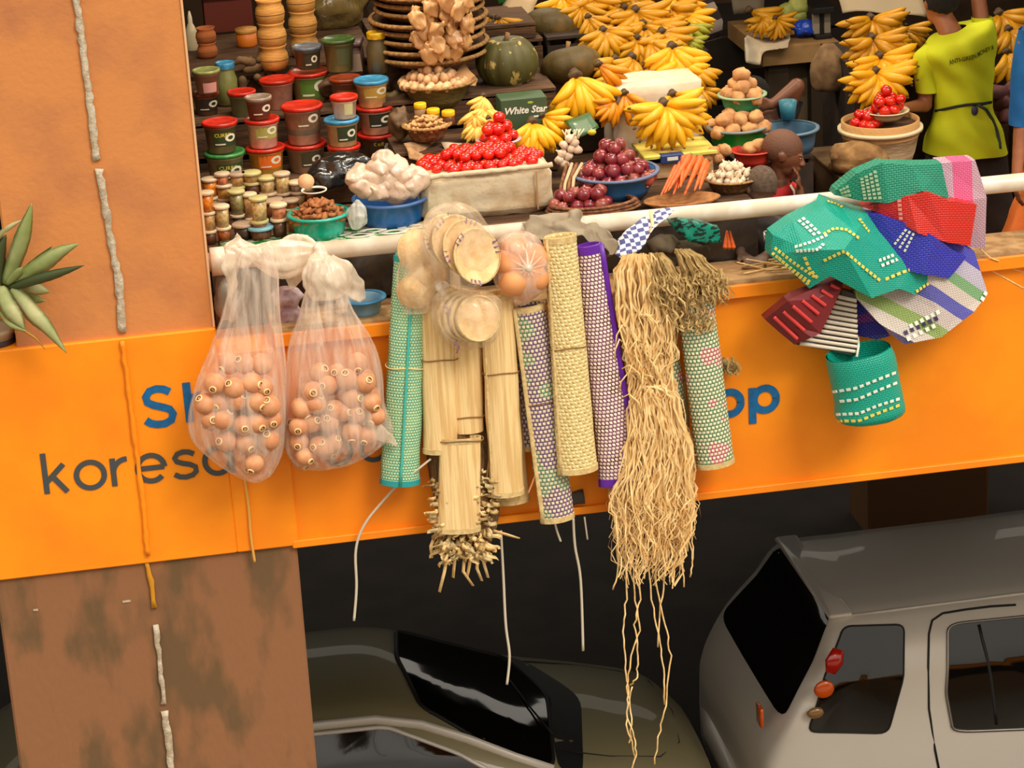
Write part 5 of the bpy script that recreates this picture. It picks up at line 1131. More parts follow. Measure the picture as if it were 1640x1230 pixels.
for i, (a, b_) in enumerate(((1262, 20), (1278, 10), (1276, 26))): cab.put(P(a, b_, 4.0), (i, 0, 0), .9, ('left', 'upper', 'lower right')[i]+' pale green cabbage on the far table', 'cabbage', 'cabbages')
crate('far_stand', 1.6, 2.9, 4.45, 5.3, ZF, P(1230, 50, 4.4).z, 'dark stand behind the far table', 4, mat('shade_black_wood', (34, 24, 18), .95), 'stand')  # wood coloured near black to carry the shade of the gap
solo('hanging_sheet', crumple(facet([(1174, -20, 4.2), (1222, -20, 4.2), (1222, 22, 4.2), (1174, 24, 4.2)], [(0, 3, 2, 1)], .02), .02, 6, 2), mat('grey_brown_sheet', (130, 118, 100), .9), 'grey-brown sheet hanging above the distant bananas', 'sheet')
# striped garment beside the heap
sg = [[P(a, b_, 2.6) for a, b_ in ln] for ln in (((1075, -12), (1130, -16)), ((1090, 8), (1140, -4)), ((1104, 28), (1150, 14)), ((1112, 48), (1158, 34)), ((1116, 68), (1156, 60)))]
gb = loft([[a, a+(b_-a)*.33+Vector((0, -.03, 0)), a+(b_-a)*.66+Vector((0, -.02, 0)), b_, b_+Vector((0, .1, 0)), a+Vector((0, .1, 0))] for a, b_ in sg])
solo('striped_garment', gb, weave('striped_cloth', (0, 0, 0), (255, 255, 255), .004, bands=[(0, (130, 116, 112)), (.14, (36, 24, 22)), (.30, (150, 136, 130)), (.44, (36, 24, 22)), (.62, (140, 128, 120)), (.8, (36, 24, 22)), (.9, (150, 136, 130))], bandlen=.32, bump=.1, r=.9), 'folded garment with dark and grey stripes right of the banana heap', 'garment')
crate('garment_stand', .95, 1.5, 2.45, 2.9, ZF, P(1130, 74, 2.55).z, 'dark crate under the striped garment', 4, mat('shade_black_wood', (34, 24, 18), .95))  # same near-black wood, shade of the gap painted in
solo('sack_heap', crumple(ellipsoid(P(1380, 252, 1.45), (.17, .10, .10), 18, 12, .3, 6), .012, 14, 1), mat('jute_sacking', (164, 124, 74), .9, c2=(130, 94, 54), n=14, b=(40, .5)), 'slumped jute sack left of the cream basket', 'sack')
# blue basin behind the children and dark seat
o, q, rt, h = bowl(1262, 240, 1.5, 100, 80, 36, mat('dusty_blue_plastic', (70, 104, 128), .5), 'dusty blue basin behind the two children', 'basin', rim=mat('dusty_blue_rim', (96, 124, 140), .5))
solo('teal_cup', lathe([(.001, 0), (.035, 0), (.045, .09), (.04, .09), (.03, .005)], 18, c=P(1262, 190, 1.6)), mat('teal_cup', (50, 120, 140), .4), 'small teal cup above the dusty blue basin', 'cup')
crate('low_stand', 1.36, 1.74, 1.36, 1.62, ZF, P(1262, 240, 1.5).z, 'dark low stand behind the children', 3, m_dcl, 'stand')
# ---------------------------------------------------------------- rolled mats hanging from the rail
m_straw = mat('golden_straw', (252, 220, 156), .6, c2=(236, 192, 122), n=30); m_straw2 = mat('pale_dry_fibre', (200, 168, 106), .75, c2=(168, 134, 78), n=24)
m_tie = mat('brown_tie_string', (142, 100, 56), .8)
def hroll(top, bot, wt, wb, y, mt, hem, label, group=None, ties=(), turns=2.4, hemw=.022, side=None, flat_=.62, hems=(0, 1), tiemat=None, core=None, sidew=.022):
    """a sheet rolled up: spiral cross-section extruded from the top to the bottom pixel"""
    wt *= 1.08; wb *= 1.08; A = P(*top, y); B = P(*bot, y); k = MPP(A); D = B-A; L = D.length; d = D.normalized()
    x = Vector((0, 1, 0)).cross(d); x = -x.normalized() if x.x < 0 else x.normalized(); yv = Vector((0, 1, 0))
    r_ = root('rolled_mat', B, label, 'mat', group)
    def sect(t, n, r0, grow=0, th=.004):
        c = A+D*t; W = (wt+(wb-wt)*t)*k/2; out = []; ins = []
        for i in range(n+1):
            a = PI*.93-turns*2*PI*(1-i/n); s_ = (1-.34*(1-i/n))*r0
            dx = math.cos(a)*W*s_; dy = -math.sin(a)*W*flat_*s_
            out.append(c+x*dx+yv*dy); ins.append(c+x*dx*(1-th/W)+yv*dy*(1-th/W))
        return out+ins[::-1]
    def sheet(t0, t1, r0, m_, nm, th=.004, ns=12):
        rings = [sect(t0+(t1-t0)*i/ns, 56, r0, th=th) for i in range(ns+1)]
        for j, rg_ in enumerate(rings):
            for v in rg_: v += x*.004*noise.noise(Vector((v.z*7, top[0], 1)))+yv*.003*noise.noise(Vector((v.z*9, top[0], 5)))
        b = loft(rings, caps=False); vs0 = len(b.v)
        for e, rg_ in ((0, rings[0]), (1, rings[-1])):
            o = len(b.v); b.v += [v.copy() for v in rg_]; h_ = len(rg_)//2
            for i in range(h_-1):
                f = [o+i, o+i+1, o+2*h_-2-i, o+2*h_-1-i]; b.f.append(f if e else f[::-1]); b.uv.append([(0, 0)]*4); b.m.append(0)
        return part(nm, b, m_, r_)
    sheet(0.0, 1.0, 1.0, mt, 'woven_sheet')
    if hem:
        if 0 in hems: sheet(-.002, hemw/L*1.0+.0, 1.035, hem, 'hem', th=.006, ns=2)
        if 1 in hems: sheet(1-hemw/L, 1.003, 1.035, hem, 'hem', th=.006, ns=2)
    if side:
        pts = []; W_ = []
        for i in range(15):
            t = i/14; c = A+D*t; W = (wt+(wb-wt)*t)*k/2; sx = side[1]
            pts.append(c+x*W*sx+yv*(-W*flat_*math.sqrt(max(0, 1-min(1, abs(sx))**2))-.004))
        part('edge_binding', tube(pts, sidew/2, 8, flat=.35), side[0], r_)
    for t in ties:
        c = A+D*t; W = (wt+(wb-wt)*t)*k/2+.003
        part('tie', tube([c+x*math.cos(a)*W+yv*(-math.sin(a))*W*flat_+d*.004*math.sin(3*a) for a in [2*PI*i/24 for i in range(25)]], .0028, 6), tiemat or m_tie, r_)
    return r_
W_gr = weave('green_netting_mat', (208, 222, 166), (90, 190, 160), .0125, zones=[(92, 178, 150), (120, 190, 150), (40, 160, 150)], zscale=9, bump=.8, dots=.62)
W_tan = mat('ribbed_banana_bark', (246, 214, 152), .7, c2=(222, 182, 118), n=60, aniso=(1.0, 1.0, .04), b=(120, .5), thr=(.42, .62))
W_mul = weave('purple_green_weave', (232, 214, 176), (104, 84, 96), .0185, zones=[(120, 96, 130), (84, 66, 70), (112, 150, 118), (150, 104, 130)], zscale=7, bump=.9, dots=.60)
W_mul2 = weave('pink_green_weave', (238, 228, 190), (120, 150, 110), .0175, zones=[(104, 142, 104), (176, 82, 106), (110, 146, 108), (190, 100, 120), (104, 142, 104)], zscale=9, bump=.9, dots=.62)
W_crm = weave('cream_plait', (244, 222, 158), (216, 184, 116), .016, zones=[(214, 184, 118), (232, 210, 150), (200, 164, 96)], zscale=40, bump=1.0)
W_pur = weave('white_purple_weave', (246, 230, 212), (120, 72, 100), .0170, zones=[(134, 84, 112), (112, 60, 70), (150, 100, 130)], zscale=8, bump=.9, dots=.64)
m_thm = mat('teal_hem', (40, 160, 160), .5); m_php = mat('purple_hem', (106, 40, 168), .4, c2=(92, 30, 150), n=10); m_chm = mat('cream_hem', (222, 196, 138), .7, c2=(204, 172, 112), n=40, b=(80, .4))
hroll((661, 408), (640, 772), 58, 64, -.10, W_gr, m_thm, 'light green woven mat roll with teal hems, leftmost of the hanging rolls', ties=(.48,), tiemat=m_straw, side=(mat('teal_stripe', (70, 186, 170), .5), -.05), sidew=.012)
hroll((702, 462), (706, 722), 56, 55, -.12, W_tan, m_chm, 'tan ribbed banana-bark roll beside the green mat roll', ties=(.42,), side=None)
hroll((744, 470), (750, 690), 52, 50, -.10, W_tan, None, 'middle tan ribbed roll behind the bag with the round disc', ties=(.88,))
hroll((738, 700), (736, 850), 66, 70, -.15, W_tan, m_chm, 'short wide tan roll hanging above the curly bark bundle', ties=(.02,), turns=1.6, flat_=.4)
hroll((796, 470), (812, 790), 54, 56, -.13, W_tan, m_chm, 'long tan ribbed roll left of the patterned mat roll', ties=(.38,), side=(m_chm, -.85), sidew=.010)
hroll((800, 560), (822, 802), 50, 54, -.06, W_tan, m_chm, 'tan roll mostly hidden behind the long tan roll')
hroll((847, 488), (893, 830), 54, 56, -.13, W_mul, m_chm, 'purple and green chequered mat roll with cream binding, tilted', ties=(.44,), side=(m_chm, -.86), sidew=.020)
hroll((897, 378), (925, 752), 52, 66, -.17, W_crm, m_chm, 'cream plaited mat roll, tallest of the hanging rolls', ties=(.46,), side=(m_chm, -.84), sidew=.012)
hroll((943, 392), (993, 770), 42, 68, -.13, W_pur, m_php, 'white and purple woven mat roll with bright purple hems', side=(m_php, .80), sidew=.024, hemw=.034)
hroll((1112, 470), (1146, 743), 60, 62, -.13, W_mul2, m_chm, 'pink and green chequered mat roll right of the raffia', ties=(), side=None)
hroll((1058, 500), (1085, 728), 46, 44, -.07, W_mul2, m_chm, 'pinkish mat roll half hidden behind the raffia')
hroll((836, 560), (846, 720), 26, 26, -.05, W_mul, m_chm, 'narrow dark mat roll hidden behind the tilted one')
# ---------------------------------------------------------------- straw, raffia and bark
def strand(pts, w, rr, tw=1.5): return ribbon(pts, [w*(.6+.4*math.sin(PI*min(.9, .15+i/len(pts)))) for i in range(len(pts))], tw=rr.uniform(-tw, tw))
def hank(rows, y, n, w, seed, wig=.010, lo=(0, .1), hi=(.8, 1), depth=.05, seg=14, curl=0):
    """strands following a centre line; rows (py, xl, xr)"""
    rr = random.Random(seed); b = MB(); N_ = len(rows)-1
    for s in range(n):
        a = rr.uniform(-1, 1); dd = rr.uniform(-1, 1); t0 = rr.uniform(*lo); t1 = rr.uniform(*hi); ph = rr.uniform(0, 50); pts = []
        for i in range(seg+1):
            t = (t0+(t1-t0)*i/seg)*N_; j = min(int(t), N_-1); f = t-j; f2 = f*f*(3-2*f)
            py = rows[j][0]+(rows[j+1][0]-rows[j][0])*f; xl = rows[j][1]+(rows[j+1][1]-rows[j][1])*f2; xr = rows[j][2]+(rows[j+1][2]-rows[j][2])*f2
            cx = (xl+xr)/2; hw = (xr-xl)/2; q = P(cx+a*hw, py, y+dd*depth*(1 if hw > 20 else .5)-.02*math.sqrt(max(0, 1-a*a)))
            nn = Vector((noise.noise(Vector((ph, t*2.2, 0))), noise.noise(Vector((ph, t*2.2, 9)))*.6, noise.noise(Vector((ph, t*2, 20)))*.5))
            q += nn*wig*2*(i/seg*.7+.3)
            if curl: q += Vector((math.sin(i*2.1+ph), math.cos(i*1.7+ph), math.sin(i*2.9+ph)))*curl
            pts.append(q)
        b.join(strand(pts, w*rr.uniform(.6, 1.3), rr))
    return b
rf = root('raffia_hank', P(1045, 800, -.12), 'long golden raffia hank tied in the middle, fringe hanging below the beam', 'raffia')
part('upper_fibres', hank([(405, 1000, 1050), (440, 985, 1070), (500, 988, 1080), (560, 1000, 1080), (600, 1020, 1064), (618, 1022, 1058)], -.14, 230, .0085, 1, .028), m_straw, rf, kind='stuff')
part('middle_fibres', hank([(520, 1010, 1070), (560, 1003, 1075), (620, 1008, 1080), (680, 1015, 1088), (730, 1010, 1100)], -.13, 150, .0085, 2, .030), m_straw, rf, kind='stuff')
part('lower_fibres', hank([(612, 1026, 1062), (640, 1006, 1088), (720, 1000, 1108), (800, 980, 1112), (860, 984, 1106), (940, 1000, 1085)], -.15, 340, .0070, 3, .040, lo=(0, .35), hi=(.7, 1), depth=.06, seg=18), m_straw, rf, kind='stuff')
for i, pyx in enumerate(((1040, 614), (1032, 500))):
    c = P(*pyx, -.15); part('tie', tube([c+Vector((math.cos(a)*.055, math.sin(a)*.05, .004*math.sin(2*a))) for a in [2*PI*k/20 for k in range(21)]], .006, 6), m_straw, rf)
rr = random.Random(5)
for i, pl_ in enumerate(([(1000, 850), (1003, 960), (998, 1000), (1002, 1060), (1006, 1110), (1004, 1160), (1022, 1228)], [(1010, 840), (1016, 950), (1024, 1010), (1012, 1050), (1004, 1100), (1012, 1150), (1008, 1200)], [(1018, 850), (1026, 960), (1016, 1000), (1022, 1050), (1020, 1085), (1008, 1100)],
        [(1045, 820), (1050, 930), (1066, 1000), (1074, 1050), (1066, 1130), (1055, 1180), (1046, 1235)], [(1035, 840), (1044, 960), (1056, 1030), (1064, 1080), (1065, 1140)], [(1058, 850), (1066, 920), (1056, 980), (1052, 1050)], [(1090, 760), (1108, 860), (1110, 900), (1104, 930)],
        [(985, 760), (992, 850), (988, 920), (980, 950)], [(1080, 800), (1092, 880), (1096, 955)], [(1012, 1100), (1003, 1140), (1016, 1180), (1020, 1210), (1008, 1245)])):
    pts = []
    for j in range(len(pl_)-1):
        for k in range(5):
            t = k/5; pts.append(P(pl_[j][0]+(pl_[j+1][0]-pl_[j][0])*t+rr.uniform(-1.6, 1.6), pl_[j][1]+(pl_[j+1][1]-pl_[j][1])*t, -.14+.01*math.sin(j+k)))
    part('loose_strand', tube(pts, .0038, 5), m_straw, rf)
for i in range(22):
    rr = random.Random(60+i); a = P(rr.uniform(990, 1075), rr.uniform(430, 700), -.20); dx = rr.uniform(-.07, .07)
    part('loose_strand', tube([a, a+Vector((dx*.4, -.02, .02)), a+Vector((dx, -.03, -.02)), a+Vector((dx*1.1, -.02, -.07))], .0032, 5), m_straw, rf)
# sisal tassels over the rail: a skirt of folded, frizzy fibre
def tassel(name, rows, y, n, seed, label, mt, frizz):
    r_ = root(name, P(rows[-1][1], rows[-1][0], y), label, 'fibre bundle', 'frizzy fibre bundles')
    part('combed_fibres', hank(rows, y, n, .006, seed, .008, depth=.04, seg=9), mt, r_, kind='stuff')
    part('frizzy_ends', hank([(a, b_-2, c+2) for a, b_, c in frizz], y-.01, n, .008, seed+9, .02, lo=(0, .5), hi=(.6, 1), depth=.05, seg=8, curl=.006), mt, r_, kind='stuff')
    c = P((rows[0][1]+rows[0][2])/2, rows[0][0]+6, y); part('tie', tube([c+Vector((math.cos(a)*.03, math.sin(a)*.03, 0)) for a in [2*PI*k/14 for k in range(15)]], .004, 6), m_tie, r_)
tassel('fibre_bundle', [(404, 1040, 1062), (425, 1035, 1080), (455, 1040, 1100), (480, 1046, 1108)], -.16, 120, 11, 'frizzy greenish fibre bundle, left of the pair over the raffia', m_straw2, [(440, 1042, 1104), (470, 1046, 1112), (505, 1060, 1118)])
tassel('fibre_bundle', [(398, 1080, 1104), (415, 1086, 1130), (440, 1092, 1152), (462, 1096, 1160)], -.15, 140, 12, 'frizzy greenish fibre bundle, right and upper of the pair', m_straw2, [(430, 1100, 1156), (455, 1096, 1164), (490, 1110, 1166)])
tassel('fibre_bundle', [(470, 1085, 1110), (490, 1080, 1130), (510, 1084, 1140)], -.15, 90, 13, 'lower frizzy fibre bundle over the pink and green roll', m_straw2, [(495, 1082, 1144), (520, 1086, 1142), (532, 1092, 1138)])
tassel('fibre_bundle', [(520, 1100, 1116), (560, 1102, 1150), (600, 1120, 1172)], -.07, 60, 14, 'thin olive fibre tuft poking out right of the pink and green roll', mat('olive_fibre', (164, 138, 84), .8), [(570, 1130, 1172), (600, 1150, 1182)])
tassel('fibre_bundle', [(600, 1086, 1096), (660, 1084, 1100), (720, 1088, 1106)], -.05, 40, 15, 'dark green fibre strip hanging behind the raffia', mat('sage_fibre', (148, 144, 96), .8), [(690, 1086, 1104), (725, 1088, 1106)])
# curly bark bundle
bk = root('bark_bundle', P(745, 940, -.08), 'bundle of curly dried bark strips below the tan rolls', 'bark bundle')
rr = random.Random(21)
part('stem_core', pleat and loft(pleat([((676, 640), (760, 636)), ((684, 720), (790, 716)), ((694, 790), (800, 782)), ((706, 850), (796, 842)), ((722, 880), (782, 876))], -.05, .6, 30, 11, .06, 4)), mat('dry_stalks', (132, 96, 56), .9, c2=(92, 66, 38), n=20, aniso=(6, 6, 1)), bk)
for i in range(260):
    t = rr.random(); py = 750+rr.random()**.8*140; hw = 56-(py-750)*.16; px = 746-(py-750)*.03+rr.uniform(-1, 1)*hw
    a = P(px, py, -.11-rr.random()*.05); dx = (px-744)/hw*.03+rr.uniform(-.02, .02); L_ = rr.uniform(.6, 1.3)
    pts = [a+Vector((dx*.2*k+.009*math.sin(k*1.1+i), -.016*math.sin(k*.9)-.003*k, (-.002-.0075*k*(1 if py > 840 else .3))*L_)) for k in range(7)]
    part('bark_strip', ribbon(pts, .015*rr.uniform(.6, 1.3), th=.0016, tw=rr.uniform(-2, 2)), (m_straw2, m_straw, mat('pale_bark', (206, 182, 130), .7))[i % 3], bk)
for i, pl_ in enumerate(([(718, 880), (712, 915), (704, 948)], [(745, 880), (742, 915), (758, 938)], [(766, 880), (764, 910), (772, 930)], [(732, 880), (728, 900), (726, 925)], [(755, 880), (752, 905), (748, 925)], [(790, 850), (812, 856), (832, 862)], [(700, 850), (690, 875), (692, 893)], [(770, 876), (776, 905), (782, 925)])):
    part('bark_strip', ribbon([P(a, b_, -.12+.004*k) for k, (a, b_) in enumerate(pl_)], .014, th=.002, tw=1.2), m_straw, bk)
# loose hanging strings
m_str = mat('white_string', (206, 196, 172), .7)
def string(pts, y, label, r=.0045, mt=None):
    pp_ = [P(a, b_, y) for a, b_ in pts]; s_ = []
    for i in range(len(pp_)-1):
        for k in range(6):
            t = k/6; g = lambda j: pp_[max(0, min(len(pp_)-1, j))]
            s_.append(0.5*((2*g(i))+(g(i+1)-g(i-1))*t+(2*g(i-1)-5*g(i)+4*g(i+1)-g(i+2))*t*t+(3*g(i)-g(i-1)-3*g(i+1)+g(i+2))*t**3))
    solo('string', tube(s_+[pp_[-1]], r, 6), mt or m_str, label, 'string')
string([(648, 765), (620, 795), (585, 838), (570, 880), (571, 940), (567, 994)], -.06, 'pale string curving down left from the green mat roll', .006)
string([(802, 850), (806, 920), (810, 1000), (816, 1050), (812, 1096)], -.06, 'long white string hanging right of the bark bundle', .006)
string([(918, 830), (921, 875), (930, 930), (934, 1042)], -.06, 'straight white string hanging under the cream mat roll', .006)
string([(886, 825), (892, 850), (898, 867)], -.06, 'short pale string under the tilted mat roll', .005)
string([(936, 828), (941, 864)], -.06, 'tiny pale string between the cream and purple rolls', .004)
string([(392, 765), (398, 810), (402, 860), (408, 900)], -.03, 'yellowish string hanging below the left fruit bag', .006, mat('yellow_string', (220, 166, 70), .7))
string([(690, 735), (665, 755), (648, 768)], -.14, 'pale cord tied under the green mat roll', .005)
string([(846, 790), (856, 765), (862, 750)], -.15, 'pink-brown cord end beside the tilted mat roll', .004, mat('pink_cord', (206, 140, 100), .7))
string([(780, 640), (784, 720), (780, 770), (790, 800)], -.15, 'thin brown cord looped on the long tan roll', .003, m_tie)
for i, pl_ in enumerate(([(1575, 425), (1600, 440), (1640, 462)], [(1605, 425), (1640, 436)], [(1180, 420), (1230, 432), (1262, 440)], [(1195, 415), (1250, 424), (1290, 428)], [(1570, 398), (1585, 412), (1600, 418)])):
    string(pl_, (.0, .0, .08, .12, -.04)[i], ('long straw crossing the beam at the right edge', 'short straw at the right edge of the beam', 'straw lying on the ledge left of the woven bags', 'thin straw lying on the ledge behind', 'bent straw below the pink bag')[i], .003, m_straw)
# ---------------------------------------------------------------- clear bags of tan round fruit
m_fr = mat('tan_fruit_skin', (222, 160, 112), .5, c2=(204, 136, 92), n=14); m_eye = mat('fruit_dark_eye', (96, 66, 44), .7)
fruit = Proto('round_fruit', ellipsoid((0, 0, 0), (.046, .046, .044), 16, 11), m_fr)
fruit.add('eye_ring', lathe([(.010, .041), (.016, .042), (.016, .048), (.011, .048)], 14, M=Matrix.Rotation(PI/2, 4, 'X')), m_straw); fruit.add('eye', lathe([(.001, .045), (.012, .044)], 12, M=Matrix.Rotation(PI/2, 4, 'X')), m_eye)
m_bagf = film('milky_bag_film', (246, 226, 204), .10, .48, .2, (26, 26, 2.5)); m_bagk = film('gathered_bag_film', (244, 226, 200), .40, .80, .2, (22, 22, 8))
def fruit_bag(rings, y, label, fr, extra, seed, where):
    r_ = root('fruit_bag', P((rings[-1][0][0]+rings[-1][1][0])/2, rings[-1][0][1], y), label, 'bag')
    part('film', loft(pleat(rings, y, .62, 96, 17, .045, seed, 4, .05)), m_bagf, r_)
    for nm, mb in extra: part(nm, mb, m_bagk, r_)
    rr = random.Random(seed); rws = []; last = None; ri = -1; ci = 0
    for (a, b_, dy) in fr: pass
    srt = sorted(fr, key=lambda t: -t[1]); fr = []
    for k0 in range(0, len(srt), 12):
        for wh_, grp in (('front', [t for t in srt[k0:k0+12] if t[2] < -.02]), ('back', [t for t in srt[k0:k0+12] if t[2] >= -.02])):
            for ci, t in enumerate(sorted(grp)): fr.append(t); rws.append((k0//12, ci, wh_))
    for i, (a, b_, dy) in enumerate(fr):
        fruit.put(P(a, b_, y+dy), (rr.uniform(-1.1, .9), rr.uniform(-.8, .8), rr.uniform(-.9, .9)), rr.uniform(.88, 1.05), 'round tan fruit in %s clear bag, %s row from bottom, %s along, %s' % (where, ORD[rws[i][0]], ORD[rws[i][1]], rws[i][2]), 'fruit', 'round fruits in the %s bag' % where)
    return r_
def blob_film(px, rpx, y, amp=.3, seed=0, nn=(20, 14)):
    c = P(*px, y); k = MPP(c); return crumple(ellipsoid(c, (rpx[0]*k, rpx[2]*k, rpx[1]*k), nn[0], nn[1], amp, seed), .010, 24, 0)
frl = []; fll = []
rr = random.Random(40)
for j, (py, x0, x1) in enumerate(((738, 395, 420), (708, 350, 445), (676, 322, 448), (646, 318, 446), (616, 332, 440), (588, 350, 430))):
    n = max(1, int((x1-x0)/25)); 
    for i in range(n):
        for dy in ((-.075, .03) if j < 5 else (-.03,)):
            frl.append((x0+(x1-x0)*(i+.5)/n+rr.uniform(-5, 5), py+rr.uniform(-6, 6), dy+rr.uniform(-.015, .015)))
fruit_bag([((388, 398), (424, 396)), ((376, 430), (444, 428)), ((366, 470), (446, 468)), ((352, 520), (448, 516)), ((334, 570), (454, 566)), ((312, 620), (456, 618)), ((302, 670), (458, 668)), ((310, 705), (456, 702)), ((342, 738), (446, 736)), ((378, 762), (432, 762)), ((402, 772), (416, 772))], -.20,
    'left clear plastic bag of round tan fruit hanging by the pillar', frl,
    [('twisted_neck', crumple(loft(pleat([((358, 400), (384, 382)), ((374, 420), (414, 398)), ((388, 428), (420, 404))], -.10, .7, 30, 7, .12, 3)), .004, 30)),
     ('loose_flap', crumple(ribbon([P(372, 400, -.12), P(366, 430, -.14), P(372, 455, -.13), P(368, 478, -.12)], [.05, .06, .045, .015], th=.006), .008, 20, 2)),
     ('loose_flap', crumple(ribbon([P(380, 404, -.06), P(366, 396, -.06), P(384, 380, -.05), P(378, 376, -.05)], [.05, .045, .03, .02], th=.006), .008, 26, 2)),
     ('tied_handle', crumple(loft(pleat([((396, 398), (396, 416)), ((430, 388), (432, 440)), ((460, 384), (462, 446)), ((490, 388), (492, 432)), ((512, 396), (512, 420))], -.07, .5, 28, 6, .10, 5)), .006, 24))], 41, 'left')
frr = []
for j, (py, x0, x1) in enumerate(((722, 470, 540), (700, 464, 606), (672, 462, 612), (644, 470, 606), (614, 484, 600), (586, 500, 590))):
    n = max(1, int((x1-x0)/25))
    for i in range(n):
        for dy in ((-.07, .04) if j < 5 else (-.02,)):
            frr.append((x0+(x1-x0)*(i+.5)/n+rr.uniform(-5, 5), py+rr.uniform(-6, 6)+(8 if i < n/2 else -6), dy+rr.uniform(-.015, .015)))
fruit_bag([((498, 446), (532, 440)), ((488, 470), (552, 464)), ((478, 510), (568, 500)), ((464, 550), (592, 540)), ((456, 600), (608, 590)), ((452, 650), (614, 640)), ((452, 690), (624, 672)), ((458, 722), (622, 700)), ((478, 746), (580, 732)), ((500, 752), (545, 742))], -.17,
    'right clear plastic bag of round tan fruit beside the green roll', frr,
    [('knot', crumple(remesh(MB().join(ellipsoid(P(512, 402, -.10), (.035, .03, .035), 12, 10, .3, 2)).join(ellipsoid(P(514, 425, -.13), (.06, .045, .055), 16, 12, .3, 6)), .008, 1), .008, 36, 0)),
     ('gathered_neck', crumple(loft(pleat([((496, 415), (530, 412)), ((484, 435), (552, 428)), ((488, 460), (560, 450)), ((502, 480), (548, 474))], -.15, .7, 40, 9, .10, 8)), .005, 30)),
     ('loose_flap', crumple(ribbon([P(520, 420, -.14), P(548, 440, -.16), P(566, 462, -.15), P(580, 480, -.13)], [.10, .13, .10, .03], th=.006), .012, 18, 3)),
     ('loose_flap', crumple(ribbon([P(545, 450, -.12), P(548, 475, -.14), P(550, 502, -.12)], [.08, .06, .03], th=.006), .010, 22, 3)),
     ('tied_handle', crumple(loft(pleat([((512, 396), (516, 412)), ((492, 376), (488, 428)), ((468, 374), (462, 420)), ((450, 384), (450, 404))], .0, .5, 28, 6, .12, 12)), .008, 22)),
     ('loose_flap', crumple(ribbon([P(480, 415, -.02), P(470, 440, -.04), P(466, 462, -.03)], [.10, .09, .02], th=.006), .010, 20, 3)),
     ('corner_flap', crumple(ribbon([P(602, 690, -.16), P(620, 700, -.17), P(636, 714, -.17)], [.07, .05, .01], th=.005), .006, 24, 2))], 42, 'right')
# ---------------------------------------------------------------- bags of little baskets
m_bagc = film('clear_beige_film', (246, 222, 186), .12, .42, .16, (16, 16, 8))
m_disc = mat('cream_coiled_basket', (238, 206, 150), .7, c2=(226, 186, 124), n=30, b=(60, .4)); m_vio = mat('violet_stitching', (146, 104, 140), .6)
def coil_disc(c, r, tilt, roll, par, h=.03, seed=0):
    M = Matrix.Translation(c) @ Matrix.Rotation(tilt, 4, 'X') @ Matrix.Rotation(roll, 4, 'Y')
    prof = [(.001, 0), (r*.55, .0), (r*.85, h*.4), (r, h), (r*.96, h+.005)]
    for k in range(7): prof.append((r*(.94-.13*k), h*(1-.12*k)+(.003 if k % 2 else 0)))
    prof.append((.001, h*.2))
    o = part('round_basket', lathe(prof, 36, M=M), m_disc, par)
    part('rim', lathe([(r*.97, h-.003), (r*1.02, h), (r*1.02, h+.006), (r*.97, h+.006)], 36, M=M), m_chm, o)
    for k in range(3):
        a = seed+k*2.1
        part('violet_zigzag', (ribbon([M @ Vector((math.cos(a+t)*r*(.86+.12*(i % 2)), math.sin(a+t)*r*(.86+.12*(i % 2)), h*.55+.02*(i % 2)*h/.03)) for i, t in enumerate([.1*j for j in range(7)])], .022, up=M.to_3x3() @ Vector((0, 0, 1)))), m_vio, o)
    return o
g1 = root('basket_bag', P(730, 460, -.16), 'clear plastic bag of round coiled baskets with violet zigzags, uppermost', 'bag')
part('film', crumple(loft(pleat([((712, 326), (736, 324)), ((688, 338), (760, 334)), ((676, 362), (778, 356)), ((668, 392), (792, 388)), ((674, 420), (792, 422)), ((700, 448), (776, 452)), ((728, 462), (756, 462))], -.20, .7, 60, 9, .04, 31, 4, .06)), .005, 16), m_bagc, g1)
for i, (a, b_, r, ti, ro) in enumerate(((752, 412, .115, 1.25, .5), (738, 400, .118, 1.2, .45), (722, 392, .115, 1.15, .4), (708, 388, .105, 1.1, .35))): coil_disc(P(a, b_, -.16-.03*(3-i)), r, ti, ro, g1, .05, i)
g2 = root('basket_bag', P(665, 500, -.14), 'clear plastic bag holding pointed coiled baskets, left of the cluster', 'bag')
part('film', crumple(loft(pleat([((650, 372), (690, 352)), ((640, 392), (712, 372)), ((640, 420), (716, 405)), ((636, 450), (716, 440)), ((640, 480), (700, 476)), ((650, 502), (690, 498))], -.17, .7, 60, 11, .05, 33, 4, .08)), .006, 16), m_bagc, g2)
for i, (a, b_, r) in enumerate(((664, 462, .082), (684, 440, .08), (672, 400, .085))):
    c = P(a, b_, -.17); M = Matrix.Translation(c) @ Matrix.Rotation(1.25, 4, 'X') @ Matrix.Rotation(-.3+.3*i, 4, 'Y')
    o = part('pointed_basket', lathe([(r, -.03), (r*1.02, -.02), (r*.8, .0), (r*.4, .045), (.006, .06), (.001, .062)], 32, M=M), m_disc, g2)
    part('rim', lathe([(r*.98, -.034), (r*1.05, -.03), (r*1.04, -.02), (r*.98, -.02)], 32, M=M), m_chm, o)
part('knot', crumple(ellipsoid(P(708, 460, -.22), (.03, .02, .03), 14, 10, .4, 7), .01, 40), m_bagk, g2)
g3 = root('basket_bag', P(750, 555, -.2), 'clear plastic bag with a flat round basket base facing out, lowest of the cluster', 'bag')
part('film', crumple(loft(pleat([((704, 462), (728, 456)), ((694, 480), (788, 470)), ((692, 505), (806, 495)), ((698, 530), (802, 528)), ((716, 550), (784, 550)), ((740, 558), (762, 558))], -.22, .7, 60, 9, .04, 35, 4, .06)), .005, 16), m_bagc, g3)
M0 = Matrix.Rotation(1.32, 4, 'X') @ Matrix.Rotation(.28, 4, 'Y')
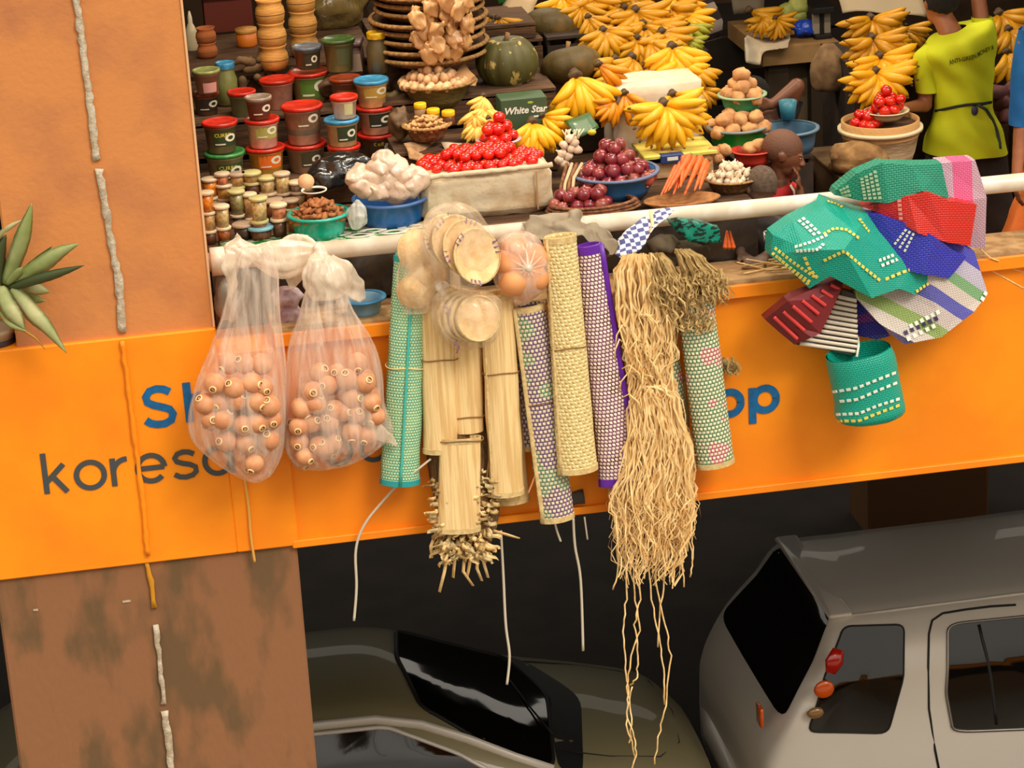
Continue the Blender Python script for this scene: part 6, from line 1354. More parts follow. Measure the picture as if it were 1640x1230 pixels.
for i in range(4):
    c = P(764-9*i, 510-1*i, -.27+.025*i); M = Matrix.Translation(c) @ M0; r = .098+.003*i
    o = part('round_basket', lathe([(.001, .012), (r*.86, .012), (r*.9, .016), (r*.97, .010), (r, 0), (r*.96, -.01), (r*.8, -.012)], 40, M=M), m_disc, g3)
    part('rim', lathe([(r*.90, .014), (r*.93, .022), (r*.98, .02), (r*1.01, .008), (r*1.0, .004)], 40, M=M), m_chm, o)
for k in range(6): part('violet_stitch', ribbon([P(712+k*3, 488+k*12, -.26), P(720+k*3, 500+k*11, -.275), P(716+k*3, 506+k*12, -.26)], .008), m_vio, g3)
g4 = root('loaf_bag', P(835, 485, -.16), 'clear bag of orange-tan rounds with a knotted centre, right of the cluster', 'bag')
part('film', crumple(loft(pleat([((820, 372), (848, 372)), ((798, 386), (864, 384)), ((792, 410), (876, 406)), ((790, 435), (880, 430)), ((796, 460), (874, 458)), ((812, 480), (852, 480)), ((826, 487), (842, 487))], -.17, .75, 60, 13, .04, 37, 4, .05)), .005, 16), film('clear_rosy_film', (250, 222, 196), .15, .5, .16, (16, 16, 8)), g4)
m_loaf = mat('orange_tan_round', (232, 160, 100), .6, c2=(214, 138, 80), n=8)
for i, (a, b_, d_) in enumerate(((826, 398, -.17), (812, 420, -.19), (856, 412, -.17), (822, 452, -.22), (856, 446, -.19), (838, 428, -.12), (840, 462, -.15))): part('tan_round', ellipsoid(P(a, b_, d_), (.062, .055, .058), 16, 12, .1, i), m_loaf, g4)
part('knot', crumple(ellipsoid(P(846, 430, -.26), (.018, .012, .016), 12, 8, .3, 3), .006, 40), m_bagk, g4)
rb = MB()
for i in range(12):
    a = 2*PI*i/12; c = P(846, 430, -.268); rb.join(ribbon([c, c+Vector((math.cos(a)*.035, .006, math.sin(a)*.035)), c+Vector((math.cos(a)*.075, .03, math.sin(a)*.075))], [.012, .008, .003]))
part('radiating_folds', rb, m_bagk, g4)
# ---------------------------------------------------------------- cloths on the rail
m_gcl = mat('grey_beige_cloth', (150, 136, 112), .9, c2=(122, 106, 84), n=7, b=(40, .3))
def drape(cols, y_fn, th, mt, name, label, cat, amp=.012, sc=14, sub=2):
    """cols: list of columns of pixel points top to bottom"""
    n = len(cols); m_ = len(cols[0]); V = []; F_ = []
    for c in cols:
        for j, (a, b_) in enumerate(c): V.append((a, b_, y_fn(j/(m_-1))))
    for i in range(n-1):
        for j in range(m_-1): F_.append((i*m_+j, i*m_+j+1, (i+1)*m_+j+1, (i+1)*m_+j))
    b = crumple(facet(V, F_, th), amp, sc, sub); return solo(name, b, mt, label, cat)
drape([[(838, 362), (838, 378), (840, 392)], [(858, 345), (862, 366), (866, 384)], [(884, 338), (890, 358), (896, 376)], [(912, 342), (920, 360), (930, 380)], [(938, 350), (948, 368), (956, 390)], [(962, 362), (968, 384), (972, 408)], [(980, 372), (988, 392), (978, 418)]],
      lambda t: .06-.16*t, .02, m_gcl, 'grey_cloth', 'grumpled grey-beige cloth thrown over the rail above the cream roll'.replace('grumpled', 'crumpled'), 'cloth', .034, 17, 3)
ckc = weave('blue_white_check', (236, 236, 238), (80, 84, 140), .021, bump=.2)
drape([[(984, 392), (986, 408), (1000, 418)], [(1010, 366), (1012, 385), (1014, 408)], [(1036, 352), (1034, 376), (1024, 402)], [(1058, 340), (1050, 362), (1036, 386)], [(1072, 336), (1078, 340), (1062, 352)]],
      lambda t: -.02-.08*t, .03, ckc, 'checked_bag', 'blue and white checked plastic bag tied on the rail', 'bag', .012, 16, 2)
solo('yellow_tie', tube([P(1042, 338, -.0), P(1044, 350, -.03), P(1046, 362, -.05), P(1040, 372, -.06)], .008, 8), m_straw, 'yellow plastic tie looped over the rail', 'tie')
mgb = mat('mottled_green_black', (10, 132, 108), .35, c2=(14, 40, 34), n=26, thr=(.5, .54), aniso=(1, 1, 2.2))
solo('green_black_bag', crumple(facet([(1072, 356, -.02), (1090, 352, -.10), (1122, 356, -.12), (1152, 366, -.06), (1156, 386, -.06), (1128, 393, -.10), (1104, 388, -.12), (1084, 372, -.08)], [(0, 7, 1), (1, 7, 6), (1, 6, 2), (2, 6, 5), (2, 5, 3), (3, 5, 4)], .05), .008, 18, 2), mgb, 'green and black mottled plastic bag beside the checked one', 'bag')
solo('dark_cloth_bundle', crumple(remesh(MB().join(ellipsoid(P(1062, 392, -.02), (.07, .05, .045), 16, 10, .3, 1)).join(ellipsoid(P(1100, 398, .04), (.10, .05, .035), 16, 10, .3, 2)), .01, 1), .01, 20, 0), mat('dull_olive_cloth', (96, 82, 60), .9, c2=(70, 58, 42), n=12), 'dull olive cloth bundle hung behind the fibre bundles', 'cloth')
solo('dark_debris', crumple(box(P(900, 800, -.02)+Vector((.02, 0, 0)), (.16, .03, .05)), .015, 16, 3), mat('dark_rag', (62, 54, 44), .9), 'dark rag end showing below the cream and purple rolls', 'rag')
# items on the ledge
o, q, rt, h = bowl(583, 506, .10, 74, 46, 32, mat('pale_blue_enamel', (86, 136, 168), .4, c2=(118, 158, 180), n=8), 'pale blue plastic dish on the ledge right of the fruit bags', 'bowl', rim=mat('dish_rim', (62, 130, 176), .4), name='blue_dish')
solo('small_bean_bag', crumple(remesh(MB().join(ellipsoid(P(460, 476, .12), (.07, .05, .05), 16, 10, .3, 1)).join(ellipsoid(P(464, 506, .11), (.065, .05, .04), 16, 10, .3, 2)), .01, 1), .008, 24, 0), mat('purple_bean_film', (150, 116, 120), .3, c2=(196, 176, 180), n=16, b=(20, .6)), 'small bag of purplish beans on the ledge between the fruit bags', 'bag')
solo('pale_wrapped_bundle', crumple(ellipsoid(P(362, 478, .10), (.05, .05, .10), 16, 12, .3, 3), .01, 24, 0), film('pale_grey_film', (170, 160, 140), .6, .9), 'pale plastic wrapped bundle on the ledge by the pillar', 'bundle')
solo('dark_sheet_fold', crumple(box(Vector((P(590, 440, .24).x, .27, .48)), (.62, .05, .22)), .03, 9, 4), mat('dark_brown_plastic', (66, 54, 44), .35, c2=(40, 32, 26), n=8, b=(14, .9)), 'dark crinkled plastic sheet under the rail right of the fruit bags', 'plastic sheet')
r_ = root('dry_stick_bundle', P(1290, 440, .10), 'loose dry sticks and scraps on the ledge behind the teal woven bag', 'sticks'); rr = random.Random(77)
for i in range(12):
    a = P(1200+rr.uniform(-20, 70), 424+rr.uniform(-6, 10), .06+rr.uniform(0, .15)); a.z = ZL+.008+.004*(i % 3); b_ = a+Vector((rr.uniform(.08, .2), rr.uniform(-.05, .05), 0)); part('stick', tube([a, b_], .005, 5), (m_straw, m_tie, m_straw2)[i % 3], r_)
# ---------------------------------------------------------------- woven plastic bags at the right
TE = (10, 164, 142)
wb_t = weave('teal_plastic_weave', TE, (6, 150, 128), .009, bump=.7, r=.3)
def wbag(name, V, F_, th, mt, label, ang=0, sub=1, amp=.003, cuts=None):
    b = facet(V, F_, th, ang); raw = MB(); raw.v = [v.copy() for v in b.v]; raw.f = b.f
    bvh = BVHTree.FromPolygons([tuple(v) for v in raw.v], raw.f)
    cb = crumple(b, amp, 12, sub); bvh = BVHTree.FromPolygons([tuple(v) for v in cb.v], cb.f)
    o = solo(name, cb, mt, label, 'bag', 'woven plastic bags at the right', smooth=False); return o, bvh
def dashes(par, bvh, line, n, l, w_, mt, name='dash_row', off=.004):
    """raised stitches along a pixel polyline laid onto the bag surface"""
    seg = []; tot = 0
    for a, b_ in zip(line[:-1], line[1:]): L = math.dist(a, b_); seg.append((tot, L, a, b_)); tot += L
    b = MB(); l = min(l, .62*tot/n)
    for i in range(n):
        s = (i+.5)/n*tot; pt_ = []
        for ds in (-l/2, l/2):
            ss = min(max(s+ds, 0), tot-.01)
            for t0, L, a, c in seg:
                if t0 <= ss <= t0+L: f = (ss-t0)/L; p_ = (a[0]+(c[0]-a[0])*f, a[1]+(c[1]-a[1])*f)
            d = ray(*p_).normalized(); h = bvh.ray_cast(CAM, d)
            if h[0] is None: break
            pt_.append(h[0]-d*off)
        if len(pt_) == 2:
            nr = h[1]; nr = nr if nr.dot(d) < 0 else -nr; b.join(ribbon(pt_, w_, up=nr, th=.003))
    if b.v: part(name, b, mt, par, False)
m_dy = mat('yellow_strip_plastic', (226, 206, 90), .35); m_dw = mat('cream_strip_plastic', (226, 232, 214), .35)
# striped violet/grey/green bag lying across the back
V = [(1392, 342, -.10), (1425, 350, -.14), (1498, 382, -.16), (1535, 392, -.12), (1560, 402, -.10), (1582, 470, -.14), (1560, 500, -.20), (1508, 540, -.24), (1448, 552, -.24), (1405, 515, -.20), (1372, 478, -.14), (1440, 470, -.16), (1500, 495, -.22)]
wb_v = weave('violet_grey_bands', (0, 0, 0), (222, 216, 222), .008, bands=[(0, (70, 72, 190)), (.16, (196, 190, 206)), (.28, (126, 176, 120)), (.36, (216, 204, 188)), (.46, (90, 90, 176)), (.56, (208, 196, 186)), (.68, (150, 176, 96)), (.78, (226, 216, 200)), (.88, (70, 60, 96))], bandlen=.62, bump=.7, r=.35)
o, bv = wbag('woven_bag', V, [(0, 10, 11, 1), (1, 11, 12, 2), (2, 12, 5, 4, 3), (10, 9, 8, 11), (11, 8, 7, 12), (12, 7, 6, 5)], .10, wb_v, 'grey, violet and green banded woven bag, widest and lowest of the folded bags', 2.5)
ck = MB(); 
o2_ = dashes(o, bv, [(1450, 545), (1500, 520)], 5, 6, .018, m_dw, 'check_row'); dashes(o, bv, [(1446, 535), (1504, 508)], 6, 6, .018, mat('dark_violet', (50, 44, 80), .4), 'check_row')
dashes(o, bv, [(1455, 524), (1506, 498)], 6, 6, .018, m_dw, 'check_row'); dashes(o, bv, [(1562, 500), (1580, 466)], 4, 6, .018, m_dw, 'check_row')
# indigo bag
wb_i = weave('indigo_weave', (60, 66, 196), (44, 50, 168), .010, bump=.8, r=.35)
V = [(1388, 342, -.14), (1410, 344, -.18), (1460, 360, -.22), (1498, 380, -.24), (1528, 402, -.20), (1548, 412, -.16), (1520, 446, -.20), (1480, 440, -.24), (1444, 432, -.20), (1408, 392, -.16)]
o, bv = wbag('woven_bag', V, [(0, 9, 1), (1, 9, 8, 2), (2, 8, 7, 3), (3, 7, 6, 4), (4, 6, 5)], .07, wb_i, 'indigo blue woven bag folded over between the red and teal bags')
for dd in range(3): dashes(o, bv, [(1432+dd*8, 392+dd*6), (1452+dd*6, 366+dd*3)], 5, 5, .010, m_dw)
# pink bag
wb_p = weave('pink_silver_bands', (0, 0, 0), (236, 208, 220), .008, bands=[(0, (214, 186, 196)), (.22, (240, 110, 160)), (.5, (214, 180, 196)), (.75, (236, 60, 130))], bandlen=.30, bump=.7, r=.35)
V = [(1506, 262, -.10), (1562, 257, -.12), (1580, 316, -.12), (1578, 398, -.08), (1556, 396, -.08), (1520, 326, -.12)]
o, bv = wbag('woven_bag', V, [(0, 5, 2, 1), (5, 4, 3, 2)], .10, wb_p, 'pink and silver striped woven bag at the far right of the cluster', 1.6)
# red bag
wb_r = weave('red_weave', (226, 52, 40), (206, 40, 34), .010, bump=.8, r=.35)
V = [(1384, 332, -.12), (1420, 322, -.18), (1455, 314, -.22), (1488, 308, -.24), (1520, 322, -.22), (1564, 328, -.16), (1554, 394, -.16), (1516, 388, -.22), (1470, 374, -.24), (1430, 350, -.18)]
o, bv = wbag('woven_bag', V, [(0, 9, 1), (1, 9, 8, 2), (2, 8, 7, 3), (3, 7, 4), (4, 7, 6, 5)], .08, wb_r, 'bright red woven bag under the green top bag')
dashes(o, bv, [(1440, 318), (1444, 360)], 6, 5, .016, mat('pink_strip', (236, 150, 140), .4)); dashes(o, bv, [(1402, 326), (1404, 342)], 3, 5, .02, mat('dark_red_strip', (120, 36, 34), .4))
# top green bag
wb_g = weave('sea_green_weave', (40, 156, 124), (28, 132, 104), .010, bump=.8, r=.35)
V = [(1336, 312, -.06), (1340, 304, -.08), (1372, 278, -.14), (1412, 261, -.18), (1460, 264, -.20), (1508, 262, -.16), (1520, 318, -.16), (1478, 306, -.22), (1424, 325, -.20), (1378, 322, -.14)]
o, bv = wbag('woven_bag', V, [(0, 9, 1), (1, 9, 2), (2, 9, 8, 3), (3, 8, 7, 4), (4, 7, 6, 5)], .08, wb_g, 'sea green woven bag with pale bands, topmost of the cluster')
m_pg = mat('pale_green_strip', (170, 200, 160), .4)
for dd in range(4): dashes(o, bv, [(1380+dd*7, 284-dd*4), (1386+dd*8, 320)], 7, 5, .014, m_pg)
for dd in range(3): dashes(o, bv, [(1346+dd*5, 302-dd*3), (1352+dd*5, 316)], 3, 4, .012, m_pg)
# big teal bag
V = [(1322, 320, -.04), (1345, 328, -.06), (1390, 342, -.14), (1462, 425, -.20), (1496, 448, -.18), (1466, 472, -.22), (1440, 462, -.24), (1396, 478, -.28), (1330, 442, -.26), (1296, 462, -.22), (1262, 430, -.20), (1234, 410, -.14), (1238, 376, -.14), (1270, 354, -.12), (1318, 330, -.10), (1352, 400, -.30), (1290, 400, -.26), (1372, 372, -.24)]
F_ = [(0, 14, 17, 1), (1, 17, 2), (14, 13, 16), (14, 16, 15), (14, 15, 17), (13, 12, 11, 16), (16, 11, 10), (16, 10, 9), (16, 9, 8, 15), (15, 8, 7), (15, 7, 6, 17), (17, 6, 3, 2), (6, 5, 4, 3)]
F_ = [f[::-1] if False else f for f in F_]
o, bv = wbag('woven_bag', V, F_, .10, wb_t, 'big teal woven bag with yellow and cream stitched lines')
for ln, n, mt_ in (([(1236, 404), (1262, 426), (1298, 452)], 11, m_dy), ([(1240, 396), (1270, 420), (1306, 444)], 11, m_dy), ([(1246, 412), (1275, 438), (1296, 456)], 9, m_dy), ([(1278, 352), (1292, 364), (1306, 378)], 5, m_dw), ([(1284, 348), (1300, 362), (1314, 376)], 5, m_dw),
                   ([(1272, 396), (1300, 388), (1326, 376)], 8, m_dw), ([(1274, 402), (1310, 400), (1320, 390)], 8, m_dw), ([(1318, 376), (1336, 366), (1356, 368), (1376, 382)], 9, m_dy), ([(1318, 418), (1352, 402), (1380, 426), (1410, 450)], 14, m_dy), ([(1288, 410), (1296, 430), (1310, 446)], 5, m_dy),
                   ([(1406, 418), (1432, 408)], 4, m_dw), ([(1410, 426), (1440, 414)], 4, m_dw), ([(1416, 448), (1440, 438), (1462, 430)], 5, m_dy), ([(1324, 322), (1338, 326), (1350, 332)], 5, m_dy), ([(1376, 350), (1384, 362), (1392, 372)], 5, m_dy), ([(1466, 468), (1480, 458), (1494, 450)], 5, m_dy)):
    dashes(o, bv, ln, n, 7, .013, mt_)
# striped triangular bags
def ribbed(V, F_, th, mt, mt2, name, label, ang, n, axis):
    o, bv = wbag(name, V, F_, th, mt, label); (a0, a1), (b0, b1) = axis
    for i in range(n):
        t = (i+.5)/n; A = (a0[0]+(a1[0]-a0[0])*t, a0[1]+(a1[1]-a0[1])*t); B = (b0[0]+(b1[0]-b0[0])*t, b0[1]+(b1[1]-b0[1])*t); pts = []
        for k in range(21):
            f = k/20; d = ray(A[0]+(B[0]-A[0])*f, A[1]+(B[1]-A[1])*f).normalized(); h = bv.ray_cast(CAM, d)
            if h[0] is not None: pts.append(h[0]-d*.006)
        if len(pts) > 2: part('rib', tube(pts, .0085 if n < 14 else .0065, 6, flat=.7), mt2, o)
    return o
m_rdk = mat('dark_red_plastic', (110, 26, 30), .4); m_rlt = mat('coral_red_plastic', (206, 62, 60), .35); m_bkp = mat('black_brown_plastic', (40, 28, 26), .4); m_wht = mat('ivory_plastic', (228, 214, 192), .4)
V = [(1352, 442, -.16), (1348, 462, -.20), (1314, 534, -.24), (1300, 540, -.26), (1272, 552, -.20), (1225, 512, -.18), (1262, 482, -.26), (1270, 476, -.24)]
ribbed(V, [(0, 7, 6, 2, 1), (6, 5, 4, 3, 2)], .07, m_rdk, m_rlt, 'woven_bag', 'dark red ribbed box-shaped bag below the teal bag', 0, 7, (((1338, 452), (1232, 512)), ((1350, 456), (1272, 550))))
V = [(1350, 466, -.10), (1372, 472, -.12), (1374, 570, -.16), (1275, 552, -.16), (1300, 540, -.14), (1316, 534, -.14)]
ribbed(V, [(0, 5, 2, 1), (5, 4, 3, 2)], .06, m_bkp, m_wht, 'woven_bag', 'black and ivory striped woven bag beside the dark red one', 0, 11, (((1346, 472), (1278, 554)), ((1372, 478), (1374, 568))))
wb_ib = weave('blue_pink_bands', (0, 0, 0), (120, 110, 200), .009, bands=[(0, (50, 44, 170)), (.25, (150, 60, 150)), (.4, (52, 50, 180)), (.7, (190, 80, 160)), (.8, (60, 90, 180))], bandlen=.26, bump=.7, r=.4)
V = [(1372, 478, -.08), (1392, 490, -.10), (1426, 538, -.10), (1404, 544, -.10), (1374, 538, -.08)]
wbag('woven_bag', V, [(0, 4, 3, 1), (1, 3, 2)], .05, wb_ib, 'small blue and pink banded woven bag between striped and banded bags')
# small teal basket
rg = pleat([((1382, 680), (1396, 680)), ((1342, 674), (1444, 658)), ((1338, 650), (1444, 630)), ((1332, 620), (1438, 600)), ((1326, 590), (1432, 566)), ((1324, 575), (1424, 550))], -.22, .7, 40, 0, 0, 3, 4)
for r_i, ring in enumerate(rg):
    c = sum(ring, Vector())/len(ring)
    for k, v in enumerate(ring):
        a = 2*PI*k/len(ring); m_ = max(abs(math.cos(a)), abs(math.sin(a))); v += (v-c)*(min(1.12, 1/m_)-1)*.45
sb = loft(rg, caps=False); inner = loft([[Vector(v)+(sum(r, Vector())/len(r)-Vector(v))*.05 for v in r] for r in rg[3:]], caps=False, flip=True); sb.join(inner)
r_ = root('woven_basket', P(1388, 680, -.22), 'small teal woven basket with cream dashes hanging lowest', 'basket')
part('woven_body', sb, weave('teal_basket_weave', (10, 164, 140), (8, 150, 126), .010, bump=.6, r=.3), r_, label='teal woven body')
bv = BVHTree.FromPolygons([tuple(v) for v in sb.v], sb.f)
for ln, n, mt_ in (([(1332, 628), (1370, 622), (1400, 610), (1436, 596)], 10, m_dw), ([(1332, 644), (1372, 640), (1404, 626), (1438, 612)], 10, m_dw), ([(1338, 664), (1376, 662), (1404, 650), (1442, 638)], 11, m_dw), ([(1340, 674), (1376, 674), (1400, 664), (1442, 648)], 10, m_dy)):
    dashes(r_, bv, ln, n, 7, .012, mt_)
part('hanging_loop', tube([P(1372, 572, -.2), P(1375, 555, -.16), P(1374, 540, -.12)], .006, 6), m_dw, r_)
# ---------------------------------------------------------------- plant at the left
m_pl1 = mat('agave_leaf', (128, 142, 74), .55, c2=(166, 174, 116), n=7, thr=(.4, .7)); m_pl2 = mat('pale_agave_leaf', (176, 174, 122), .6, c2=(140, 148, 90), n=7); m_pl3 = mat('dark_agave_leaf', (62, 74, 36), .6)
pr0 = root('potted_agave', P(-2, 566, .05), 'spiky grey-green succulent in a pot at the left edge', 'plant')
def leaf(pts, w, mt):
    b = MB(); N_ = len(pts); P3 = [P(*p) for p in pts]; s_ = []
    for i in range(N_-1):
        for k in range(5):
            t = k/5; g = lambda j: P3[max(0, min(N_-1, j))]
            s_.append(0.5*((2*g(i))+(g(i+1)-g(i-1))*t+(2*g(i-1)-5*g(i)+4*g(i+1)-g(i+2))*t*t+(3*g(i)-g(i-1)-3*g(i+1)+g(i+2))*t**3))
    s_.append(P3[-1]); n = len(s_); rings = []
    for i, c in enumerate(s_):
        f = i/(n-1); ww = w*MPP(c)*(.55+.9*f*(1-f)*2)*(1-f**3)*.5+.0008; d = (s_[min(i+1, n-1)]-s_[max(i-1, 0)]).normalized(); sd = d.cross(Vector((0, -1, 0))).normalized(); nn = sd.cross(d)
        jag = 1+.05*(i % 2)
        rings.append([c-sd*ww*jag-nn*ww*.28, c-sd*ww*.5+nn*ww*.05, c+nn*ww*.12, c+sd*ww*.5+nn*ww*.05, c+sd*ww*jag-nn*ww*.28, c+sd*ww*.5+nn*ww*.22, c+nn*ww*.34, c-sd*ww*.5+nn*ww*.22])
    part('leaf', loft(rings), mt, pr0)
for pts, w, mt_ in (([(10, 455, -.03), (30, 400, -.08), (42, 360, -.10), (51, 325, -.10)], 28, m_pl1), ([(15, 458, -.05), (60, 430, -.14), (95, 405, -.18), (127, 390, -.2)], 30, m_pl1), ([(15, 462, -.06), (60, 448, -.16), (100, 436, -.2), (135, 425, -.22)], 18, m_pl3),
                    ([(20, 455, -.04), (50, 425, -.08), (84, 394, -.1)], 12, m_pl3), ([(20, 462, -.07), (50, 500, -.14), (75, 525, -.18), (107, 566, -.2)], 30, m_pl2), ([(2, 460, -.06), (12, 490, -.14), (28, 512, -.16), (40, 528, -.16)], 30, m_pl2), ([(30, 455, -.02), (55, 462, -.08), (80, 468, -.1)], 26, m_pl2),
                    ([(30, 465, .0), (52, 478, -.05), (73, 482, -.08)], 18, m_pl1), ([(0, 500, -.1), (18, 520, -.15), (44, 531, -.16)], 13, m_pl1), ([(-5, 480, 0), (-4, 420, -.03), (10, 375, -.05)], 26, m_pl3), ([(-5, 385, .02), (12, 366, 0), (36, 352, 0)], 12, m_pl2), ([(-10, 470, 0), (-40, 420, -.05), (-60, 380, -.05)], 28, m_pl1), ([(-10, 470, -.05), (-50, 490, -.1), (-90, 520, -.1)], 28, m_pl2), ([(0, 470, -.02), (-30, 450, -.1), (-80, 440, -.12)], 26, m_pl1),
                    ([(12, 455, -.06), (28, 438, -.12), (36, 428, -.14)], 16, m_pl1), ([(20, 520, -.1), (55, 540, -.14), (72, 560, -.14)], 5, mat('dry_leaf_tip', (196, 140, 50), .7))):
    leaf(pts, w, mt_)
c = P(2, 560, .06)
part('pot', lathe([(.001, 0), (.075, 0), (.09, .10), (.10, .11), (.10, .125), (.08, .12), (.001, .11)], 24, c=(c.x-.03, .10, .341)), mat('pale_pot', (176, 150, 116), .8), pr0)
part('pot_band', lathe([(.083, .03), (.089, .03), (.094, .08), (.088, .08)], 24, c=(c.x-.03, .10, .341)), mat('pot_dark_pattern', (52, 30, 26), .6), pr0)
# ---------------------------------------------------------------- people
def basis(fwd, up):
    f = Vector(fwd).normalized(); u = (Vector(up)-f*Vector(up).dot(f)).normalized(); s = f.cross(u)
    return Matrix((s, f, u)).transposed()     # local x right, y forward, z up
def head_mb(b, c, fwd, up, h):
    """cranium, jaw, nose, lips, brow and ears of a head h tall centred at c"""
    B = basis(fwd, up); c = Vector(c); L = lambda x, y, z: c+B @ Vector((x*h, y*h, z*h))
    def el(x, y, z, rx, ry, rz): b.join(ellipsoid(L(x, y, z), (rx*h, ry*h, rz*h), 20, 14, rot=B))
    el(0, -.06, .12, .335, .42, .38); el(0, .06, -.02, .30, .33, .36); el(0, .14, -.24, .235, .24, .24); el(0, .25, -.37, .12, .12, .10)
    b.join(capsule(L(0, .36, .05), .035*h, L(0, .45, -.11), .055*h, 10)); el(.05, .41, -.12, .045, .05, .035); el(-.05, .41, -.12, .045, .05, .035)
    el(0, .375, -.215, .10, .06, .028); el(0, .365, -.265, .085, .06, .03); el(.13, .345, .085, .09, .05, .025); el(-.13, .345, .085, .09, .05, .025)
    for s in (1, -1):
        el(s*.33, -.03, -.03, .03, .075, .11); el(s*.355, -.05, .0, .022, .06, .07)
    return L, B
def hand_mb(b, w, d, nrm, s, curl=.5, side=1):
    """palm and five fingers from wrist w along d; nrm = back of the hand"""
    d = Vector(d).normalized(); n = (Vector(nrm)-d*Vector(nrm).dot(d)).normalized(); x = d.cross(n)*side; w = Vector(w)
    for k in (-1, 0, 1): b.join(capsule(w+x*.018*k*s, .013*s, w+d*.075*s+x*.024*k*s, .013*s, 8))
    for k, ln in ((-1.5, .062), (-.5, .074), (.5, .070), (1.5, .055)):
        p = w+d*.080*s+x*.0205*k*s; q = p+(d*math.cos(curl*.6)-n*math.sin(curl*.6))*ln*.5*s; e = q+(d*math.cos(curl*1.5)-n*math.sin(curl*1.5))*ln*.5*s
        b.join(capsule(p-d*.015*s, .0095*s, q, .0088*s, 8)); b.join(capsule(q, .0088*s, e, .0072*s, 8))
    t0 = w+d*.025*s-x*.028*s; t1 = t0+(d*.7-x*.7-n*.2).normalized()*.035*s; b.join(capsule(t0, .012*s, t1, .010*s, 8)); b.join(capsule(t1, .010*s, t1+(d*.95-x*.2-n*.35).normalized()*.03*s, .008*s, 8))
def eyes(par, L, B, h, closed=False):
    for s in (1, -1):
        e = part('eye', ellipsoid(L(s*.13, .345, .03), (.038*h, .02*h, .022*h), 12, 8, rot=B), m_eyew, par); part('pupil', ellipsoid(L(s*.13, .363, .03), (.016*h, .008*h, .017*h), 10, 6, rot=B), m_rub, e)
m_eyew = mat('eye_white', (210, 196, 180), .3)
m_sk1 = mat('deep_brown_skin', (120, 72, 46), .45, c2=(100, 58, 38), n=6); m_sk2 = mat('warm_brown_skin', (168, 104, 66), .5, c2=(146, 86, 54), n=6); m_skg = mat('dusty_brown_skin', (112, 84, 64), .6, c2=(96, 70, 54), n=9)
m_hair = mat('short_black_hair', (30, 24, 20), .95, b=(160, 1.0)); m_buz = mat('buzzed_grey_hair', (106, 86, 70), .95, c2=(88, 70, 56), n=60, b=(200, .8))
def feet(b, x, y, z, s=1.0, fwd=(0, 1, 0)):
    f = Vector(fwd); b.join(capsule(Vector((x, y, z+.035)), .035*s, Vector((x, y, z+.02))+f*.15*s, .025*s, 10))
def hair_cap(par, L, B, h, mt, back=-.06, lo=-.05, thick=.03, rough=.03, name='hair'):
    b = MB(); vs = []; nu, nv = 36, 16
    for j in range(nv+1):
        t = PI*.68*j/nv
        for i in range(nu):
            a = 2*PI*i/nu; front = math.sin(a); tt = t*(1-.26*max(0, front))*(1+.16*max(0, -front)); d = Vector((math.sin(tt)*math.cos(a), math.sin(tt)*math.sin(a), math.cos(tt)))
            k = 1+thick+rough*noise.noise(d*9); vs.append(L(d.x*.335*k, back+d.y*.42*k, .12+d.z*.38*k))
    b.add(vs, [(j*nu+i, (j+1)*nu+i, (j+1)*nu+(i+1) % nu, j*nu+(i+1) % nu) for j in range(nv) for i in range(nu)]); return part(name, b, mt, par)
# person in lime yellow, seen from behind
Y = 1.75; W = lambda a, b_, d=0: P(a, b_, Y+d)
r_ = root('person', Vector((W(1545, 230).x, Y, ZF)), 'person seen from behind in a lime yellow shirt with dark tied apron', 'person')
b = MB(); hd = W(1506, 4, .05); L, B = head_mb(b, hd, (-.08, 1, -.1), (.05, .05, 1), .235)
nk = W(1522, 52); pel = W(1546, 235); ch = W(1538, 110); b.join(capsule(hd-Vector((0, 0, .05)), .052, nk, .058)); b.join(capsule(nk, .06, ch, .085, 16))
for s in (-1, 1): b.join(capsule(ch+Vector((s*.06, 0, .02)), .072, pel+Vector((s*.055, 0, 0)), .072, 16))
sL = W(1484, 88); eL = W(1481, 168, .02); hL = W(1452, 172, -.10); b.join(capsule(W(1520, 80), .05, sL, .038)); b.join(capsule(sL, .04, eL, .038)); b.join(capsule(eL, .038, hL, .026)); hand_mb(b, hL, Vector((-.75, -.3, .35)), (0, 0, 1), .95, .7)
sR = W(1574, 52); eR = W(1566, -12, .08); hR = W(1520, -60, .25); b.join(capsule(W(1545, 66), .05, sR, .042)); b.join(capsule(sR, .042, eR, .038)); b.join(capsule(eR, .038, hR, .026)); hand_mb(b, hR, Vector((-.6, .4, .5)), (0, .3, 1), .95, .6, -1)
for s in (-1, 1):
    hp = pel+Vector((s*.075, 0, -.05)); kn = Vector((hp.x+s*.01, Y+.02, ZF+.42)); an = Vector((hp.x+s*.01, Y-.01, ZF+.07)); b.join(capsule(hp, .085, kn, .055)); b.join(capsule(kn, .052, an, .034)); feet(b, an.x, an.y-.02, ZF)
part('body', remesh(b, .0085, 2), m_sk2, r_); eyes(r_, L, B, .235); hair_cap(r_, L, B, .235, m_hair, thick=.10, rough=.10)
m_lime = mat('lime_yellow_cloth', (208, 216, 20), .8, c2=(196, 200, 12), n=4)
def shell(rings, y, ratio, mt, nm, par, pn=5, pa=.02, seed=1, n=56, fold=.006, ys=None):
    rg = pleat(rings, y, ratio, n, pn, pa, seed, 5, .03, ys)
    for j, ring in enumerate(rg):
        for v in ring: v += Vector((0, 1, 0))*fold*math.sin((v.x*1.1+v.z)*34+seed+2*noise.noise(v*5))
    outer = loft(rg, caps=False); c_ = [sum(r, Vector())/len(r) for r in rg]
    outer.join(loft([[c+(v-c)*.965 for v in r] for r, c in zip(rg, c_)], caps=False, flip=True)); return part(nm, outer, mt, par)
